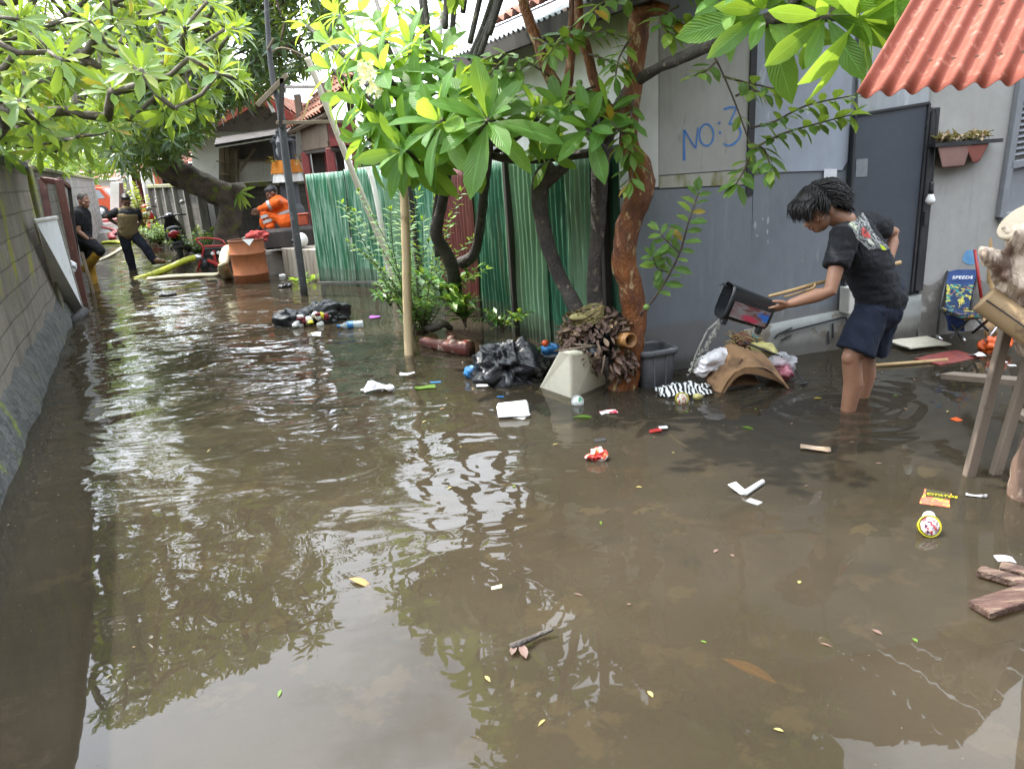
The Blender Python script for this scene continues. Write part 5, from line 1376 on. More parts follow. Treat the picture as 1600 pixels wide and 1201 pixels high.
# printed back: a sheet of ink that follows the cloth
from mathutils.bvhtree import BVHTree
bvh = BVHTree.FromPolygons([tuple(v) for v in m.v], m.f)
mp_, nt, b = new_mat('shirt_print', .7, .3)
uvn = NN(nt, 'ShaderNodeTexCoord').outputs['UV']
vo = NN(nt, 'ShaderNodeTexVoronoi', {'Vector': uvn, 'Scale': 7.0}, feature='DISTANCE_TO_EDGE'); vc = NN(nt, 'ShaderNodeTexVoronoi', {'Vector': uvn, 'Scale': 9.0})
nzz = NN(nt, 'ShaderNodeTexNoise', {'Vector': uvn, 'Scale': 9.0, 'Detail': 4.0, 'Distortion': 1.5})
c = mixc(nt, ramp(nt, nzz.outputs['Fac'], .42, .58), (.03, .03, .033), (.38, .39, .37))
c = mixc(nt, ramp(nt, vo.outputs['Distance'], .0, .05, True), c, (.02, .02, .02))
def disc(cx, cy, r0): 
    v_ = NN(nt, 'ShaderNodeVectorMath', {0: uvn, 1: (cx, cy, 0)}, operation='DISTANCE'); return math2(nt, 'ADD', v_.outputs['Value'], math2(nt, 'MULTIPLY', nzz.outputs['Fac'], .12)), r0
dv, r0 = disc(.5, .52, .25); c = mixc(nt, math2(nt, 'MULTIPLY', ramp(nt, dv, r0 - .03, r0, True), ramp(nt, nzz.outputs['Fac'], .4, .55)), c, (.6, .06, .05))
dv, r0 = disc(.2, .1, .2); c = mixc(nt, math2(nt, 'MULTIPLY', ramp(nt, dv, r0 - .03, r0, True), ramp(nt, nzz.outputs['Fac'], .4, .5)), c, (.55, .6, .42))
dv, r0 = disc(.75, .95, .17); c = mixc(nt, ramp(nt, dv, r0 - .03, r0, True), c, (.5, .62, .02))
dv, r0 = disc(.35, .78, .16); c = mixc(nt, ramp(nt, dv, r0 - .03, r0, True), c, (.6, .62, .5))
nt.links.new(c, b.inputs['Base Color'])
pr = MB()
def prf(u, v):
    a = (1324 + 20 * u, 351 - 21 * u); e_ = (1357 + 30 * u, 392 + 10 * u - 14 * u)
    px, py = lerp(a[0], e_[0], v), lerp(a[1], e_[1], v)
    px += 2 * math.sin(v * 9) * (1 - u) + 2.5 * math.sin(v * 7 + 1) * u; py += 2 * math.sin(u * 6 + v * 3)
    d = ray(px, py).normalized(); h_ = bvh.ray_cast(EYE, d)
    return (h_[0] + h_[1] * .0025) if h_[0] is not None else P(px, py, 4.4)
pr.grid(prf, 18, 26); pr.build('print', mp_, tee, fix=False)
# shorts
M_navy = cloth_mat('navy_cotton', (.014, .019, .035), .85, .6, 9)
m = MB()
w0 = P(1381, 453, 4.48)
limb(m, [w0, pel, P(1372, 486, 4.46)], [(.150, .115), (.158, .124), (.168, .132)], 20, fwd)
hN, hF = P(1335, 549, 4.36), P(1359, 551, 4.60)
m.tube([hpN, lerp(hpN, hN, .4), hN], [.095, .105, (.118, .105)], 18); m.tube([hpF, lerp(hpF, hF, .4), hF], [.095, .103, (.112, .1)], 18)
m = blend(m, .009, 5); wrinkle(m, .010, 8, (1.6, 1, .6)); wrinkle(m, .006, 18, (1.8, 1, .7))
m.build('shorts', M_navy, yt, fix=False)
# what he holds: bin with a picture on its side, a wooden bar, and the water running out
M_binb = pm('black_glossy_plastic', (.018, .02, .022), (.03, .032, .035), 6, .28, .08, spot=(.1, .1, .1), sscale=18, sat=(.66, .7))
mo, bt_ = P(1136, 470, 4.32), P(1196, 490, 4.32)
ax = (bt_ - mo); ax = ax.normalized()
s_up = Vector((.28, .0, .96)); s_up = (s_up - ax * s_up.dot(ax)).normalized(); s_dp = ax.cross(s_up)
bn = thing('bin', 'black rubbish bin with coloured picture, held tipped over the water by the youth', 'bin', mo)
MT = Matrix((s_dp, s_up, ax)).transposed().to_4x4(); MT.translation = mo - ax * .02
m = MB(); Lb = (bt_ - mo).length + .03
m.lathe([((.092, .10), 0), ((.098, .106), .0), ((.098, .106), .018), ((.092, .1), .02), ((.08, .086), Lb), ((.072, .078), Lb + .006)], 28, MT, 0, False, True, .45)
m.lathe([((.086, .094), .001), ((.076, .082), Lb - .01)], 28, MT, 0, False, True, .45)
m.build('shell', M_binb, bn, fix=False)
mpic, nt, b = new_mat('bin_picture', .3, .5)
uvn = NN(nt, 'ShaderNodeTexCoord').outputs['UV']; nzz = NN(nt, 'ShaderNodeTexNoise', {'Vector': uvn, 'Scale': 3.2, 'Detail': 5.0, 'Distortion': .8}); su = NN(nt, 'ShaderNodeSeparateXYZ', {'Vector': uvn})
c = mixc(nt, ramp(nt, nzz.outputs['Fac'], .4, .6), (.16, .15, .15), (.10, .03, .03))
dv = NN(nt, 'ShaderNodeVectorMath', {0: uvn, 1: (.55, .2, 0)}, operation='DISTANCE'); c = mixc(nt, ramp(nt, math2(nt, 'ADD', dv.outputs['Value'], math2(nt, 'MULTIPLY', nzz.outputs['Fac'], .5)), .38, .52, True), c, (.32, .03, .06))
dv = NN(nt, 'ShaderNodeVectorMath', {0: uvn, 1: (.95, .6, 0)}, operation='DISTANCE'); c = mixc(nt, ramp(nt, math2(nt, 'ADD', dv.outputs['Value'], math2(nt, 'MULTIPLY', nzz.outputs['Fac'], .5)), .40, .55, True), c, (.02, .10, .34))
nt.links.new(c, b.inputs['Base Color'])
sgd = 1 if (MT.to_3x3() @ Vector((1, 0, 0))).y < 0 else -1
m2 = MB()
m2.grid(lambda u, v: (MT @ Vector((sgd * lerp(.1, .0835, (lerp(.03, Lb - .015, u)) / Lb), lerp(-.07, .02, v), lerp(.03, Lb - .015, u)))), 10, 8); m2.build('picture', mpic, bn, fix=False)
for z_ in (.03, Lb - .03):
    m = MB(); m.box(MT @ Vector((sgd * .05, -.105 + .012 * z_ / Lb, z_)), (.03, .05, .035), MT.to_3x3(), .006); m.build('foot', M_binb, bn)
m = MB(); m.tube([MT @ Vector((0, .07, 0)), MT @ Vector((-.02, .085, -.035)), MT @ Vector((-.01, .07, -.05))], .005, 6); m.build('clip', M_binb, bn)
M_bam = pm('tan_bamboo', (.46, .31, .15), (.36, .24, .11), 4, .5, .2, .004, (1, 1, .25), spot=(.22, .13, .06), sscale=9, sat=(.6, .7))
m = MB(); sp_, R_ = spath([(1201, 463, 4.30, .009), (1240, 453, 4.29, .010), (1272, 444, 4.34, .011), (1330, 430, 4.62, .012), (1407, 410, 4.72, .013)]); m.tube(sp_, R_, 10)
sp_, R_ = spath([(1225, 464, 4.29, .006), (1250, 457, 4.29, .007), (1270, 450, 4.30, .008), (1274, 444, 4.31, .008)]); m.tube(sp_, R_, 8)
tag(m.build('wooden_handle', M_bam), 'thin wooden tool handle gripped with the bin and passing behind the youth', 'handle')
mwat, nt, b = new_mat('falling_water', .08, .6); b.inputs['Base Color'].default_value = (.34, .33, .29, 1); b.inputs['Alpha'].default_value = .35; b.inputs['IOR'].default_value = 1.33
m = MB(); a = P(1128, 497, 4.3); e_ = P(1077, 582, 4.3)
for k in range(130):
    t = (k / 129) ** .9; p = lerp(a, e_, t) + Vector((.03 * math.sin(t * math.pi), 0, .06 * math.sin(t * math.pi) * .6)) + Vector((rnd(-1, 1), rnd(-1, 1), rnd(-1, 1))) * (.005 + .014 * t)
    r_ = rnd(.002, .008); m.ball(p, (r_, r_, r_ * rnd(1.2, 2.8)), Matrix.Rotation(rnd(-.3, .6), 3, 'Y'), 8, 6)
m.tube(smooth_path([a, lerp(a, e_, .35) + Vector((-.012, 0, .045)), lerp(a, e_, .7) + Vector((-.005, 0, .04)), e_], 6), [.008 - .00025 * k for k in range(19)], 8).jitter(.007, 26)
tag(m.build('poured_water', mwat, fix=False), 'stream of water falling from the tipped black bin', 'water', kind='stuff')

# ---- man in vest
random.seed(11)
def man(label, Y, sc_, J, skinm, hairm, parts, face, bald=False, voxel=.011):
    """J: joints as (px, py, dY); parts: (name, material, [(list of joint names or points, radii)])"""
    base = P(*J['base'][:2], Y); t_ = thing('person', label, 'person', (base.x, base.y, -.1))
    j = {k: P(v[0], v[1], Y + (v[2] if len(v) > 2 else 0)) for k, v in J.items()}
    m = MB(); hat_, M_ = head_shape(m, j['head'], Vector(face), Vector((0, 0, 1)), sc_ * 1.02)
    limb(m, [j['chest'], j['neck'], hat_(0, -.02, -.05)], [.07, .055, .052])
    limb(m, [j['pel'], j['chest']], [(.13, .1), (.14, .1)], 14)
    for s in 'LR':
        limb(m, [j['sh' + s], lerp(j['sh' + s], j['el' + s], .5), j['el' + s], lerp(j['el' + s], j['wr' + s], .35), j['wr' + s]], [.055, .05, .04, .042, .028])
        hd_ = (j['wr' + s] - j['el' + s]).normalized(); hand(m, j['wr' + s], hd_, Vector((face[0], face[1], -.4)) + Vector((.01, .02, .03)), 1.05, .5, .3, 1, .0105)
        limb(m, [j['hp' + s], j['kn' + s], j['an' + s]], [.085, .055, .04])
    blend(m, voxel, 4).build('body', skinm, t_, fix=False)
    m = MB(); m.ball(hat_(0, -.022, .03), (.083 * sc_, .1 * sc_, .094 * sc_), M_, 16, 12)
    if not bald: m.ball(hat_(0, .03, .075), (.07, .06, .035), M_)
    blend(m, .012, 2).build('hair', hairm, t_, fix=False)
    e_ = MB()
    for sg in (-1, 1): e_.ball(hat_(sg * .03, .083, -.01), (.012, .007, .006), M_)
    e_.build('eyes', M_eye, t_)
    for nm_, mt2, tubes in parts:
        m = MB()
        for pts, rr in tubes: limb(m, [j[p] if isinstance(p, str) else (lerp(j[p[0]], j[p[1]], p[2])) for p in pts], rr, 16)
        m = blend(m, .012, 3); wrinkle(m, .014, 7); wrinkle(m, .008, 17); m.build(nm_, mt2, t_, fix=False)
    return t_, j
M_navyd = cloth_mat('dark_navy_cloth', (.02, .023, .034)); M_khaki = cloth_mat('khaki_cloth', (.22, .165, .085)); M_char = cloth_mat('charcoal_cloth', (.035, .036, .04)); M_blk = cloth_mat('black_cloth', (.016, .017, .02))
M_shoe = pm('tan_leather', (.2, .11, .045), (.13, .07, .03), 9, .6, .2)
t2, j2 = man('man in khaki vest and dark trousers, hands on hips, one foot raised on the hose', 15.4, 1.0,
    dict(base=(205, 422), head=(197, 313), neck=(198, 325), chest=(199, 336), pel=(200, 362), shL=(183, 331, -.05), shR=(213, 331, .1), elL=(166, 339, .15), elR=(219, 345, .3), wrL=(186, 352, .05), wrR=(213, 356, .15),
         hpL=(193, 365, -.05), hpR=(207, 365, .05), knL=(200, 393, -.05), knR=(227, 386, -.1), anL=(208, 424, 0), anR=(241, 408, -.1), toeR=(255, 408, -.2), toeL=(214, 428, -.25)),
    M_skin2, M_hair, [('shirt', M_char, [(['pel', 'chest'], [.16, .17]), (['shL', ('shL', 'elL', .55)], [.085, .075]), (['shR', ('shR', 'elR', .6)], [.085, .075]), (['chest', 'neck'], [.13, .07])]),
                      ('vest', M_khaki, [([('pel', 'hpL', .35), 'pel', 'chest', ('chest', 'neck', .55)], [.17, .178, .19, .12]), ([('pel', 'hpL', .9), ('pel', 'hpR', .9)], [.13, .13]), ([('shL', 'shR', .16), ('shL', 'shR', .84)], [.085, .085])]),
                      ('trousers', M_navyd, [(['pel', ('pel', 'hpL', .5)], [.16, .16]), (['hpL', 'knL', 'anL'], [.115, .085, .075]), (['hpR', 'knR', 'anR'], [.115, .085, .075])]),
                      ('shoe', M_shoe, [(['anR', 'toeR'], [.06, .045])]), ('shoe', M_navyd, [(['anL', 'toeL'], [.06, .045])])], (.45, -.7, -.45))
# ---- man in rubber boots leaning on the wall
M_boot = pm('ochre_rubber', (.42, .24, .03), (.32, .18, .025), 7, .45, .1)
t1, j1 = man('man in black T-shirt and ochre rubber boots leaning back against left wall', 13.3, 1.0,
    dict(base=(145, 450), head=(131, 313), neck=(127, 327), chest=(126, 337), pel=(129, 367), shL=(122, 333, -.15), shR=(131, 333, .2), elL=(122, 361, -.2), elR=(136, 360, .25), wrL=(137, 373, -.15), wrR=(143, 372, .1),
         hpL=(128, 371, -.07), hpR=(130, 370, .1), knL=(157, 391, -.12), knR=(137, 405, .1), anL=(134, 420, .0), anR=(148, 452, .1), toeR=(158, 456, -.05)),
    M_skin3, M_grayhair, [('shirt', M_blk, [(['pel', 'chest'], [.15, .165]), (['shL', ('shL', 'elL', .55)], [.085, .075]), (['shR', ('shR', 'elR', .55)], [.085, .075]), (['chest', 'neck'], [.12, .07])]),
                       ('trousers', M_blk, [(['pel', 'hpL'], [.15, .13]), (['hpL', 'knL'], [.115, .08]), (['knL', ('knL', 'anL', .35)], [.08, .07]), (['hpR', 'knR'], [.11, .09])]),
                       ('boot', M_boot, [([('knR', 'anR', .08), 'anR'], [.092, .078]), (['anR', 'toeR'], [.075, .06])]), ('boot', M_boot, [([('knL', 'anL', .2), 'anL'], [.085, .075])])], (.82, -.35, -.3), True)
# ---- man in orange rain suit
M_orng = cloth_mat('orange_rainwear', (.82, .13, .015), .5, .7, 7); M_refl = pm('grey_reflective_tape', (.5, .5, .48), (.4, .4, .39), 9, .35, .1)
t3, j3 = man('man in bright orange rain suit sitting hunched on the platform edge, arms on knees', 13.6, 1.0,
    dict(base=(436, 350), head=(424, 301), neck=(431, 311), chest=(437, 320), pel=(448, 344), shL=(431, 316, -.2), shR=(437, 314, .18), elL=(418, 322, -.22), elR=(420, 322, .15), wrL=(405, 327, -.12), wrR=(407, 328, .08),
         hpL=(446, 346, -.12), hpR=(446, 345, .1), knL=(414, 333, -.16), knR=(410, 334, .12), anL=(424, 357, -.16), anR=(414, 355, .12), toeL=(414, 361, -.2), toeR=(406, 358, .1)),
    M_skin2, M_hair, [('jacket', M_orng, [(['pel', 'chest', ('chest', 'neck', .6)], [.175, .165, .11]), (['shL', 'elL', ('elL', 'wrL', .85)], [.088, .07, .055]), (['shR', 'elR', ('elR', 'wrR', .85)], [.088, .07, .055]), (['chest', 'shL'], [.14, .1])]),
                      ('trousers', M_orng, [(['hpL', 'knL', ('knL', 'anL', .85)], [.108, .088, .085]), (['hpR', 'knR', ('knR', 'anR', .85)], [.108, .088, .085]), (['pel', 'hpL'], [.16, .14])]),
                      ('shoe', M_blk, [(['anL', 'toeL'], [.06, .045])]), ('shoe', M_blk, [(['anR', 'toeR'], [.06, .045])])], (-.82, -.3, -.45))
for a, b_, t, r_ in (('knL', 'anL', .18, .096), ('knL', 'anL', .5, .094), ('pel', 'chest', .05, .188), ('pel', 'chest', .45, .186), ('shL', 'elL', .75, .083)):
    m = MB(); d_ = (j3[b_] - j3[a]).normalized(); c_ = lerp(j3[a], j3[b_], t); m.tube([c_ - d_ * .025, c_ + d_ * .025], r_, 20, cap=False); m.build('reflective_band', M_refl, t3, fix=False)
# ================================================================== OBJECTS
random.seed(77)
UPZ = Vector((0, 0, 1))
def one(name, mb, mat, label, cat, group=None, fix=True, kind=None, org=None):
    return tag(mb.build(name, mat, fix=fix, org=org), label, cat, group, kind)
def quad_sheet(mb, q, nu=8, nv=8, amp=0.01, sc_=5, th=0.004):
    """a bent sheet through four corners, with thickness"""
    def fn(u, v):
        p = lerp(lerp(q[0], q[1], u), lerp(q[3], q[2], u), v)
        return p + Vector(mnoise.noise_vector(p * sc_)) * amp
    n_ = (q[1] - q[0]).cross(q[3] - q[0]).normalized() * th
    mb.grid(fn, nu, nv); mb.grid(lambda u, v: fn(u, v) - n_, nu, nv, flip=True)
    for fu in (lambda t: (t, 0), lambda t: (t, 1), lambda t: (0, t), lambda t: (1, t)):
        mb.grid(lambda u, v: fn(*fu(u)) - n_ * v, nu, 1)
    return mb
def text_mb(s, o, xd, yd, h, th=.0015, shear=0):
    cu = bpy.data.curves.new('t', 'FONT'); cu.body = s; cu.size = 1; cu.extrude = .01; cu.shear = shear
    ob_ = bpy.data.objects.new('t', cu); col.objects.link(ob_)
    me = bpy.data.meshes.new_from_object(ob_.evaluated_get(bpy.context.evaluated_depsgraph_get()))
    mb = MB(); z_ = xd.cross(yd).normalized()
    mb.add([o + xd * (v.co.x * h) + yd * (v.co.y * h) + z_ * (v.co.z / .01 * th) for v in me.vertices], [tuple(p.vertices) for p in me.polygons], sm=False)
    bpy.data.objects.remove(ob_); bpy.data.curves.remove(cu); bpy.data.meshes.remove(me)
    return mb
def blob(c, r_, sc_=6, amp=.3, seg=40, rings=28, M=None, flat=None):
    """crumpled bag: a ball pushed about by creases running in several directions"""
    seg, rings = (72, 48) if max(r_ if isinstance(r_, (tuple, list)) else (r_,)) > .13 else (44, 30)
    mb = MB(); mb.ball(c, r_, M, seg, rings)
    off = Vector((rnd(0, 50), rnd(0, 50), 0)); rr = min(r_) if isinstance(r_, (tuple, list)) else r_
    def ridge(q): return 1 - abs(mnoise.noise(q)) * 2.2
    for i, p in enumerate(mb.v):
        d = (p - Vector(c)); u_ = d.normalized(); s_ = sc_ * .9
        n_ = mnoise.noise(d * s_ + off) * 1.1 + ridge(d * s_ * 1.6 + off * 1.3) * .45 + ridge(d * s_ * 3.4 + off) * .22 - .45
        mb.v[i] = p + u_ * (n_ * amp * rr * 1.9) + Vector(mnoise.noise_vector(d * s_ * 2.2 + off)) * (rr * amp * .45)
        if flat is not None and mb.v[i].z < flat: mb.v[i].z = flat + (mb.v[i].z - flat) * .2
    return mb
M_plw2 = pm('white_plastic', (.78, .78, .76), (.7, .7, .68), 6, .4, .05)
M_foam = pm('white_foam', (.82, .82, .80), (.75, .75, .73), 12, .7, .15)
M_ybag = plastic('yellow_film', (.52, .47, .17)); M_pbag = plastic('pink_film', (.50, .17, .22)); M_bbag = plastic('blue_film', (.035, .19, .44)); M_wbag = plastic('white_film', (.72, .70, .72)); M_cbag = plastic('clear_film', (.7, .72, .74), .15, .45)
M_kbag = plastic('black_film', (.014, .015, .018), .22, 1, .9, 9); M_obag = plastic('orange_film', (.75, .12, .02)); M_red = M_red
M_steel = pm('bright_steel', (.5, .5, .5), (.4, .4, .4), 12, .3, .05, metal=.9)
M_graybin = pm('grey_plastic', (.13, .135, .145), (.10, .104, .112), 4, .32, .06, spot=(.2, .2, .2), sscale=12, sat=(.64, .7))
M_rub = pm('black_rubber', (.02, .02, .021), (.03, .03, .03), 10, .7, .2)

# ---- left side: leaning board, gate posts, pipe
bd = thing('white_board', 'long white metal-edged board leaning against left wall with its foot near the water', 'board', Z(112, 489, 0))
bl, br2, tr_, tl_ = Z(97, 491, .02), Z(131, 487, .02), PLN(89, 340, LA + AN * .10, AN), PLN(54, 346, LA + AN * .0, AN)
m = MB(); n_ = (br2 - bl).cross(tl_ - bl).normalized(); m.prism([bl, br2, tr_, tl_], .03, n_); m.build('panel', pm('pale_board', (.80, .82, .84), (.68, .70, .73), 2.5, .45, .1, spot=(.38, .37, .35), sscale=7, sat=(.6, .72)), bd)
m = MB()
for a, b_ in ((bl, br2), (br2, tr_), (tr_, tl_), (tl_, bl)): m.bar(a + n_ * .004, b_ + n_ * .004, .022, .03, n_, .003)
m.build('edge_frame', pm('weathered_edge', (.5, .47, .42), (.33, .3, .26), 9, .7, .2), bd)
m = MB(); m.bar(P(50, 350, 10.0), Vector((Z(108, 497).x, Z(108, 497).y, -.25)), .16, .03, n_); one('plank', m, M_dark, 'dark old plank standing behind the leaning white board', 'plank')
M_rbr = pm('red_brown_steel', (.12, .045, .035), (.085, .034, .028), 5, .6, .25, spot=(.2, .1, .06), sscale=9, sat=(.6, .7))
gp = thing('gate_frame', 'red-brown steel gate posts with cross bar against left wall, behind the white board', 'gate frame', Z(132, 472, 0))
a = P(92, 281, 11.25); b0 = Z(131, 474, 0); b0.z = -.25
m = MB(); m.bar(b0, a, .1, .1, AN, .006); m.build('post', M_rbr, gp)
a2 = P(66, 281, 11.3); b2_ = LW(7.6, -.16, -.25); m = MB(); m.bar(Vector((b2_.x, b2_.y, -.25)), a2, .09, .09, AN, .006); m.build('post', M_rbr, gp)
a3 = P(108, 292, 11.9); m = MB(); m.bar(Vector((Z(126, 462).x, Z(126, 462).y, -.25)), a3, .05, .05, AN, .004); m.build('post', M_dark, gp)
m = MB(); m.bar(a2, a + Vector((0, 0, -.03)), .09, .08, UPZ, .005); m.bar(a, a3, .05, .06, UPZ, .005); m.build('cross_bar', M_rbr, gp)
m = MB(); c0 = Z(116, 500, .0); dpi = (Vector((c0.x - .02, c0.y - .35, 0)) - c0).normalized()
m.lathe([(.062, 0), (.062, .5), (.05, .5), (.05, .47)], 16, Matrix.Translation(c0 + Vector((-.02, .32, .05))) @ basis(Vector((.1, -1, -.15))).to_4x4(), cap1=True)
for k in range(7):
    a = k * 1.0472; q = Vector((0, 0, 0)) if k == 6 else Vector((math.cos(a) * .033, 0, math.sin(a) * .033)); m.lathe([(.016, 0), (.016, .02), (.010, .02), (.010, .005)], 8, Matrix.Translation(c0 + Vector((.03, -.165, -.025)) + q) @ basis(Vector((.1, -1, -.15))).to_4x4())
one('black_pipe', m, M_rub, 'short black multi-hole pipe end poking out under the leaning white board', 'pipe')
m = blob(P(112, 418, 10.9), (.06, .05, .09), 9, .4); one('paper_scrap', m, M_paper, 'crumpled white paper stuck to the red-brown gate post', 'paper')
m = MB(); m.bar(Vector((Z(147, 458).x, Z(147, 458).y, -.2)), P(128, 395, 12.3), .16, .04, AN, .004); one('plank', m, M_wood, 'grey weathered plank leaning behind the knees of the man in boots', 'plank')

# ---- oil drum
M_rust = pm('rusty_steel', (.34, .115, .045), (.23, .078, .03), 2.2, .65, .35, .005, (1, 1, .6), spot=(.12, .045, .025), sscale=5, sat=(.56, .68), sstretch=(1, 1, .4))
dcb = Z(385, 444); dc = Vector((dcb.x, dcb.y + .3, 0))
dr = thing('oil_drum', 'rusty orange oil drum standing in the water beside the pump', 'drum', dc + Vector((0, 0, -.2)))
m = MB(); H_ = P(382, 376, dc.y - .25).z; r_ = .265
prof = [(r_, -.22)]
for z_ in (.13, .45):
    prof += [(r_, z_ - .025), (r_ + .010, z_ - .012), (r_ + .013, z_), (r_ + .010, z_ + .012), (r_, z_ + .025)]
prof += [(r_, H_ - .015)]
m.lathe(prof, 48, Matrix.Translation(dc), cap1=False); m.lathe([(r_ - .006, H_ - .015), (r_ - .006, .05)], 48, Matrix.Translation(dc), cap0=False); m.build('shell', M_rust, dr, fix=False)
m = MB()
m.tube([dc + Vector((r_ * math.cos(k * math.pi / 24), r_ * math.sin(k * math.pi / 24), H_ - .008)) for k in range(49)], .011, 6, cap=False); m.build('rim', pm('dark_rust', (.16, .06, .03), (.1, .04, .02), 6, .7, .3), dr)
m = MB(); m.lathe([(r_ - .012, H_ - .22), (.02, H_ - .2)], 24, Matrix.Translation(dc)); m.build('rubbish', M_dark, dr)
one('red_sack', blob(dc + Vector((.14, .12, H_ + .03)), (.16, .11, .09), 7, .4), cloth_mat('faded_red_cloth', (.32, .05, .045)), 'faded red sack heaped on the rim of the rusty drum', 'sack')
m = MB(); q = [P(378, 374, dc.y - .31), P(397, 373, dc.y - .33), P(390, 384, dc.y - .335)]; m.prism(q, .004); one('cloth_scrap', m, M_wcloth, 'small triangular scrap of white cloth hanging over the drum rim', 'cloth')

# ---- pump with red frame, hoses
py_ = 14.4
def Pu(px, py, d=0): return P(px, py, py_ + d)
pu = thing('water_pump', 'engine water pump in a red tubular frame beside the rusty drum', 'pump', Pu(336, 424))
M_rf = pm('red_frame_paint', (.42, .035, .03), (.32, .03, .028), 6, .4, .1); M_eng = pm('black_engine', (.025, .026, .028), (.05, .05, .05), 12, .45, .2)
for d in (0, .55):
    m = MB(); m.tube(smooth_path([Pu(308, 424, d), Pu(318, 388, d), Pu(306, 374, d), Pu(336, 373, d), Pu(352, 382, d), Pu(356, 420, d)], 3), .018, 8); m.build('frame', M_rf, pu)
m = MB(); m.tube([Pu(308, 421), Pu(308, 421, .55)], .018); m.tube([Pu(354, 418), Pu(354, 418, .55)], .018); m.tube([Pu(320, 385), Pu(352, 384)], .02); m.build('cross_tube', M_rf, pu)
m = MB(); m.box(Pu(336, 392, .25), (.36, .4, .17), (0, 0, .05), .03); m.build('tank', M_eng, pu)
m = MB(); m.box(Pu(330, 409, .25), (.34, .36, .3), (0, 0, .05), .03); m.ball(Pu(320, 412, .1), (.1, .1, .12)); m.build('engine', M_eng, pu)
m = MB(); m.box(Pu(336, 404, .02), (.05, .04, .3), (0, 0, .5), .01); m.box(Pu(333, 410, .02), (.22, .05, .06), (0, .5, 0), .01); m.build('bracket', M_rf, pu)
for px, py in ((333, 396), (342, 395)):
    m = MB(); c_ = Pu(px, py, .03); m.lathe([(.035, 0), (.035, .03), (.03, .034)], 14, Matrix.Translation(c_) @ basis(Vector((0, -1, 0))).to_4x4()); m.build('gauge', M_plw2, pu)
m = MB(); m.tube([Pu(304, 403), Pu(312, 402), Pu(320, 403, .1)], [.05, .06, .05], 12); m.build('coupling', M_steel, pu)
M_yh = pm('yellow_green_hose', (.42, .46, .03), (.36, .38, .03), 6, .45, .25, .006, spot=(.25, .22, .05), sscale=14)
h0 = Z(241, 428, .03)
m = MB(); pts = smooth_path([h0 + Vector((-.5, -.05, -.12)), h0, Pu(268, 417, -.2), Pu(290, 407, -.1), Pu(305, 403)], 6); m.tube(pts, .058, 12)
for i in range(1, len(pts) - 1):
    pass
one('suction_hose', m, M_yh, 'thick yellow-green suction hose running from the pump into the water', 'hose')
M_ch = pm('cream_flat_hose', (.62, .56, .38), (.5, .44, .28), 5, .7, .25)
def hose(pts, r_, lab, mat):
    m = MB(); m.tube(smooth_path(pts, 6), r_, 10, ref=(0, 0, 1)); return one('flat_hose', m, mat, lab, 'hose')
hose([Z(232, 436, .01), Z(270, 432, .03), Z(310, 430, .03), Z(345, 427, .04), P(352, 405, 12.9), P(354, 398, 12.9)], [(.07, .035)] * 30 + [(.06, .05)], 'pale cream flat hose on the water curving up beside the rusty drum', M_ch)
hose([Z(356, 432, .02), P(349, 418, 12.2), P(353, 395, 12.3), P(357, 388, 12.4)], [(.09, .06)] * 19, 'swollen cream hose end bent against left side of rusty drum', M_ch)
hose([Z(144, 410, .01), Z(165, 402, .02), Z(183, 392, .02), Z(192, 386, .01)], [(.05, .025)] * 19, 'thin pale hose lying on the water behind the man in vest', M_ch)
hose([Z(163, 379, .02), Z(180, 378, .03), Z(196, 379, .02), Z(215, 377, .02)], [(.13, .05)] * 19, 'flat yellow hose crossing the far alley behind the man in vest', M_yh)
hose([Z(176, 372, .05), Z(173, 366, .05), Z(181, 361, .05), Z(170, 357, .06), Z(150, 354, .06)], [(.1, .05)] * 25, 'kinked red and yellow hose lying on the far wet road', M_rf)

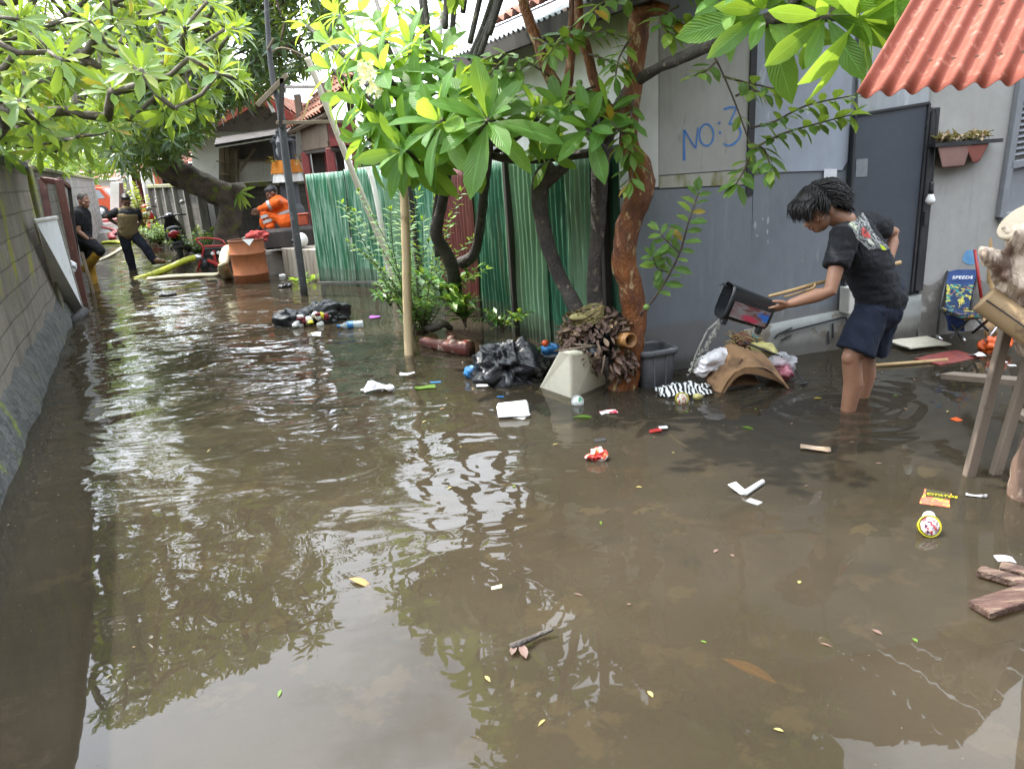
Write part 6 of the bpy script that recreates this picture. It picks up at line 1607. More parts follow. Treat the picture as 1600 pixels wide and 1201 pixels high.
# ---- scooters
def scooter(label, base, yaw, s, body_m, plate, lean=0.0):
    """step-through scooter; +x forward, wheels on z = 0"""
    t_ = thing('scooter', label, 'scooter', base)
    Mz = Matrix.Translation(base) @ Matrix.Rotation(yaw, 4, 'Z') @ Matrix.Rotation(lean, 4, 'X') @ Matrix.Scale(s, 4)
    def T(x, y, z): return Mz @ Vector((x, y, z))
    for x in (.62, -.62):
        m = MB(); pts = [T(x + .2 * math.cos(k * math.pi / 14), 0, .25 + .2 * math.sin(k * math.pi / 14)) for k in range(29)]; m.tube(pts, .052 * s, 8, cap=False); w_ = m.build('wheel', M_rub, t_)
        m = MB(); m.lathe([(.15 * s, -.025 * s), (.05 * s, -.04 * s), (.05 * s, .04 * s), (.15 * s, .025 * s)], 16, Matrix.Translation(T(x, 0, .25)) @ (Mz.to_3x3().normalized() @ Matrix.Rotation(math.pi / 2, 3, 'X')).to_4x4()); m.build('rim', M_steel, w_)
    m = MB()
    m.tube([T(-.85, 0, .72), T(-.55, 0, .68), T(-.2, 0, .58), T(-.05, 0, .42)], [(.09 * s, .06 * s), (.15 * s, .11 * s), (.14 * s, .14 * s), (.13 * s, .07 * s)], 14, ref=Mz.to_3x3() @ Vector((0, 0, 1)), dome=True)
    m.tube([T(-.5, 0, .6), T(-.3, 0, .42), T(-.1, 0, .33), T(.25, 0, .3)], [(.12 * s, .12 * s), (.13 * s, .12 * s), (.14 * s, .06 * s), (.15 * s, .04 * s)], 14, ref=Mz.to_3x3() @ Vector((0, 0, 1)), dome=True)
    blend(m, .022, 3).build('body', body_m, t_, fix=False)
    m = MB(); m.tube([T(.28, 0, .3), T(.36, 0, .55), T(.36, 0, .82), T(.30, 0, .98)], [(.17 * s, .05 * s), (.2 * s, .07 * s), (.17 * s, .08 * s), (.1 * s, .07 * s)], 16, ref=Mz.to_3x3() @ Vector((1, 0, 0)), dome=True); m.tube([T(.44, 0, .62), T(.55, 0, .52), T(.66, 0, .48), T(.8, 0, .42)], [(.08 * s, .04 * s), (.07 * s, .03 * s), (.07 * s, .025 * s), (.06 * s, .02 * s)], 12, ref=Mz.to_3x3() @ Vector((0, 0, 1)), dome=True); m.build('front_shield', body_m, t_)
    m = MB(); m.tube([T(-.75, 0, .79), T(-.4, 0, .78), T(-.1, 0, .72)], [(.11 * s, .045 * s), (.14 * s, .06 * s), (.11 * s, .05 * s)], 14, ref=Mz.to_3x3() @ Vector((0, 0, 1)), dome=True); m.build('seat', M_rub, t_)
    m = MB(); m.tube([T(.24, -.34, .98), T(.27, -.15, 1.02), T(.28, 0, 1.0), T(.27, .15, 1.02), T(.24, .34, .98)], .018 * s, 8); m.tube([T(.29, 0, .9), T(.62, 0, .25)], .03 * s, 8); m.build('handlebar', M_eng, t_)
    m = MB(); m.ball(T(.31, 0, 1.0), (.1 * s, .12 * s, .08 * s), Mz.to_3x3().normalized()); m.build('headlight_cowl', body_m, t_)
    m = MB(); m.ball(T(.45, 0, .80), (.035 * s, .11 * s, .08 * s), Mz.to_3x3().normalized()); m.build('headlight', pm('lamp_glass', (.8, .8, .78), None, 4, .12, 0), t_)
    for sg in (-1, 1):
        m = MB(); m.tube([T(.25, sg * .24, 1.0), T(.22, sg * .32, 1.2)], .009 * s, 6); m.ball(T(.22, sg * .34, 1.24), (.018 * s, .06 * s, .045 * s), Mz.to_3x3().normalized()); m.build('mirror', M_steel, t_)
    m = MB(); m.ball(T(-.88, 0, .69), (.05 * s, .12 * s, .07 * s), Mz.to_3x3().normalized()); m.build('tail_light', pm('red_lens', (.45, .02, .03), None, 5, .15, 0), t_)
    m = MB(); m.box(T(-.9, 0, .48), (.015 * s, .2 * s, .14 * s), Mz.to_3x3().normalized() @ Matrix.Rotation(-.3, 3, 'Y'), .004); m.build('number_plate', plate, t_)
    m = MB(); m.box(T(.475, 0, .6), (.015 * s, .24 * s, .1 * s), Mz.to_3x3().normalized(), .004); m.build('front_plate', plate, t_)
    m = MB(); m.tube([T(-.95, 0, .5), T(-.75, 0, .48), T(-.5, 0, .44)], [(.08 * s, .012 * s)] * 3, 8, ref=Mz.to_3x3() @ Vector((0, 0, 1))); m.build('rear_mudguard', M_rub, t_)
    m = MB(); m.tube([T(-.2, -.16, .28), T(-.5, -.18, .3), T(-.82, -.18, .38)], [.03 * s, .05 * s, .055 * s], 12); m.build('exhaust', M_eng, t_)
    return t_
M_sred = pm('red_gloss_paint', (.5, .015, .02), (.45, .013, .018), 4, .22, 0); M_sblk = pm('black_gloss_paint', (.015, .015, .017), (.02, .02, .022), 4, .2, 0)
bz = Z(287, 402, -.02); scooter('black scooter with red tail light, parked rear-on by the panel fence', Vector((bz.x - .18, bz.y + .4, -.2)), R(112), 1.05, M_sblk, M_shut, R(-7))
bz = Z(229, 376, 0); scooter('bright red scooter facing the camera near the whitewashed gate pillar', Vector((bz.x, bz.y + .4, -.08)), R(-70), 1.02, M_sred, M_plw2)

# ---- red car at the far end
cb = Z(150, 343, .03)
car = thing('car', 'small orange-red hatchback car parked at far end of alley', 'car', cb)
cyw = R(12)
CM = Matrix.Translation(cb) @ Matrix.Rotation(cyw, 4, 'Z')
def CT(x, y, z): return CM @ Vector((x, y, z))
M_car = pm('orange_red_paint', (.5, .085, .035), (.45, .075, .03), 3, .3, 0)
prof = [(.95, .35), (.95, .75), (.9, .95), (.55, 1.5), (.3, 1.55), (-1.2, 1.52), (-1.9, 1.0), (-2.9, .9), (-3.0, .4)]
m = MB()
for y0, y1 in ((0, 1.6),):
    ys_ = (0, .06, 1.54, 1.6); ins = (.05, 0, 0, .05)
    vs = [CT(x * (1 - .0), y, .35 + (z - .35) * (1 - (.02 if k in (0, 3) else 0))) for k, y in enumerate(ys_) for x, z in prof]
    n_ = len(prof); fs = [tuple(range(n_)), tuple(range(3 * n_, 4 * n_))[::-1]]
    for k in range(3): fs += [(k * n_ + i, k * n_ + (i + 1) % n_, (k + 1) * n_ + (i + 1) % n_, (k + 1) * n_ + i) for i in range(n_)]
    m.add(vs, fs, 0, None, False)
m.build('body', M_car, car)
M_glass = pm('car_glass', (.35, .38, .4), (.25, .28, .3), 2, .08, 0)
for q in ([(.62, 1.0), (.42, 1.4), (-.3, 1.42), (-.3, 1.0)], [(-.4, 1.0), (-.4, 1.42), (-1.15, 1.42), (-1.65, 1.02)]):
    m = MB(); m.prism([CT(x, -.012, z) for x, z in q], .02); m.build('side_window', M_glass, car)
m = MB(); m.prism([CT(.93, .15, 1.0), CT(.93, 1.45, 1.0), CT(.6, 1.4, 1.45), CT(.6, .2, 1.45)], .02); m.build('rear_window', M_glass, car)
for x in (.35, -2.2):
    for y in (.08, 1.5):
        m = MB(); m.lathe([(.31, -.1), (.34, -.07), (.34, .07), (.31, .1)], 24, Matrix.Translation(CT(x, y, .33)) @ Matrix.Rotation(math.pi / 2, 4, 'X')); w_ = m.build('wheel', M_rub, car)
        m = MB(); m.lathe([(.22, -.115), (.2, -.09), (.05, -.12), (.05, .12), (.2, .09), (.22, .115)], 16, Matrix.Translation(CT(x, y, .33)) @ Matrix.Rotation(math.pi / 2, 4, 'X')); m.build('rim', M_steel, w_)
m = MB(); m.box(CT(.96, .8, .5), (.12, 1.62, .2), cyw and Matrix.Rotation(cyw, 3, 'Z'), .04); m.build('bumper', M_car, car)
for y in (.15, 1.45):
    m = MB(); m.box(CT(.955, y, .85), (.03, .16, .22), Matrix.Rotation(cyw, 3, 'Z'), .01); m.build('tail_light', pm('dark_red_lens', (.3, .015, .015), None, 5, .2, 0), car)
m = MB()
for y in (.2, 1.4): m.tube([CT(.2, y, 1.6), CT(-1.1, y, 1.6)], .025)
for x in (.1, -.9): m.tube([CT(x, .2, 1.62), CT(x, 1.4, 1.62)], .025)
m.build('roof_rack', M_car, car)
m = MB(); q = Z(128, 348, .1); m.box(q + Vector((1.3, .2, 0)), (2.8, .35, .16), (0, 0, .1), .03); one('red_barrier', m, M_rf, 'low red plank lying across the far road before the car', 'plank')

# ---- things by the platform
hp = P(470, 376, 12.4)
hl_ = thing('helmet', 'white and black motorcycle helmet resting on concrete platform', 'helmet', Vector((hp.x, hp.y, .45)))
m = MB(); m.ball((hp.x, hp.y, .57), (.115, .14, .12)); m.build('shell', M_plw2, hl_); m = MB(); m.ball((hp.x - .05, hp.y - .05, .57), (.095, .11, .07)); m.build('visor', M_sblk, hl_)
rb_ = P(461, 345, 13.4); m = MB(); m.box((rb_.x + .1, rb_.y + .1, rb_.z), (.2, .2, .18), (0, 0, .1), .015); m.box((rb_.x + .1, rb_.y + .1, rb_.z + .1), (.22, .22, .025), (0, 0, .1), .008); one('red_crate', m, pm('orange_red_crate', (.45, .09, .04), (.36, .07, .035), 6, .5, .1), 'orange-red crate beside the man in orange', 'crate')
m = MB(); q = P(452, 368, 13.0); m.box((q.x, q.y, .58), (.8, .5, .3), (0, 0, .2), .03); one('dark_box', m, M_dark, 'dark low box on platform behind the white helmet', 'box')
# dark leaning pole with scraps of timber frame
dp = thing('leaning_pole', 'dark tall pole leaning left out of the water with timber scraps nailed near its top', 'pole', Z(475, 462, -.2))
yD = 10.4
m = MB(); sp_, R_ = spath([(477, 470, yD, .05), (462, 360, yD, .05), (447, 250, yD, .05), (437, 165, yD, .045), (428, 135, yD, .035), (420, 70, yD, .03), (414, -40, yD, .026)], 3); m.tube(sp_, R_, 10); m.build('pole', pm('blackened_wood', (.05, .05, .055), (.09, .09, .095), 8, .7, .4, .01, (1, 1, .2), spot=(.2, .2, .2), sscale=12, sat=(.6, .7)), dp)
for a, b_, w_, mt2 in (((402, 165), (449, 117), .06, M_wood), ((441, 122), (439, 200), .055, M_dark), ((432, 192), (548, 190), .045, M_wood), ((418, 78), (428, 60), .02, M_wood)):
    m = MB(); m.bar(P(*a, yD - .06), P(*b_, yD - .06), w_, .04, Yv, .004); m.build('batten', mt2, dp)
m = MB(); m.tube(smooth_path([P(420, 85, yD), P(440, 75, yD), P(470, 85, yD), P(500, 105, yD)], 4), .012, 6); m.build('bent_rod', M_wood, dp)
m = MB(); m.bar(P(440, 136, 13.5), P(540, 136, 13.5), .06, .05, UPZ, .004); m.bar(P(540, 136, 13.5), P(552, 190, 13.2), .05, .05, UPZ, .004); one('grey_beam', m, M_conc, 'thin grey beam running above the red hut roof', 'beam')
m = MB(); m.bar(P(473, 186, 11.6), P(483, 156, 11.6), .025, .02, Yv); one('thin_stick', m, M_bam, 'thin pale stick tilted before the red hut roof edge', 'stick')
# trestle at the foot of the green panel
tt = thing('metal_trestle', 'low thin metal trestle standing in water before scuffed green panel', 'trestle', Z(550, 462, -.1))
M_thin = pm('grey_steel', (.16, .15, .14), (.1, .09, .08), 9, .6, .2)
m = MB(); m.bar(P(497, 442, 10.4), P(597, 441, 9.7), .03, .03); m.build('top_bar', M_thin, tt)
for a, b_ in (((505, 443), (506, 472)), ((585, 442), (586, 458)), ((512, 443), (505, 456))):
    m = MB(); pa = P(*a, 10.3 if a[0] < 550 else 9.8); pb = P(*b_, 10.3 if a[0] < 550 else 9.8); pb.z = min(pb.z, -.1) if b_[1] > 457 else pb.z; m.bar(pa, pb, .03, .03); m.build('leg', M_thin, tt)

# ---- bamboo poles
M_bamw = pm('pale_bamboo', (.60, .47, .29), (.46, .34, .19), 4, .45, .15, .003, (1, 1, .2), spot=(.26, .18, .1), sscale=10, sat=(.58, .68))
def bamboo(pts, r0, r1, label, mat, n=9, name='bamboo_pole'):
    m = MB(); sp_ = smooth_path(pts, 10); Lk = len(sp_); rr = []
    for i in range(Lk):
        t = i / (Lk - 1); ph = (t * n) % 1.0; rr.append(lerp(r0, r1, t) * (1 + (.10 if ph < .04 or ph > .97 else 0)))
    m.tube(sp_, rr, 14); return one(name, m, mat, label, 'bamboo pole')
q = Z(637, 556, 0); q.z = -.25
bamboo([q, P(637, 500, 6.62), P(635, 400, 6.6), P(632, 320, 6.6), P(629, 262, 6.6)], .042, .034, 'upright tan bamboo pole standing in the water before the tangled shrub', M_bamw, 7)
q = P(618, 452, 9.6); q.z = -.2
bamboo([q, P(607, 410, 9.5), P(582, 345, 9.4), P(548, 262, 9.2), P(508, 160, 9.0), P(480, 90, 8.9)], .04, .03, 'pale slanting bamboo pole leaning left across the scuffed green panel', pm('white_bamboo', (.72, .66, .54), (.6, .54, .42), 4, .5, .15), 9)
bamboo([P(608, 425, 9.9), P(596, 350, 9.9), P(584, 290, 9.95), P(575, 262, 10)], .035, .03, 'short whitish stake behind the slanting bamboo pole', M_plw, 5)

# ---- rubbish under the trees
lg = thing('log', 'dark red wet log with broken branch stub floating below the leafy plant', 'log', Z(700, 541, 0))
m = MB(); sp_ = smooth_path([Z(662, 534, .03), Z(690, 540, .04), Z(715, 543, .05), Z(735, 545, .05)], 4); bark_tube(m, sp_, [.05 + .002 * k for k in range(len(sp_))], 12, .25, 12); m.tube([Z(710, 541, .06), P(704, 526, Z(710, 541).y)], [.05, .045], 10); m.build('trunk', pm('wet_red_wood', (.16, .045, .035), (.09, .03, .025), 9, .35, .6, .01, spot=(.4, .32, .25), sscale=12), lg)
m = MB(); sp_ = smooth_path([Z(650, 508, .03), Z(675, 512, .05), Z(690, 505, .12), Z(704, 512, .03)], 4); bark_tube(m, sp_, .035, 10, .3, 14) if False else m.tube(sp_, [.03, .035, .04, .04, .045, .04, .045, .05, .04, .035, .03, .03, .03], 10); m.jitter(.01, 15); one('driftwood', m, M_bark, 'grey broken root floating left of the glossy broad-leaved plant', 'driftwood')
one('rubbish_bag', blob(Z(795, 582, .10) + Vector((0, .15, 0)), (.27, .2, .20), 6, .35, 44, 30, flat=-.02), M_kbag, 'full black rubbish bag half sunk beside grey tub', 'bag')
tb = thing('tub', 'low grey plastic tub of scraps between black rubbish bag and leaf-heaped cream box', 'tub', Z(858, 590, -.1))
tc_ = Z(856, 580, 0) + Vector((.02, .16, 0)); ht = P(856, 553, tc_.y - .1).z
m = MB(); MT2 = Matrix.Translation(tc_) @ Matrix.Rotation(.35, 4, 'Z')
m.lathe([((.17, .13), -.15), ((.19, .15), ht - .02), ((.205, .165), ht - .02), ((.205, .165), ht), ((.185, .145), ht), ((.17, .13), ht - .12)], 28, MT2, cap1=True, sq=.5, sm=True); m.build('shell', M_graybin, tb)
for k, (px, py, c_) in enumerate(((831, 545, (.62, .08, .03)), (852, 536, (.62, .1, .03)))):
    m = MB(); q = P(px, py, tc_.y - .04); m.ball(q, (.03, .03, .027)); one('tomato', m, pm('tomato_skin', c_, None, 9, .25, 0), ('red tomato at left end of the grey tub', 'orange-red tomato in middle of the grey tub')[k], 'tomato')
m = MB(); m.ball(P(839, 548, tc_.y - .08), (.035, .03, .03)); one('lime', m, M_bush, 'green and yellow fruit scrap on the edge of grey tub', 'fruit')
one('plastic_bag', blob(P(862, 545, tc_.y), (.075, .06, .05), 12, .4), M_bbag, 'blue plastic bag stuffed in the grey tub', 'bag')
# cream box tipped under the heap of leaves
M_creamp = pm('cream_plastic', (.84, .80, .64), (.76, .72, .55), 3, .5, .1, spot=(.36, .32, .2), sscale=4, sat=(.6, .75))
yb = 4.98
bxr = thing('cream_planter', 'cream square planter turned upside down in the water under a heap of dead leaves', 'planter', Z(893, 618, -.1))
def CB(px, py, d=0): return P(px, py, yb + d)
f0, f1_, f2_ = Z(838, 612, -.05), Z(893, 632, -.05), Z(952, 606, -.05)
t0, t1_, t2_ = CB(874, 545, .0), CB(892, 552, -.06), CB(934, 550, .1)
bk, tk = f0 + (f2_ - f1_), t0 + (t2_ - t1_)
m = MB(); m.add([f0, f1_, f2_, bk, t0, t1_, t2_, tk], [(0, 1, 5, 4), (1, 2, 6, 5), (2, 3, 7, 6), (3, 0, 4, 7), (4, 5, 6, 7)], sm=False); o = m.build('shell', M_creamp, bxr)
bv = o.modifiers.new('b', 'BEVEL'); bv.width = .018; bv.segments = 3
m = MB(); m.bar(f0, f1_, .03, .02, UPZ, .005); m.bar(f1_, f2_, .03, .02, UPZ, .005); m.build('rim', M_creamp, bxr)
hp_ = thing('leaf_heap', 'heap of dead brown leaves on the cream planter against orange trunk', 'leaf heap', CB(925, 560))
hc2 = CB(929, 528, .2)
m = blob(hc2, (.19, .14, .17), 6, .35, 40, 28); m.build('torn_bag', M_kbag, hp_)
m = MB()
for k in range(820):
    d = Vector((rnd(-1, 1), rnd(-1, .5), rnd(-.9, 1))).normalized()
    q = hc2 + Vector((d.x * .22, d.y * .165, d.z * .18)) * rnd(.88, 1.1)
    if d.x > .15 and d.z < .1: q = q + Vector((.05, -.02, -rnd(.02, .16)))
    m.leaf(q, (d + Vector((rnd(-1, 1), rnd(-1, 1), rnd(-1.6, .2)))).normalized(), d, rnd(.04, .095), rnd(.018, .04), 4, rnd(-1.5, 2.2), rnd(.3, .9), .5, 0, .12)
lm = leaf_mat('dead_leaf', (.10, .058, .045), (.17, .10, .075), (.28, .19, .12), 0, .65, .08); m.build('dead_leaves', lm, hp_, fix=False)
m = MB()
for (a, b_, w_) in (((873, 548), (925, 541), .008), ((945, 555), (940, 586), .006), ((898, 538), (930, 540), .006)): m.tube([CB(*a, -.06), CB(*b_, -.08)], w_, 6)
m.build('twig', M_wood, hp_)
m = MB()
for k in range(46):
    a = rnd(0, 6.28); b2 = rnd(-.6, .6); c_ = CB(919, 492, .16); pts = []
    for j in range(9):
        th = a + j * .5; pts.append(c_ + Vector((math.cos(th) * .11, math.sin(th) * .08, .035 * math.sin(th * 1.3 + b2) + b2 * .06)))
    m.tube(pts, .0028, 4)
m.ball(CB(905, 495, .12), (.07, .06, .025)); one('dry_wreath', m, pm('straw', (.36, .3, .12), (.22, .19, .08), 20, .8, 0), 'tangled dry straw wreath lying on top of the dead leaf heap', 'wreath')
m = MB(); c9 = P(986, 532, 4.96); m.lathe([(.048, -.16), (.05, 0), (.040, 0), (.034, -.10)], 20, Matrix.Translation(c9) @ basis(Vector((.35, -.85, .1))).to_4x4()); one('bamboo_offcut', m, pm('ochre_bamboo', (.34, .17, .05), (.2, .09, .03), 6, .5, .2), 'short hollow bamboo offcut wedged between leaf heap and orange trunk', 'bamboo')
# grey bin
gb = thing('bin', 'square grey plastic bin without lid standing in water right of orange trunk', 'bin', Z(1018, 610, -.2))
gc = Z(1018, 606, 0) + Vector((.03, .15, 0)); gt_ = P(1018, 547, gc.y - .12).z
MT3 = Matrix.Translation(gc) @ Matrix.Rotation(.30, 4, 'Z')
m = MB(); m.lathe([((.112, .112), -.2), ((.135, .135), gt_ - .04)], 40, MT3, cap1=False, sq=.6); m.lathe([((.127, .127), gt_ - .02), ((.108, .108), -.1)], 40, MT3, cap0=False, sq=.6)
m.build('body', M_graybin, gb)
m = MB(); m.lathe([((.135, .135), gt_ - .042), ((.152, .152), gt_ - .042), ((.154, .154), gt_ - .006), ((.148, .148), gt_), ((.13, .13), gt_), ((.127, .127), gt_ - .02)], 40, MT3, cap0=False, cap1=False, sq=.6); m.build('rim', M_graybin, gb)
m = MB()
for a in (-1, 1): m.bar(MT3 @ Vector((.04 * a, -.118, -.1)), MT3 @ Vector((.048 * a, -.139, gt_ - .05)), .012, .008, HN, .003)
m.build('rib', M_graybin, gb)

# ---- rubbish pile with the cardboard box
M_card = pm('brown_cardboard', (.30, .175, .085), (.23, .13, .065), 3, .85, .25, spot=(.13, .075, .04), sscale=5, sat=(.5, .62))
cx = thing('cardboard_box', 'torn brown cardboard box lying open-ended in the water under plastic bags', 'box', Z(1160, 612, -.05))
A_, B_, C_ = Z(1093, 600, 0), Z(1122, 614, 0), Z(1236, 606, 0)
ta, tb_, tcx = P(1128, 556, A_.y + .02), P(1160, 560, B_.y + .05), P(1215, 573, C_.y + .1)
m = MB(); quad_sheet(m, [A_ + Vector((0, 0, -.05)), B_ + Vector((0, 0, -.05)), tb_, ta], 6, 6, .012, 6, .006); m.build('end_panel', M_card, cx, fix=False)
m = MB()
pts_ = [B_ + Vector((0, 0, -.04)), P(1148, 583, B_.y), P(1172, 573, B_.y), P(1203, 582, B_.y), P(1224, 597, B_.y), C_ + Vector((0, -.02, -.04))]
dep = Vector((-.03, .22, .10)); arcp = smooth_path(pts_, 5)
m.grid(lambda u, v: arcp[min(len(arcp) - 1, int(round(u * (len(arcp) - 1))))] + dep * v + Vector((0, 0, .015 * math.sin(u * 14 + v * 4))), len(arcp) - 1, 6)
m.grid(lambda u, v: arcp[min(len(arcp) - 1, int(round(u * (len(arcp) - 1))))] + dep * v + Vector((0, 0, -.008 + .015 * math.sin(u * 14 + v * 4))), len(arcp) - 1, 6)
m.grid(lambda u, v: arcp[min(len(arcp) - 1, int(round(u * (len(arcp) - 1))))] + Vector((.012 * v, -.004, -.05 * v * math.sin(min(1, u * 1.1) * 3.0))), len(arcp) - 1, 2)
m.build('arched_lid', M_card, cx, fix=False)
m = MB(); quad_sheet(m, [Z(1135, 603, .02), Z(1190, 598, .02), P(1180, 585, B_.y + .2), P(1140, 580, B_.y + .2)], 5, 5, .012, 6, .006); m.build('inner_flap', M_card, cx, fix=False)
m = MB(); quad_sheet(m, [lerp(A_, ta, .42) + Vector((.004, -.012, 0)), lerp(B_, tb_, .42) + Vector((.004, -.012, 0)), lerp(B_, tb_, .62) + Vector((.004, -.012, 0)), lerp(A_, ta, .62) + Vector((.004, -.012, 0))], 4, 3, .008, 6, .002); m.build('parcel_tape', pm('tan_tape', (.42, .25, .1), (.36, .2, .08), 6, .3, .1), cx, fix=False)
Yp = 5.08
def bag(px, py, d, r_, mat, label, sc_=8, amp=.4, M=None, nm='plastic_bag'): return one(nm, blob(P(px, py, Yp + d), r_, sc_, amp, 34, 22, M), mat, label, 'bag')
bag(1113, 568, .02, (.15, .08, .075), M_wbag, 'white plastic bag drooping over left end of the cardboard box', 8, .3, Matrix.Rotation(-.55, 3, 'Y'))
bag(1172, 560, .08, (.075, .06, .04), M_bbag, 'blue plastic bag on top of the cardboard box', 10)
bag(1146, 556, .1, (.05, .05, .035), M_pbag, 'small crimson plastic scrap between white and blue bags', 12)
bag(1195, 545, .14, (.11, .08, .05), M_ybag, 'pale yellow plastic bag on the rubbish pile right of straw bundle', 8, .35, Matrix.Rotation(.35, 3, 'Y'))
bag(1218, 580, .05, (.09, .09, .075), M_pbag, 'pink see-through bag at right end of the rubbish pile', 12, .3)
bag(1225, 566, .05, (.08, .07, .06), M_cbag, 'clear crumpled plastic bag over the pink bag', 13, .5)
bag(1186, 570, .18, (.1, .1, .04), M_cbag, 'clear plastic sheet under the yellow bag', 10, .5)
m = MB()
for k in range(70):
    q = P(1165, 540, Yp + .2) + Vector((rnd(-.08, .08), rnd(-.05, .05), rnd(-.07, .06))); d = Vector((rnd(-1, 1), rnd(-.6, .6), rnd(-.7, .7))).normalized(); m.tube(smooth_path([q, q + d * .05 + Vector((0, 0, .02)), q + d * .09], 3), .0035, 4)
one('straw_bundle', m, pm('mixed_string', (.42, .33, .12), (.22, .12, .08), 30, .8, 0), 'tangle of straw and string at back of the rubbish pile', 'straw')
one('brown_rag', blob(P(1158, 533, Yp + .24), (.06, .05, .06), 9, .4), cloth_mat('brown_rag', (.2, .1, .07)), 'brown rag at top of the rubbish pile', 'rag')
one('teal_net', blob(P(1178, 528, Yp + .25), (.05, .05, .035), 12, .5), cloth_mat('teal_net', (.08, .2, .2)), 'small teal net bundle behind the straw', 'net')
m = MB(); m.tube([P(1162, 534, Yp + .08), P(1222, 558, Yp + .02)], .009, 6); one('flat_stick', m, M_dark, 'dark slat lying across the pale yellow bag', 'slat')
m = MB(); m.tube([P(1243, 578, Yp), Z(1257, 600, 0)], .006, 6); m.tube([Z(1250, 601, .01), Z(1262, 598, .01)], .008, 6); one('black_rod', m, M_black, 'thin black rod poking out of right end of the rubbish pile', 'rod')
# striped cloth
mst, nt, b = new_mat('striped_cloth', .85, .2)
uvn = NN(nt, 'ShaderNodeTexCoord').outputs['Object']; wv = NN(nt, 'ShaderNodeTexWave', {'Vector': uvn, 'Scale': 11.0, 'Distortion': 6.0, 'Detail': 2.0, 'Detail Scale': 1.2})
nt.links.new(mixc(nt, ramp(nt, wv.outputs['Color'], .45, .55), (.018, .02, .025), (.62, .62, .6)), b.inputs['Base Color'])
m = MB(); sc0 = Z(1068, 606, .03)
m.grid(lambda u, v: sc0 + Vector(((u - .5) * .36, (v - .5) * .22, .045 * math.sin(u * 3.14) * math.sin(v * 3.14) + .018 * mnoise.noise(Vector((u * 7, v * 7, 2))) + .008 * math.sin(u * 22 + v * 9) - .015)) + Vector((.05 * mnoise.noise(Vector((u * 3, v * 3, 9))), .05 * mnoise.noise(Vector((u * 3, v * 3, 19))), 0)), 40, 26)
one('striped_cloth', m, mst, 'black and white striped cloth heaped in water beside cardboard box', 'cloth', fix=False)
def cup(px, py, r0, r1, L_, tilt, mats, label, z=.02, lid=None):
    """paper or plastic cup floating on its side, mouth towards tilt"""
    c_ = Z(px, py, z); t_ = thing('cup', label, 'cup', c_)
    M_ = Matrix.Translation(c_) @ basis(tilt).to_4x4()
    m = MB(); m.lathe([(r0, -L_ / 2), (r1, L_ / 2), (r1 + .004, L_ / 2), (r1 + .004, L_ / 2 - .006)], 22, M_, cap1=False); m.lathe([(r1 - .003, L_ / 2), (r0 - .003, -L_ / 2 + .004)], 22, M_, cap0=False); m.build('shell', mats[0], t_, fix=False)
    m = MB(); m.lathe([(r1 - .004, L_ / 2 + .001), (r1 - .006, L_ / 2 + .004)], 22, M_); m.build('label', mats[1], t_)
    return t_, M_
def pic_mat(name, base, cols, sc_=18):
    m_, nt, b = new_mat(name, .4, .4)
    n1 = noise(nt, sc_, 3); n2 = noise(nt, sc_ * 1.3, 3, loc=(4, 4, 4))
    c = mixc(nt, ramp(nt, n1, .52, .56), base, cols[0]); c = mixc(nt, ramp(nt, n2, .55, .59), c, cols[-1]); nt.links.new(c, b.inputs['Base Color']); return m_
M_ycup = pm('yellow_plastic', (.62, .56, .03), (.52, .46, .02), 6, .35, .05); M_lbl1 = pic_mat('printed_label', (.7, .66, .5), ((.5, .03, .04), (.7, .7, .65)), 60); M_lbl2 = pic_mat('printed_label_two', (.75, .74, .7), ((.08, .03, .06), (.5, .03, .04)), 70)
M_grn = pic_mat('green_print', (.75, .77, .74), ((.03, .3, .12), (.75, .76, .74)), 40)
cup(1064, 622, .033, .04, .06, Vector((.05, -1, .15)), (M_ycup, M_lbl1), 'yellow cup with red label floating before the striped cloth', .025)
cup(1449, 822, .034, .042, .05, Vector((-.1, -1, .55)), (M_ycup, M_lbl2), 'yellow cup with white printed lid floating alone at right', .03)
m = MB(); q = Z(1453, 812, .055); m.ball(q + Vector((0, .01, .01)), (.026, .02, .024)); one('foam_disc', m, M_plw2, 'round white cap resting on the yellow printed cup at right', 'cap')
cup(903, 626, .03, .038, .055, Vector((-.2, -1, .1)), (M_plw2, M_grn), 'white cup with green print floating before the cream planter', .02)
m = MB(); m.ball(Z(1090, 620, .02), (.035, .025, .025)); m.jitter(.008, 20); one('yellow_scrap', m, M_ybag, 'pale yellow wrapper scrap floating right of yellow cup', 'wrapper')

# ---- floating things
fb = thing('foam_box', 'white foam takeaway box floating open before the cream planter', 'food box', Z(802, 642, 0))
m = MB(); q = [Z(775, 636, .015), Z(778, 653, .012), Z(829, 650, .012), Z(826, 630, .015)]; qq = [p + UPZ * .035 for p in q]; cen = sum(qq, Vector()) / 4; qq = [cen + (p - cen) * .86 + UPZ * .0 for p in qq]
m.add(q + qq, [(0, 1, 5, 4), (1, 2, 6, 5), (2, 3, 7, 6), (3, 0, 4, 7), (4, 5, 6, 7), (3, 2, 1, 0)], sm=False); o = m.build('lid', M_foam, fb); bv = o.modifiers.new('b', 'BEVEL'); bv.width = .008; bv.segments = 2
m = MB(); quad_sheet(m, [Z(800, 652, .004), Z(818, 654, .004), Z(830, 646, .006), Z(824, 645, .006)], 3, 3, .004, 9, .003); m.build('flap', M_foam, fb, fix=False)
one('blue_ball', blob(Z(738, 584, .03), (.055, .055, .05), 14, .25, 24, 16), M_bbag, 'round blue knotted plastic bag floating alone left of black rubbish bag', 'bag')
bb = thing('rubbish_bag', 'torn black bag spilling white and yellow scraps, floating in the alley', 'bag', Z(482, 505, -.02))
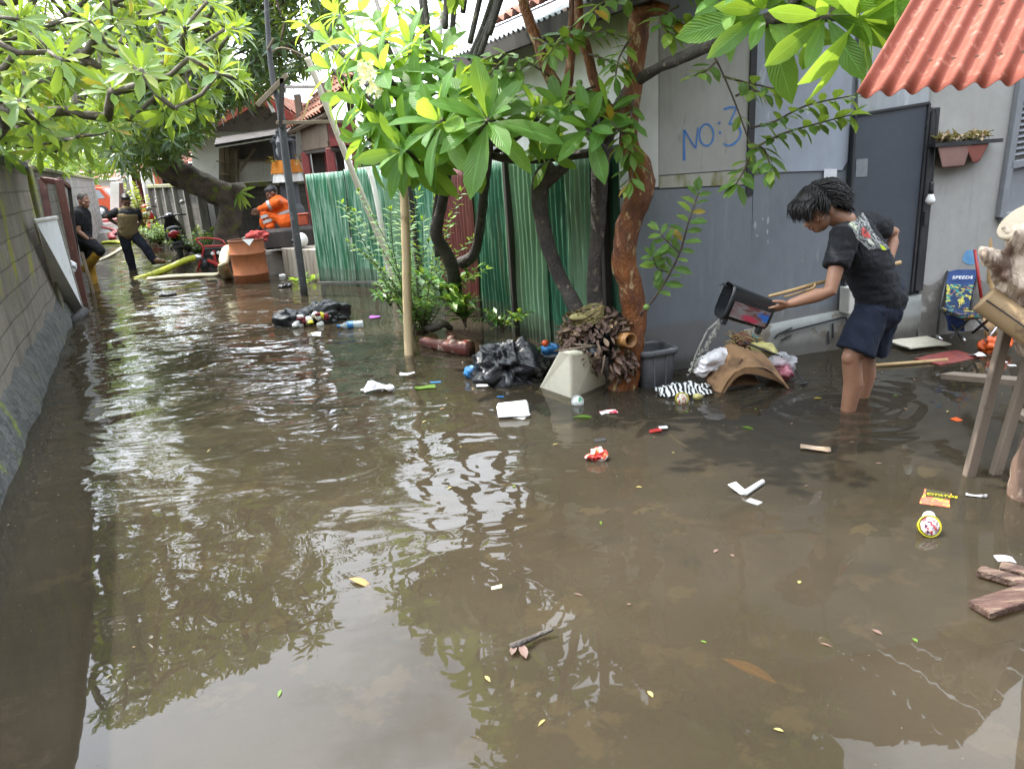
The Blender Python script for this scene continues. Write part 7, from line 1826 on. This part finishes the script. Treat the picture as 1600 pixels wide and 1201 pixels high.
m = MB(); c_ = Z(482, 500, .05) + Vector((0, .1, 0)); bq = blob(c_, (.36, .2, .15), 5, .6, 44, 28, flat=-.02); bq.build('torn_film', M_kbag, bb)
m = MB()
for k in range(9): m.ball(c_ + Vector((rnd(-.12, .2), -.2 + rnd(-.03, .03), rnd(-.03, .09))), (rnd(.03, .07), .03, rnd(.02, .05)), None, 10, 7)
m.jitter(.02, 14); m.build('white_scrap', M_plw2, bb)
for mt2, nm_ in ((M_ycup, 'yellow_scrap'), (pm('maroon_scrap', (.2, .02, .03), None, 9, .5, .2), 'maroon_scrap')):
    m = MB()
    for k in range(4): m.ball(c_ + Vector((rnd(-.05, .24), -.22 + rnd(-.02, .02), rnd(-.03, .1))), (rnd(.02, .05), .03, rnd(.02, .04)), None, 10, 7)
    m.jitter(.02, 15); m.build(nm_, mt2, bb)
bo = thing('bottle', 'clear plastic bottle with blue cap floating beside the torn black bag', 'bottle', Z(548, 509, 0))
bM = pm('clear_bottle', (.6, .68, .72), (.5, .58, .64), 20, .1, .2); bM.node_tree.nodes['Principled BSDF'].inputs['Alpha'].default_value = .55
a, b_ = Z(534, 509, .03), Z(568, 506, .03); MB_ = Matrix.Translation(a) @ basis(b_ - a).to_4x4(); Lq_ = (b_ - a).length
m = MB(); m.lathe([(.014, -.03), (.015, 0), (.04, .05)] + [(.042 - .004 * (k % 2), .05 + (Lq_ - .06) * k / 8) for k in range(9)] + [(.03, Lq_)], 20, MB_); m.build('body', bM, bo)
m = MB(); m.lathe([(.017, -.05), (.017, -.02)], 12, MB_); m.build('cap', M_bbag, bo); m = MB(); m.lathe([(.043, .06), (.043, .12)], 20, MB_, cap0=False, cap1=False); m.build('label', M_bbag, bo)
def scrap(px, py, w_, h_, mat, label, cat, ang=0, z=.006, amp=.012, th=.003, name='plastic_scrap', grp=None):
    c_ = Z(px, py, z); k = (Z(px + 1, py) - Z(px, py)).length; dx = Vector((math.cos(ang), math.sin(ang), 0)) * w_ * k / 2; dy = Vector((-math.sin(ang), math.cos(ang), 0)) * h_ * k
    m = MB(); quad_sheet(m, [c_ - dx - dy, c_ + dx - dy, c_ + dx + dy, c_ - dx + dy], 6, 6, amp, 9, th); return one(name, m, mat, label, cat, grp, fix=False)
scrap(494, 522, 12, 12, M_plw2, 'round white foam cup bottom floating below the torn black bag', 'scrap', .3, .02, .02)
scrap(592, 604, 40, 12, M_wbag, 'white plastic bag scrap with puffed top floating before the bamboo pole', 'scrap', .1, .03, .05); m = MB(); m.ball(Z(581, 600, .05), (.03, .025, .03)); m.ball(Z(610, 606, .03), (.035, .025, .03)); m.ball(Z(568, 610, .01), (.02, .015, .012)); m.jitter(.008, 18); one('foam_lumps', m, M_foam, 'puffy white foam lumps on the white bag scrap before the bamboo pole', 'foam')
scrap(637, 583, 22, 6, M_wbag, 'rolled pinkish wrapper floating at the foot of bamboo pole', 'wrapper', .1, .02, .02)
scrap(680, 596, 14, 4, M_bbag, 'small flat blue plastic chip between bamboo pole and blue bag', 'scrap', .2)
scrap(663, 604, 30, 9, M_bush, 'floating green and yellow leaf bundle right of bamboo pole', 'leaf', .05, .012, .02); scrap(757, 602, 22, 6, M_paper, 'frayed paper scrap floating below the blue bag', 'paper', .1, .008, .02)
scrap(586, 495, 14, 6, pm('purple_film', (.3, .08, .45), None, 9, .5, .2), 'small purple plastic piece floating right of the bottle', 'scrap', .2, .015, .02)
scrap(782, 619, 10, 3, M_bbag, 'tiny blue chip floating above the foam box', 'scrap')
mrw = pic_mat('red_white_packet', (.62, .05, .04), ((.75, .72, .68), (.7, .25, .08)), 30)
m = blob(Z(930, 712, .025), (.055, .04, .034), 16, .75, 24, 16); one('snack_packet', m, mrw, 'crumpled orange-red and white packet floating in mid water', 'packet')
scrap(950, 643, 28, 7, pic_mat('white_red_card', (.75, .74, .72), ((.55, .03, .06), (.05, .05, .05)), 34), 'white and red printed card floating right of green-print cup', 'card', .1)
scrap(938, 687, 18, 5, M_eng, 'small flat dark grey slab floating above the orange-red packet', 'scrap', .1, .005, .004, .008)
scrap(1024, 671, 20, 6, M_rf, 'red wrapper scrap floating left end of a thin sunken rope', 'wrapper', .1, .012, .03); scrap(1036, 667, 13, 5, M_plw2, 'white chip floating right of red wrapper scrap', 'scrap', .1, .015, .01)
m = MB(); m.tube(smooth_path([Z(1040, 675, -.01), Z(1060, 690, -.02), Z(1075, 700, -.03), Z(1120, 725, -.06)], 5), .008, 6); one('rope', m, M_wood, 'thin brown rope sinking away from the red wrapper scrap', 'rope')
# V of folded white paper with its clear sheet
vt = thing('folded_paper', 'white folded paper strip shaped like a V floating in right-hand water', 'paper', Z(1163, 772, 0))
m = MB(); quad_sheet(m, [Z(1137, 757, .03), Z(1150, 753, .03), Z(1168, 769, .012), Z(1158, 773, .004)], 5, 3, .002, 9, .002); m.build('left_strip', M_plw2, vt, fix=False)
m = MB(); m.tube([Z(1163, 771, .012), Z(1192, 752, .012)], [.014, .012], 10); m.build('rolled_strip', M_plw2, vt)
scrap(1178, 783, 22, 7, plastic('clear_sheet', (.55, .56, .56), .1, .5), 'small clear plastic sheet floating under the white folded paper', 'plastic sheet', -.9, .003, .002)
# crisp packet with lettering
pk = thing('crisp_packet', 'orange-red and yellow snack packet with yellow lettering floating at right', 'packet', Z(1460, 777, 0))
q = [Z(1437, 785, .004), Z(1483, 791, .004), Z(1486, 772, .004), Z(1446, 763, .004)]; xd = (q[1] - q[0]).normalized(); yd = UPZ.cross(xd)
m = MB(); quad_sheet(m, q, 8, 6, .006, 14, .004); m.build('film', pic_mat('packet_print', (.62, .10, .06), ((.7, .55, .05), (.7, .12, .08)), 22), pk, fix=False)
m = MB(); quad_sheet(m, [Z(1446, 775, .0075), Z(1484, 780, .0075), Z(1485, 770, .0075), Z(1447, 763, .0075)], 4, 3, .001, 14, .002); m.build('dark_band', pm('dark_print', (.05, .045, .02), None, 6, .4, 0), pk, fix=False)
text_mb('CITATOS', Z(1447, 772, .0105), xd, yd, .030, .001, .2).build('lettering', M_ycup, pk)
scrap(1524, 772, 28, 8, pic_mat('silver_print', (.5, .5, .5), ((.08, .08, .08), (.7, .7, .7)), 40), 'crumpled silver wrapper floating right of crisp packet', 'wrapper', -.4, .008, .02)
# sticks and leaves floating
stf = thing('driftwood', 'short dark broken stick floating in mid foreground', 'stick', Z(825, 1005, 0))
m = MB(); sp_ = smooth_path([Z(798, 1012, .01), Z(815, 1004, .025), Z(838, 993, .02), Z(864, 981, .03)], 4); m.tube(sp_, [.014, .016, .015, .013, .012, .011, .010, .010, .009, .009, .008, .008, .007], 9); m.jitter(.004, 40); m.build('stick', M_barkd, stf)
m = MB(); m.leaf(Z(812, 1004, .02), (Z(822, 1024) - Z(812, 1004)), UPZ, .075, .03, 4, .4, .3); m.leaf(Z(806, 1006, .02), (Z(800, 1018) - Z(806, 1006)), UPZ, .05, .025, 4, .4, .3); m.build('dead_leaf', lm, stf, fix=False)
scrap(776, 915, 17, 4, pm('pale_yellow_chip', (.6, .58, .33), None, 9, .7, .1), 'small pale yellow chip floating in mid foreground', 'scrap', .05)
def fleaf(px, py, L_, W_, ang, mat, z=.004, curl=.3, grp='fallen leaves floating on the flood', lab='small fallen leaf floating on brown flood water', nm='fallen_leaf'):
    m = MB(); d = Vector((math.cos(ang), math.sin(ang), 0)); m.leaf(Z(px, py, z) - d * L_ / 2, (d + Vector((0, 0, .12 * curl))).normalized(), UPZ, L_, W_, 5, curl, .25, .5); return one(nm, m, mat, lab, 'leaf', grp, fix=False)
M_dry = leaf_mat('dry_orange_leaf', (.42, .2, .05), (.3, .15, .05), None, 6, .6, .1); M_dry2 = leaf_mat('soaked_tan_leaf', (.24, .15, .06), (.17, .10, .05), None, 0, .6, .05); M_yel2 = leaf_mat('soaked_yellow_leaf', (.34, .27, .08), (.25, .2, .07), None, 0, .5, .1)
M_yel = leaf_mat('yellow_fallen_leaf', (.5, .38, .04), (.4, .28, .05), None, 6, .5, .2)
fleaf(563, 908, .12, .036, -.55, M_dry, .008, .6, None, 'orange dry leaf floating at edge of sky reflection, left foreground'); fleaf(913, 651, .15, .05, -.1, M_bush, .006, .4, None, 'yellow-green leaf floating below the green-print cup'); fleaf(1170, 1045, .19, .05, -.75, M_dry, -.02, .2, None, 'long tan leaf lying just under the water in right foreground')
fleaf(1278, 622, .06, .03, .1, M_yel, .005, .3, None, 'small yellow leaf floating left of the youth\'s legs'); fleaf(1168, 668, .08, .03, -.6, M_bush, .005, .3, None, 'small green leaf floating right of red wrapper scrap')
for (px, py) in ((225, 690), (95, 774), (325, 706), (433, 1085), (172, 1056), (700, 760), (800, 757), (540, 640), (660, 655), (940, 820), (1000, 760), (1140, 868), (1115, 858), (1075, 640), (1110, 648), (1180, 640), (1240, 660), (1400, 620), (1430, 590), (1480, 640), (1050, 708), (870, 690), (720, 700), (640, 720), (1330, 690), (1370, 720), (1260, 760), (1250, 905), (1370, 985), (1430, 1000), (980, 940), (905, 930), (1100, 1000), (1290, 1010), (850, 1130), (760, 1060), (1020, 1080), (1220, 1140), (1480, 560), (1415, 640), (380, 620), (300, 545), (420, 560), (690, 640), (745, 615)):
    fleaf(px + rnd(-4, 4), py + rnd(-4, 4), rnd(.018, .045), rnd(.006, .016), rnd(0, 6.28), random.choice((M_dry2, M_yel2, lm, lm, M_bush)), .004, rnd(.1, .5))
m = MB(); d0 = Z(478, 441)
for k in range(26): m.leaf(d0 + Vector((rnd(-.2, .2), rnd(-.1, .1), .02)), Vector((rnd(-1, 1), rnd(-1, 1), rnd(0, .5))), UPZ, .2, .06, 3, .5)
one('cut_leaves', m, M_bush, 'bunch of yellow-green cut leaves floating by foot of the dark leaning pole', 'leaves', fix=False)
one('black_scrap', blob(Z(446, 447, .02), (.1, .06, .04), 9, .5), M_kbag, 'small black film scrap floating left of the cut leaves', 'scrap')
one('black_scrap', blob(Z(262, 460, .01), (.13, .08, .03), 9, .4), M_kbag, 'dark lump floating in the alley below the man in vest', 'scrap')
m = MB(); m.box(Z(441, 431, .02), (.1, .06, .05), (0, 0, .2), .01); one('white_block', m, M_foam, 'small white foam block floating right of the rusty drum', 'scrap')
M_sunk = pm('soaked_litter', (.23, .20, .145), (.16, .14, .10), 8, .8, .2)
# fine scum and chaff nobody could count, thickest in drifts against the walls and the rubbish
m = MB()
for k in range(1500):
    if k % 3 == 0:
        p = LW(rnd(-1.5, 7), .06 + abs(random.gauss(0, .12)), .003)
    elif k % 3 == 1:
        q = random.choice(((640, 560), (800, 590), (1000, 620), (1100, 630), (1250, 605), (1420, 560), (700, 540), (480, 505), (1560, 600)))
        p = Z(q[0] + random.gauss(0, 60), q[1] + abs(random.gauss(0, 22)), .003)
    else:
        p = Z(rnd(60, 1600), rnd(520, 1200), .003)
        if mnoise.noise(Vector((p.x * 1.2, p.y * 1.2, 4))) < .02: continue
    a = rnd(0, 6.28); L_ = rnd(.0015, .006) * min(1.6, max(.5, p.y / 4)) * (1 if rnd(0, 1) < .95 else 2.0); W_ = L_ * rnd(.25, .9)
    d = Vector((math.cos(a), math.sin(a), 0)) * L_; e_ = Vector((-math.sin(a), math.cos(a), 0)) * W_
    m.add([p - d, p - e_, p + d, p + e_, p + Vector((0, 0, L_ * .5))], [(0, 1, 4), (1, 2, 4), (2, 3, 4), (3, 0, 4)], random.choice((0, 0, 1, 2)), None, False)
tag(m.build('floating_scum', [pm('pale_chaff', (.22, .19, .14), None, 9, .8, 0), pm('dark_chaff', (.06, .045, .03), None, 9, .8, 0), pm('tan_chaff', (.26, .17, .08), None, 9, .8, 0)], org=(0, 0, 0), fix=False), 'fine scum and chaff drifting on the brown flood water', 'scum', kind='stuff')
# things just under the surface
for px, py, w_, h_, z, mt2, lab in ((1005, 798, 40, 14, -.02, M_ybag, 'pale greenish plastic sheet sunk just under mid water'), (930, 800, 60, 14, -.06, M_ybag, 'blurred pale plastic sunk left of the greenish sheet'), (795, 760, 34, 8, -.03, M_card, 'tan cardboard piece sunk below the foam box'), (1350, 830, 60, 16, -.03, M_creamp, 'cream torn packaging sunk left of the yellow printed cup'), (1290, 1005, 40, 13, -.03, M_creamp, 'yellowish scrap sunk in right foreground'),
                                    (1450, 735, 60, 16, -.04, M_wbag, 'grey-white bag sunk left of the propping poles'), (985, 665, 30, 8, -.03, M_card, 'dim tan scrap sunk right of the white and red card'), (880, 670, 40, 8, -.03, M_creamp, 'cream broken piece sunk below the green-print cup'), (850, 790, 26, 10, -.05, M_card, 'dim brown scrap sunk in mid water'), (770, 870, 40, 12, -.06, M_ybag, 'dim yellow-green scrap sunk in left mid water'), (1060, 835, 50, 10, -.07, M_mud, 'dark sunken lump in mid foreground')):
    c_ = Z(px, py, z - .035); k_ = (Z(px + 1, py) - Z(px, py)).length; m = MB(); n_ = 11; L_ = w_ * k_ * .5
    rim_ = [c_ + Vector((math.cos(6.283 * q / n_) * L_ * rnd(.55, 1.15), math.sin(6.283 * q / n_) * L_ * rnd(.35, .85), rnd(-.02, .02))) for q in range(n_)]
    m.add([c_ + Vector((0, 0, .02))] + rim_, [(0, 1 + q, 1 + (q + 1) % n_) for q in range(n_)]); one('sunken_scrap', m, M_sunk if mt2 is not M_mud else mt2, lab, 'sunken scrap', fix=False)

# ---- yard at right: chair, boards, broom, bamboo
M_blue2 = pm('navy_canvas', (.02, .05, .16), (.016, .04, .13), 9, .8, .2)
mfl, nt, b = new_mat('leaf_print_canvas', .8, .2)
n1 = noise(nt, 10, 3, dist=1.5); n2 = noise(nt, 13, 3, loc=(3, 3, 3), dist=1.8); n3 = noise(nt, 15, 3, loc=(7, 1, 3), dist=1.5)
c = mixc(nt, ramp(nt, n1, .54, .57), (.015, .03, .075), (.04, .16, .14)); c = mixc(nt, ramp(nt, n2, .57, .6), c, (.42, .36, .06)); c = mixc(nt, ramp(nt, n3, .6, .63), c, (.3, .12, .06)); nt.links.new(c, b.inputs['Base Color'])
ch = thing('camp_chair', 'blue folding camp chair with leaf-print fabric against the cream wall', 'chair', Z(1510, 530, -.1))
yc = 5.95
def K(px, py, d=0): return P(px, py, yc + d)
m = MB(); quad_sheet(m, [K(1479, 446, -.02), K(1520, 446, -.05), K(1528, 421, .12), K(1481, 421, .12)], 8, 5, .008, 8, .006)
for i, p in enumerate(m.v):
    pass
hd_ = m.build('headrest', M_blue2, ch, fix=False)
xd = (K(1520, 446, -.05) - K(1479, 446, -.02)).normalized(); yd = (K(1481, 421, .12) - K(1479, 446, -.02)).normalized()
text_mb('SPEEDS', K(1486, 438.5, .0) - xd.cross(yd) * -.02, xd, yd, .048, .002, .1).build('lettering', M_plw2, hd_)
m = MB(); quad_sheet(m, [K(1477, 482, -.2), K(1513, 484, -.2), K(1521, 445, -.05), K(1479, 445, -.02)], 8, 8, .01, 8, .006); m.build('backrest', mfl, ch, fix=False)
m = MB()
def seatf(u, v):
    p = lerp(lerp(K(1467, 480, -.22), K(1515, 485, -.2), u), lerp(K(1500, 492, -.62), K(1556, 491, -.55), u), v); return p + Vector((0, 0, -.04 * math.sin(u * 3.14) * math.sin(v * 3.14)))
m.grid(seatf, 10, 10); m.grid(lambda u, v: seatf(u, v) + Vector((0, 0, -.02)), 10, 10, flip=True)
for e_ in (lambda t: (t, 0), lambda t: (t, 1), lambda t: (0, t), lambda t: (1, t)): m.grid(lambda u, v: seatf(*e_(u)) + Vector((0, 0, -.02 * v)), 10, 1)
m.build('seat', mfl, ch, fix=False)
m = MB(); quad_sheet(m, [K(1482, 516, -.4), K(1506, 518, -.4), K(1508, 492, -.4), K(1479, 494, -.4)], 5, 5, .02, 7, .01); m.build('pocket', M_blue2, ch, fix=False)
for a, b_ in (((1468, 481, -.22), (1464, 524, -.22)), ((1472, 484, -.3), (1505, 532, -.5)), ((1525, 487, -.3), (1484, 530, -.5)), ((1515, 486, -.2), (1545, 518, -.3)), ((1552, 493, -.55), (1520, 520, -.3)), ((1480, 424, .1), (1468, 484, -.2)), ((1527, 424, .1), (1516, 486, -.15))):
    m = MB(); pa, pb = K(*a), K(*b_); m.tube([pa, pb], .010, 8); m.build('frame_tube', M_eng, ch)
for a, b_ in (((1463, 524), (1472, 531)), ((1503, 525), (1508, 533)), ((1562, 505), (1540, 533))):
    m = MB(); m.tube([K(*a, -.5), K(*b_, -.55)], .010, 8); m.build('steel_foot', M_steel, ch)
bamboo([K(1551, 545, .18), K(1546, 420, .2), K(1541, 340, .23), K(1537, 277, .26)], .032, .028, 'upright bamboo pole leaning on the cream wall behind the camp chair', M_bam, 4)
m = MB(); m.prism([K(1527, 352, .30), K(1640, 348, .30), K(1640, 560, .2), K(1522, 545, .2)], .02, Yv); one('brown_board', m, pm('brown_chipboard', (.13, .10, .085), (.1, .078, .066), 3, .8, .2), 'large flat brown board leaning against cream wall behind the camp chair', 'board')
br_ = thing('broom', 'red-handled broom with straw bristles standing beside the camp chair', 'broom', K(1540, 535, -.1))
m = MB(); m.tube([K(1523, 390, .05), K(1534, 470, -.05)], .012, 8); m.build('handle', M_rf, br_)
m = MB()
for k in range(50):
    u = rnd(-1, 1); a = K(1536 + u * 4, 466, -.06); m.tube([a, lerp(a, K(1552 + u * 13, 528, -.15), .6) + Vector((rnd(-.01, .01), 0, 0)), K(1552 + u * 14 + rnd(-2, 2), 528 + rnd(-6, 6), -.15)], .0045, 4)
m.build('bristles', pm('straw_bristle', (.55, .36, .2), (.4, .25, .13), 20, .8, 0), br_)
m = MB(); m.tube([K(1484, 462, .1), K(1484, 462, .1)], .01) if False else None
m = MB()
pts = []
for k in range(14):
    a = 6.283 * k / 14; pts.append(HW(1517 + 13 * math.cos(a) * (1 + .15 * math.sin(3 * a)), 402 + 12 * math.sin(a), .0325))
m.prism(pts, .002, HN); m.build('blue_paint_patch', pm('worn_blue_paint', (.1, .28, .5), (.2, .36, .52), 12, .7, 0), gh)
one('orange_bag', blob(Z(1556, 536, .06), (.12, .08, .08), 9, .45), M_obag, 'bright orange plastic bag on the wet ground right of the camp chair', 'bag')
scrap(1436, 534, 76, 30, pm('cream_board', (.62, .58, .46), (.5, .46, .36), 4, .6, .1), 'cream flat panel lying in shallow water left of the camp chair', 'panel', .15, .03, .01, .01, 'flat_board')
scrap(1480, 558, 96, 26, pm('worn_red_board', (.26, .06, .05), (.2, .05, .042), 3, .6, .2, spot=(.1, .05, .05), sscale=9), 'worn red board floating before the camp chair', 'board', .35, .008, .01, .01, 'flat_board')
m = MB(); m.tube([Z(1365, 571, .01), Z(1420, 567, .012), Z(1480, 562, .012)], .014, 8); one('bamboo_stick', m, M_bam, 'thin tan bamboo stick floating beside the worn red board', 'stick')
scrap(1527, 552, 16, 12, M_plw2, 'crumpled white plastic cup floating right of the worn red board', 'scrap', 0, .03, .04); scrap(1565, 564, 14, 5, M_foam, 'white foam square floating near the orange bag', 'scrap')
scrap(1580, 570, 12, 4, M_foam, 'white foam strip floating farthest right near the board', 'scrap'); scrap(1495, 654, 14, 6, M_obag, 'bright orange scrap floating left of the propping poles', 'scrap', .2, .01, .02)
m = MB()
for k in range(34): m.tube([Z(1252 + rnd(-2, 2), 697 + rnd(-3, 3), .012), Z(1296 + rnd(-4, 3), 703 + rnd(-4, 3), .012)], .0025, 4)
one('broom_twigs', m, pm('pale_twig', (.4, .3, .22), (.25, .18, .12), 15, .8, 0), 'small bundle of pale broom twigs floating below the youth', 'twigs')
m = MB(); m.box(HWs(0, 0) * 0 + HW(1328, 468, .11), (.10, .12, .20), (0, 0, .23), .005); one('white_step_block', m, M_plw, 'white tiled step block under the charcoal door beside the youth', 'step')
# shelf with hanging planters
shf = thing('wall_shelf', 'black wall shelf on cream wall right of the charcoal door, dried leaves heaped on it', 'shelf', HW(1515, 230, .1))
m = MB(); a, b_ = HW(1462, 224, .16), HW(1568, 216, .16); m.prism([a, b_, b_ - HN * .15, a - HN * .15], .028, UPZ); m.build('board', M_black, shf)
m = MB()
for k in range(110):
    t = rnd(0.03, .85); q = lerp(a, b_, t) - HN * rnd(.02, .12) + UPZ * rnd(0, .03); m.leaf(q, Vector((rnd(-1, 1), rnd(-1, 1), rnd(.1, .8))), UPZ, rnd(.05, .09), .04, 3, rnd(-1, 2), .5, .5, 0, .1)
m.build('dried_leaves', leaf_mat('pale_dried_leaf', (.36, .26, .16), (.5, .4, .27), (.24, .15, .09), 0, .7, .15), shf, fix=False)
M_terr = pm('dusty_pink_plastic', (.26, .15, .125), (.2, .115, .1), 5, .7, .15); M_terr2 = pm('dull_red_plastic', (.24, .075, .055), (.17, .055, .045), 5, .65, .15)
for (x0, x1, xb0, xb1, y1_, mt2, lb) in ((1464, 1519, 1472, 1506, 263, M_terr, 'dusty pink trough planter hanging under left side of black shelf'), (1507, 1546, 1520, 1530, 256, M_terr2, 'dull red wedge planter hanging under right side of black shelf')):
    m = MB(); tp = [HW(x0, 227, .15), HW(x1, 223, .15), HW(x1, 223, .05), HW(x0, 227, .05)]; bt2 = [HW(xb0, y1_, .14), HW(xb1, y1_ - 3, .14), HW(xb1, y1_ - 3, .06), HW(xb0, y1_, .06)]
    m.add(tp + bt2, [(0, 1, 5, 4), (1, 2, 6, 5), (2, 3, 7, 6), (3, 0, 4, 7), (4, 5, 6, 7), (0, 3, 2, 1)], sm=False); o = one('planter', m, mt2, lb, 'planter'); bv = o.modifiers.new('b', 'BEVEL'); bv.width = .014; bv.segments = 3
# bulb on its cord
lb_ = thing('light_bulb', 'white light bulb hanging unlit on a cord beside the door frame', 'light bulb', HW(1455, 318, .14))
hb_ = HW(1456, 285, .14)
m = MB(); m.tube(smooth_path([HW(1446, 200, .12), HW(1455, 172, .13), HW(1463, 180, .13), HW(1460, 240, .13), hb_], 4), .004, 6); m.build('cord', M_black, lb_)
m = MB(); m.lathe([(.012, .005), (.016, -.01), (.017, -.05), (.02, -.085)], 12, Matrix.Translation(hb_)); m.build('socket', M_black, lb_)
m = MB(); m.lathe([(.018, -.08), (.022, -.095), (.033, -.12), (.035, -.135), (.03, -.15), (.016, -.162), (.003, -.166)], 18, Matrix.Translation(hb_)); m.build('bulb', M_plw2, lb_)

# ---- right edge: timber props, log rail, pale root stump
yR = 3.35
def E_(px, py, d=0): return P(px, py, yR + d)
M_prop = pm('damp_grey_timber', (.20, .155, .115), (.13, .1, .075), 4, .8, .4, .008, (1, 1, .15), spot=(.07, .05, .04), sscale=9, sat=(.6, .7))
tr3 = thing('timber_stand', 'rough stand of bamboo log and grey timber props at right edge of the water', 'stand', Z(1540, 738, -.1))
for a, b_ in (((1572, 515), (1503, 750)), ((1612, 550), (1540, 752)), ((1625, 620), (1572, 752))):
    m = MB(); m.bar(E_(*b_) + Vector((0, 0, -.2)) + (E_(*b_) - E_(*a)).normalized() * .0, E_(*a, .05), .048, .038, Yv, .004).jitter(.004, 9); m.build('prop', M_prop, tr3)
m = MB(); sp_ = smooth_path([E_(1537, 466, -.05), E_(1570, 490, -.1), E_(1660, 552, -.25)], 6); m.tube(sp_, .062, 18); m.build('log_rail', pm('split_bamboo_log', (.36, .25, .13), (.27, .185, .095), 3, .6, .25, .004, (1, 1, .3), spot=(.14, .09, .05), sscale=6), tr3)
m = MB(); sp_ = smooth_path([E_(1541, 469, -.115), E_(1570, 489, -.165), E_(1650, 545, -.305)], 6); m.tube(sp_, .004, 5); m.build('log_crack', M_dark, tr3)
m = MB(); m.bar(E_(1480, 586, .9), E_(1640, 600, .3), .1, .03, UPZ); m.bar(E_(1590, 650, .3), E_(1650, 640, .3), .1, .03, UPZ); m.build('cross_plank', M_prop, tr3)
stm = thing('tree_stump', 'thick brown tree stump base at bottom of right edge', 'stump', Z(1600, 785, -.2))
m = MB(); sp_, R_ = spath([(1618, 830, 3.1, .13), (1614, 770, 3.1, .10), (1618, 720, 3.1, .08), (1626, 685, 3.1, .06)], 5); bark_tube(m, sp_, R_, 20, .22, 7); m.build('trunk', pm('bare_brown_wood', (.19, .12, .085), (.11, .07, .05), 4, .7, .5, .01, (1, 1, .4), spot=(.33, .25, .19), sscale=8), stm)
rt = thing('root_carving', 'big pale gnarled tree-root stump with flat cut top, on the timber stand at right edge', 'tree root', E_(1580, 470, 0))
m = MB()
m.tube([E_(1640, 540, .02), E_(1630, 480, 0), E_(1618, 425, 0), E_(1614, 385, 0), E_(1608, 350, 0), E_(1605, 343, 0)], [.12, .135, .10, .085, .10, .112], 20)
m.tube([E_(1612, 430, 0), E_(1580, 420, -.03), E_(1552, 407, -.05), E_(1541, 402, -.055)], [.10, .075, .05, .040], 14, dome=True)
m.tube([E_(1556, 424, -.05), E_(1580, 452, -.05), E_(1606, 500, -.04), E_(1630, 540, 0)], [.035, .055, .075, .07], 14, dome=True)
m.tube([E_(1572, 400, -.05), E_(1582, 385, -.07), E_(1590, 366, -.08)], [.03, .026, .03], 10, dome=True)
m.tube([E_(1570, 430, -.11), E_(1595, 440, -.13), E_(1630, 470, -.13)], [.02, .035, .04], 10, dome=True)
m = blend(m, .009, 2); wrinkle(m, .022, 8, (1.2, 1, .5)); wrinkle(m, .011, 22, (1.6, 1, .45)); wrinkle(m, .005, 50, (1.6, 1, .45))
m.build('root', pm('pale_root_wood', (.70, .58, .45), (.52, .40, .30), 6, .6, .8, .02, (1.3, 1, .4), spot=(.12, .07, .045), sscale=7, sat=(.50, .62), sstretch=(1.6, 1, .5)), rt, fix=False)
m = MB(); ax_ = (E_(1588, 341, 0) - E_(1612, 372, 0)).normalized(); m.lathe([(.112, 0), (.122, .004), (.120, .016), (.112, .019)], 26, Matrix.Translation(E_(1605, 344, 0)) @ basis(ax_, Vector((0, 1, 0))).to_4x4()).jitter(.005, 14); m.build('cut_top', pm('pale_cut_wood', (.62, .52, .39), (.52, .43, .31), 5, .7, .3), rt)

# planks at right edge
M_wet = pm('wet_red_brown_plank', (.11, .055, .04), (.05, .028, .022), 6, .3, 1.0, .012, (.5, 3.5, 2), spot=(.2, .14, .10), sscale=10, sat=(.52, .64), sstretch=(.4, 4, 2))
def plank(pa, pb, w_, lab):
    m = MB(); a, b_ = Z(*pa, .02), Z(*pb, .02); m.bar(a, b_, w_, .03, UPZ, .004).jitter(.006, 14); return one('plank', m, M_wet, lab, 'plank')
plank((1528, 891), (1680, 935), .05, 'wet red-brown plank floating at right edge, upper left of the three'); plank((1563, 885), (1680, 915), .05, 'wet plank floating at right edge behind the long one, topmost of the three'); plank((1530, 952), (1680, 905), .09, 'broad wet plank with nail holes, lowest of the three at right edge')
scrap(1575, 872, 30, 8, M_cbag, 'torn clear film floating above the planks at right edge', 'plastic sheet', -.3, .008, .02)
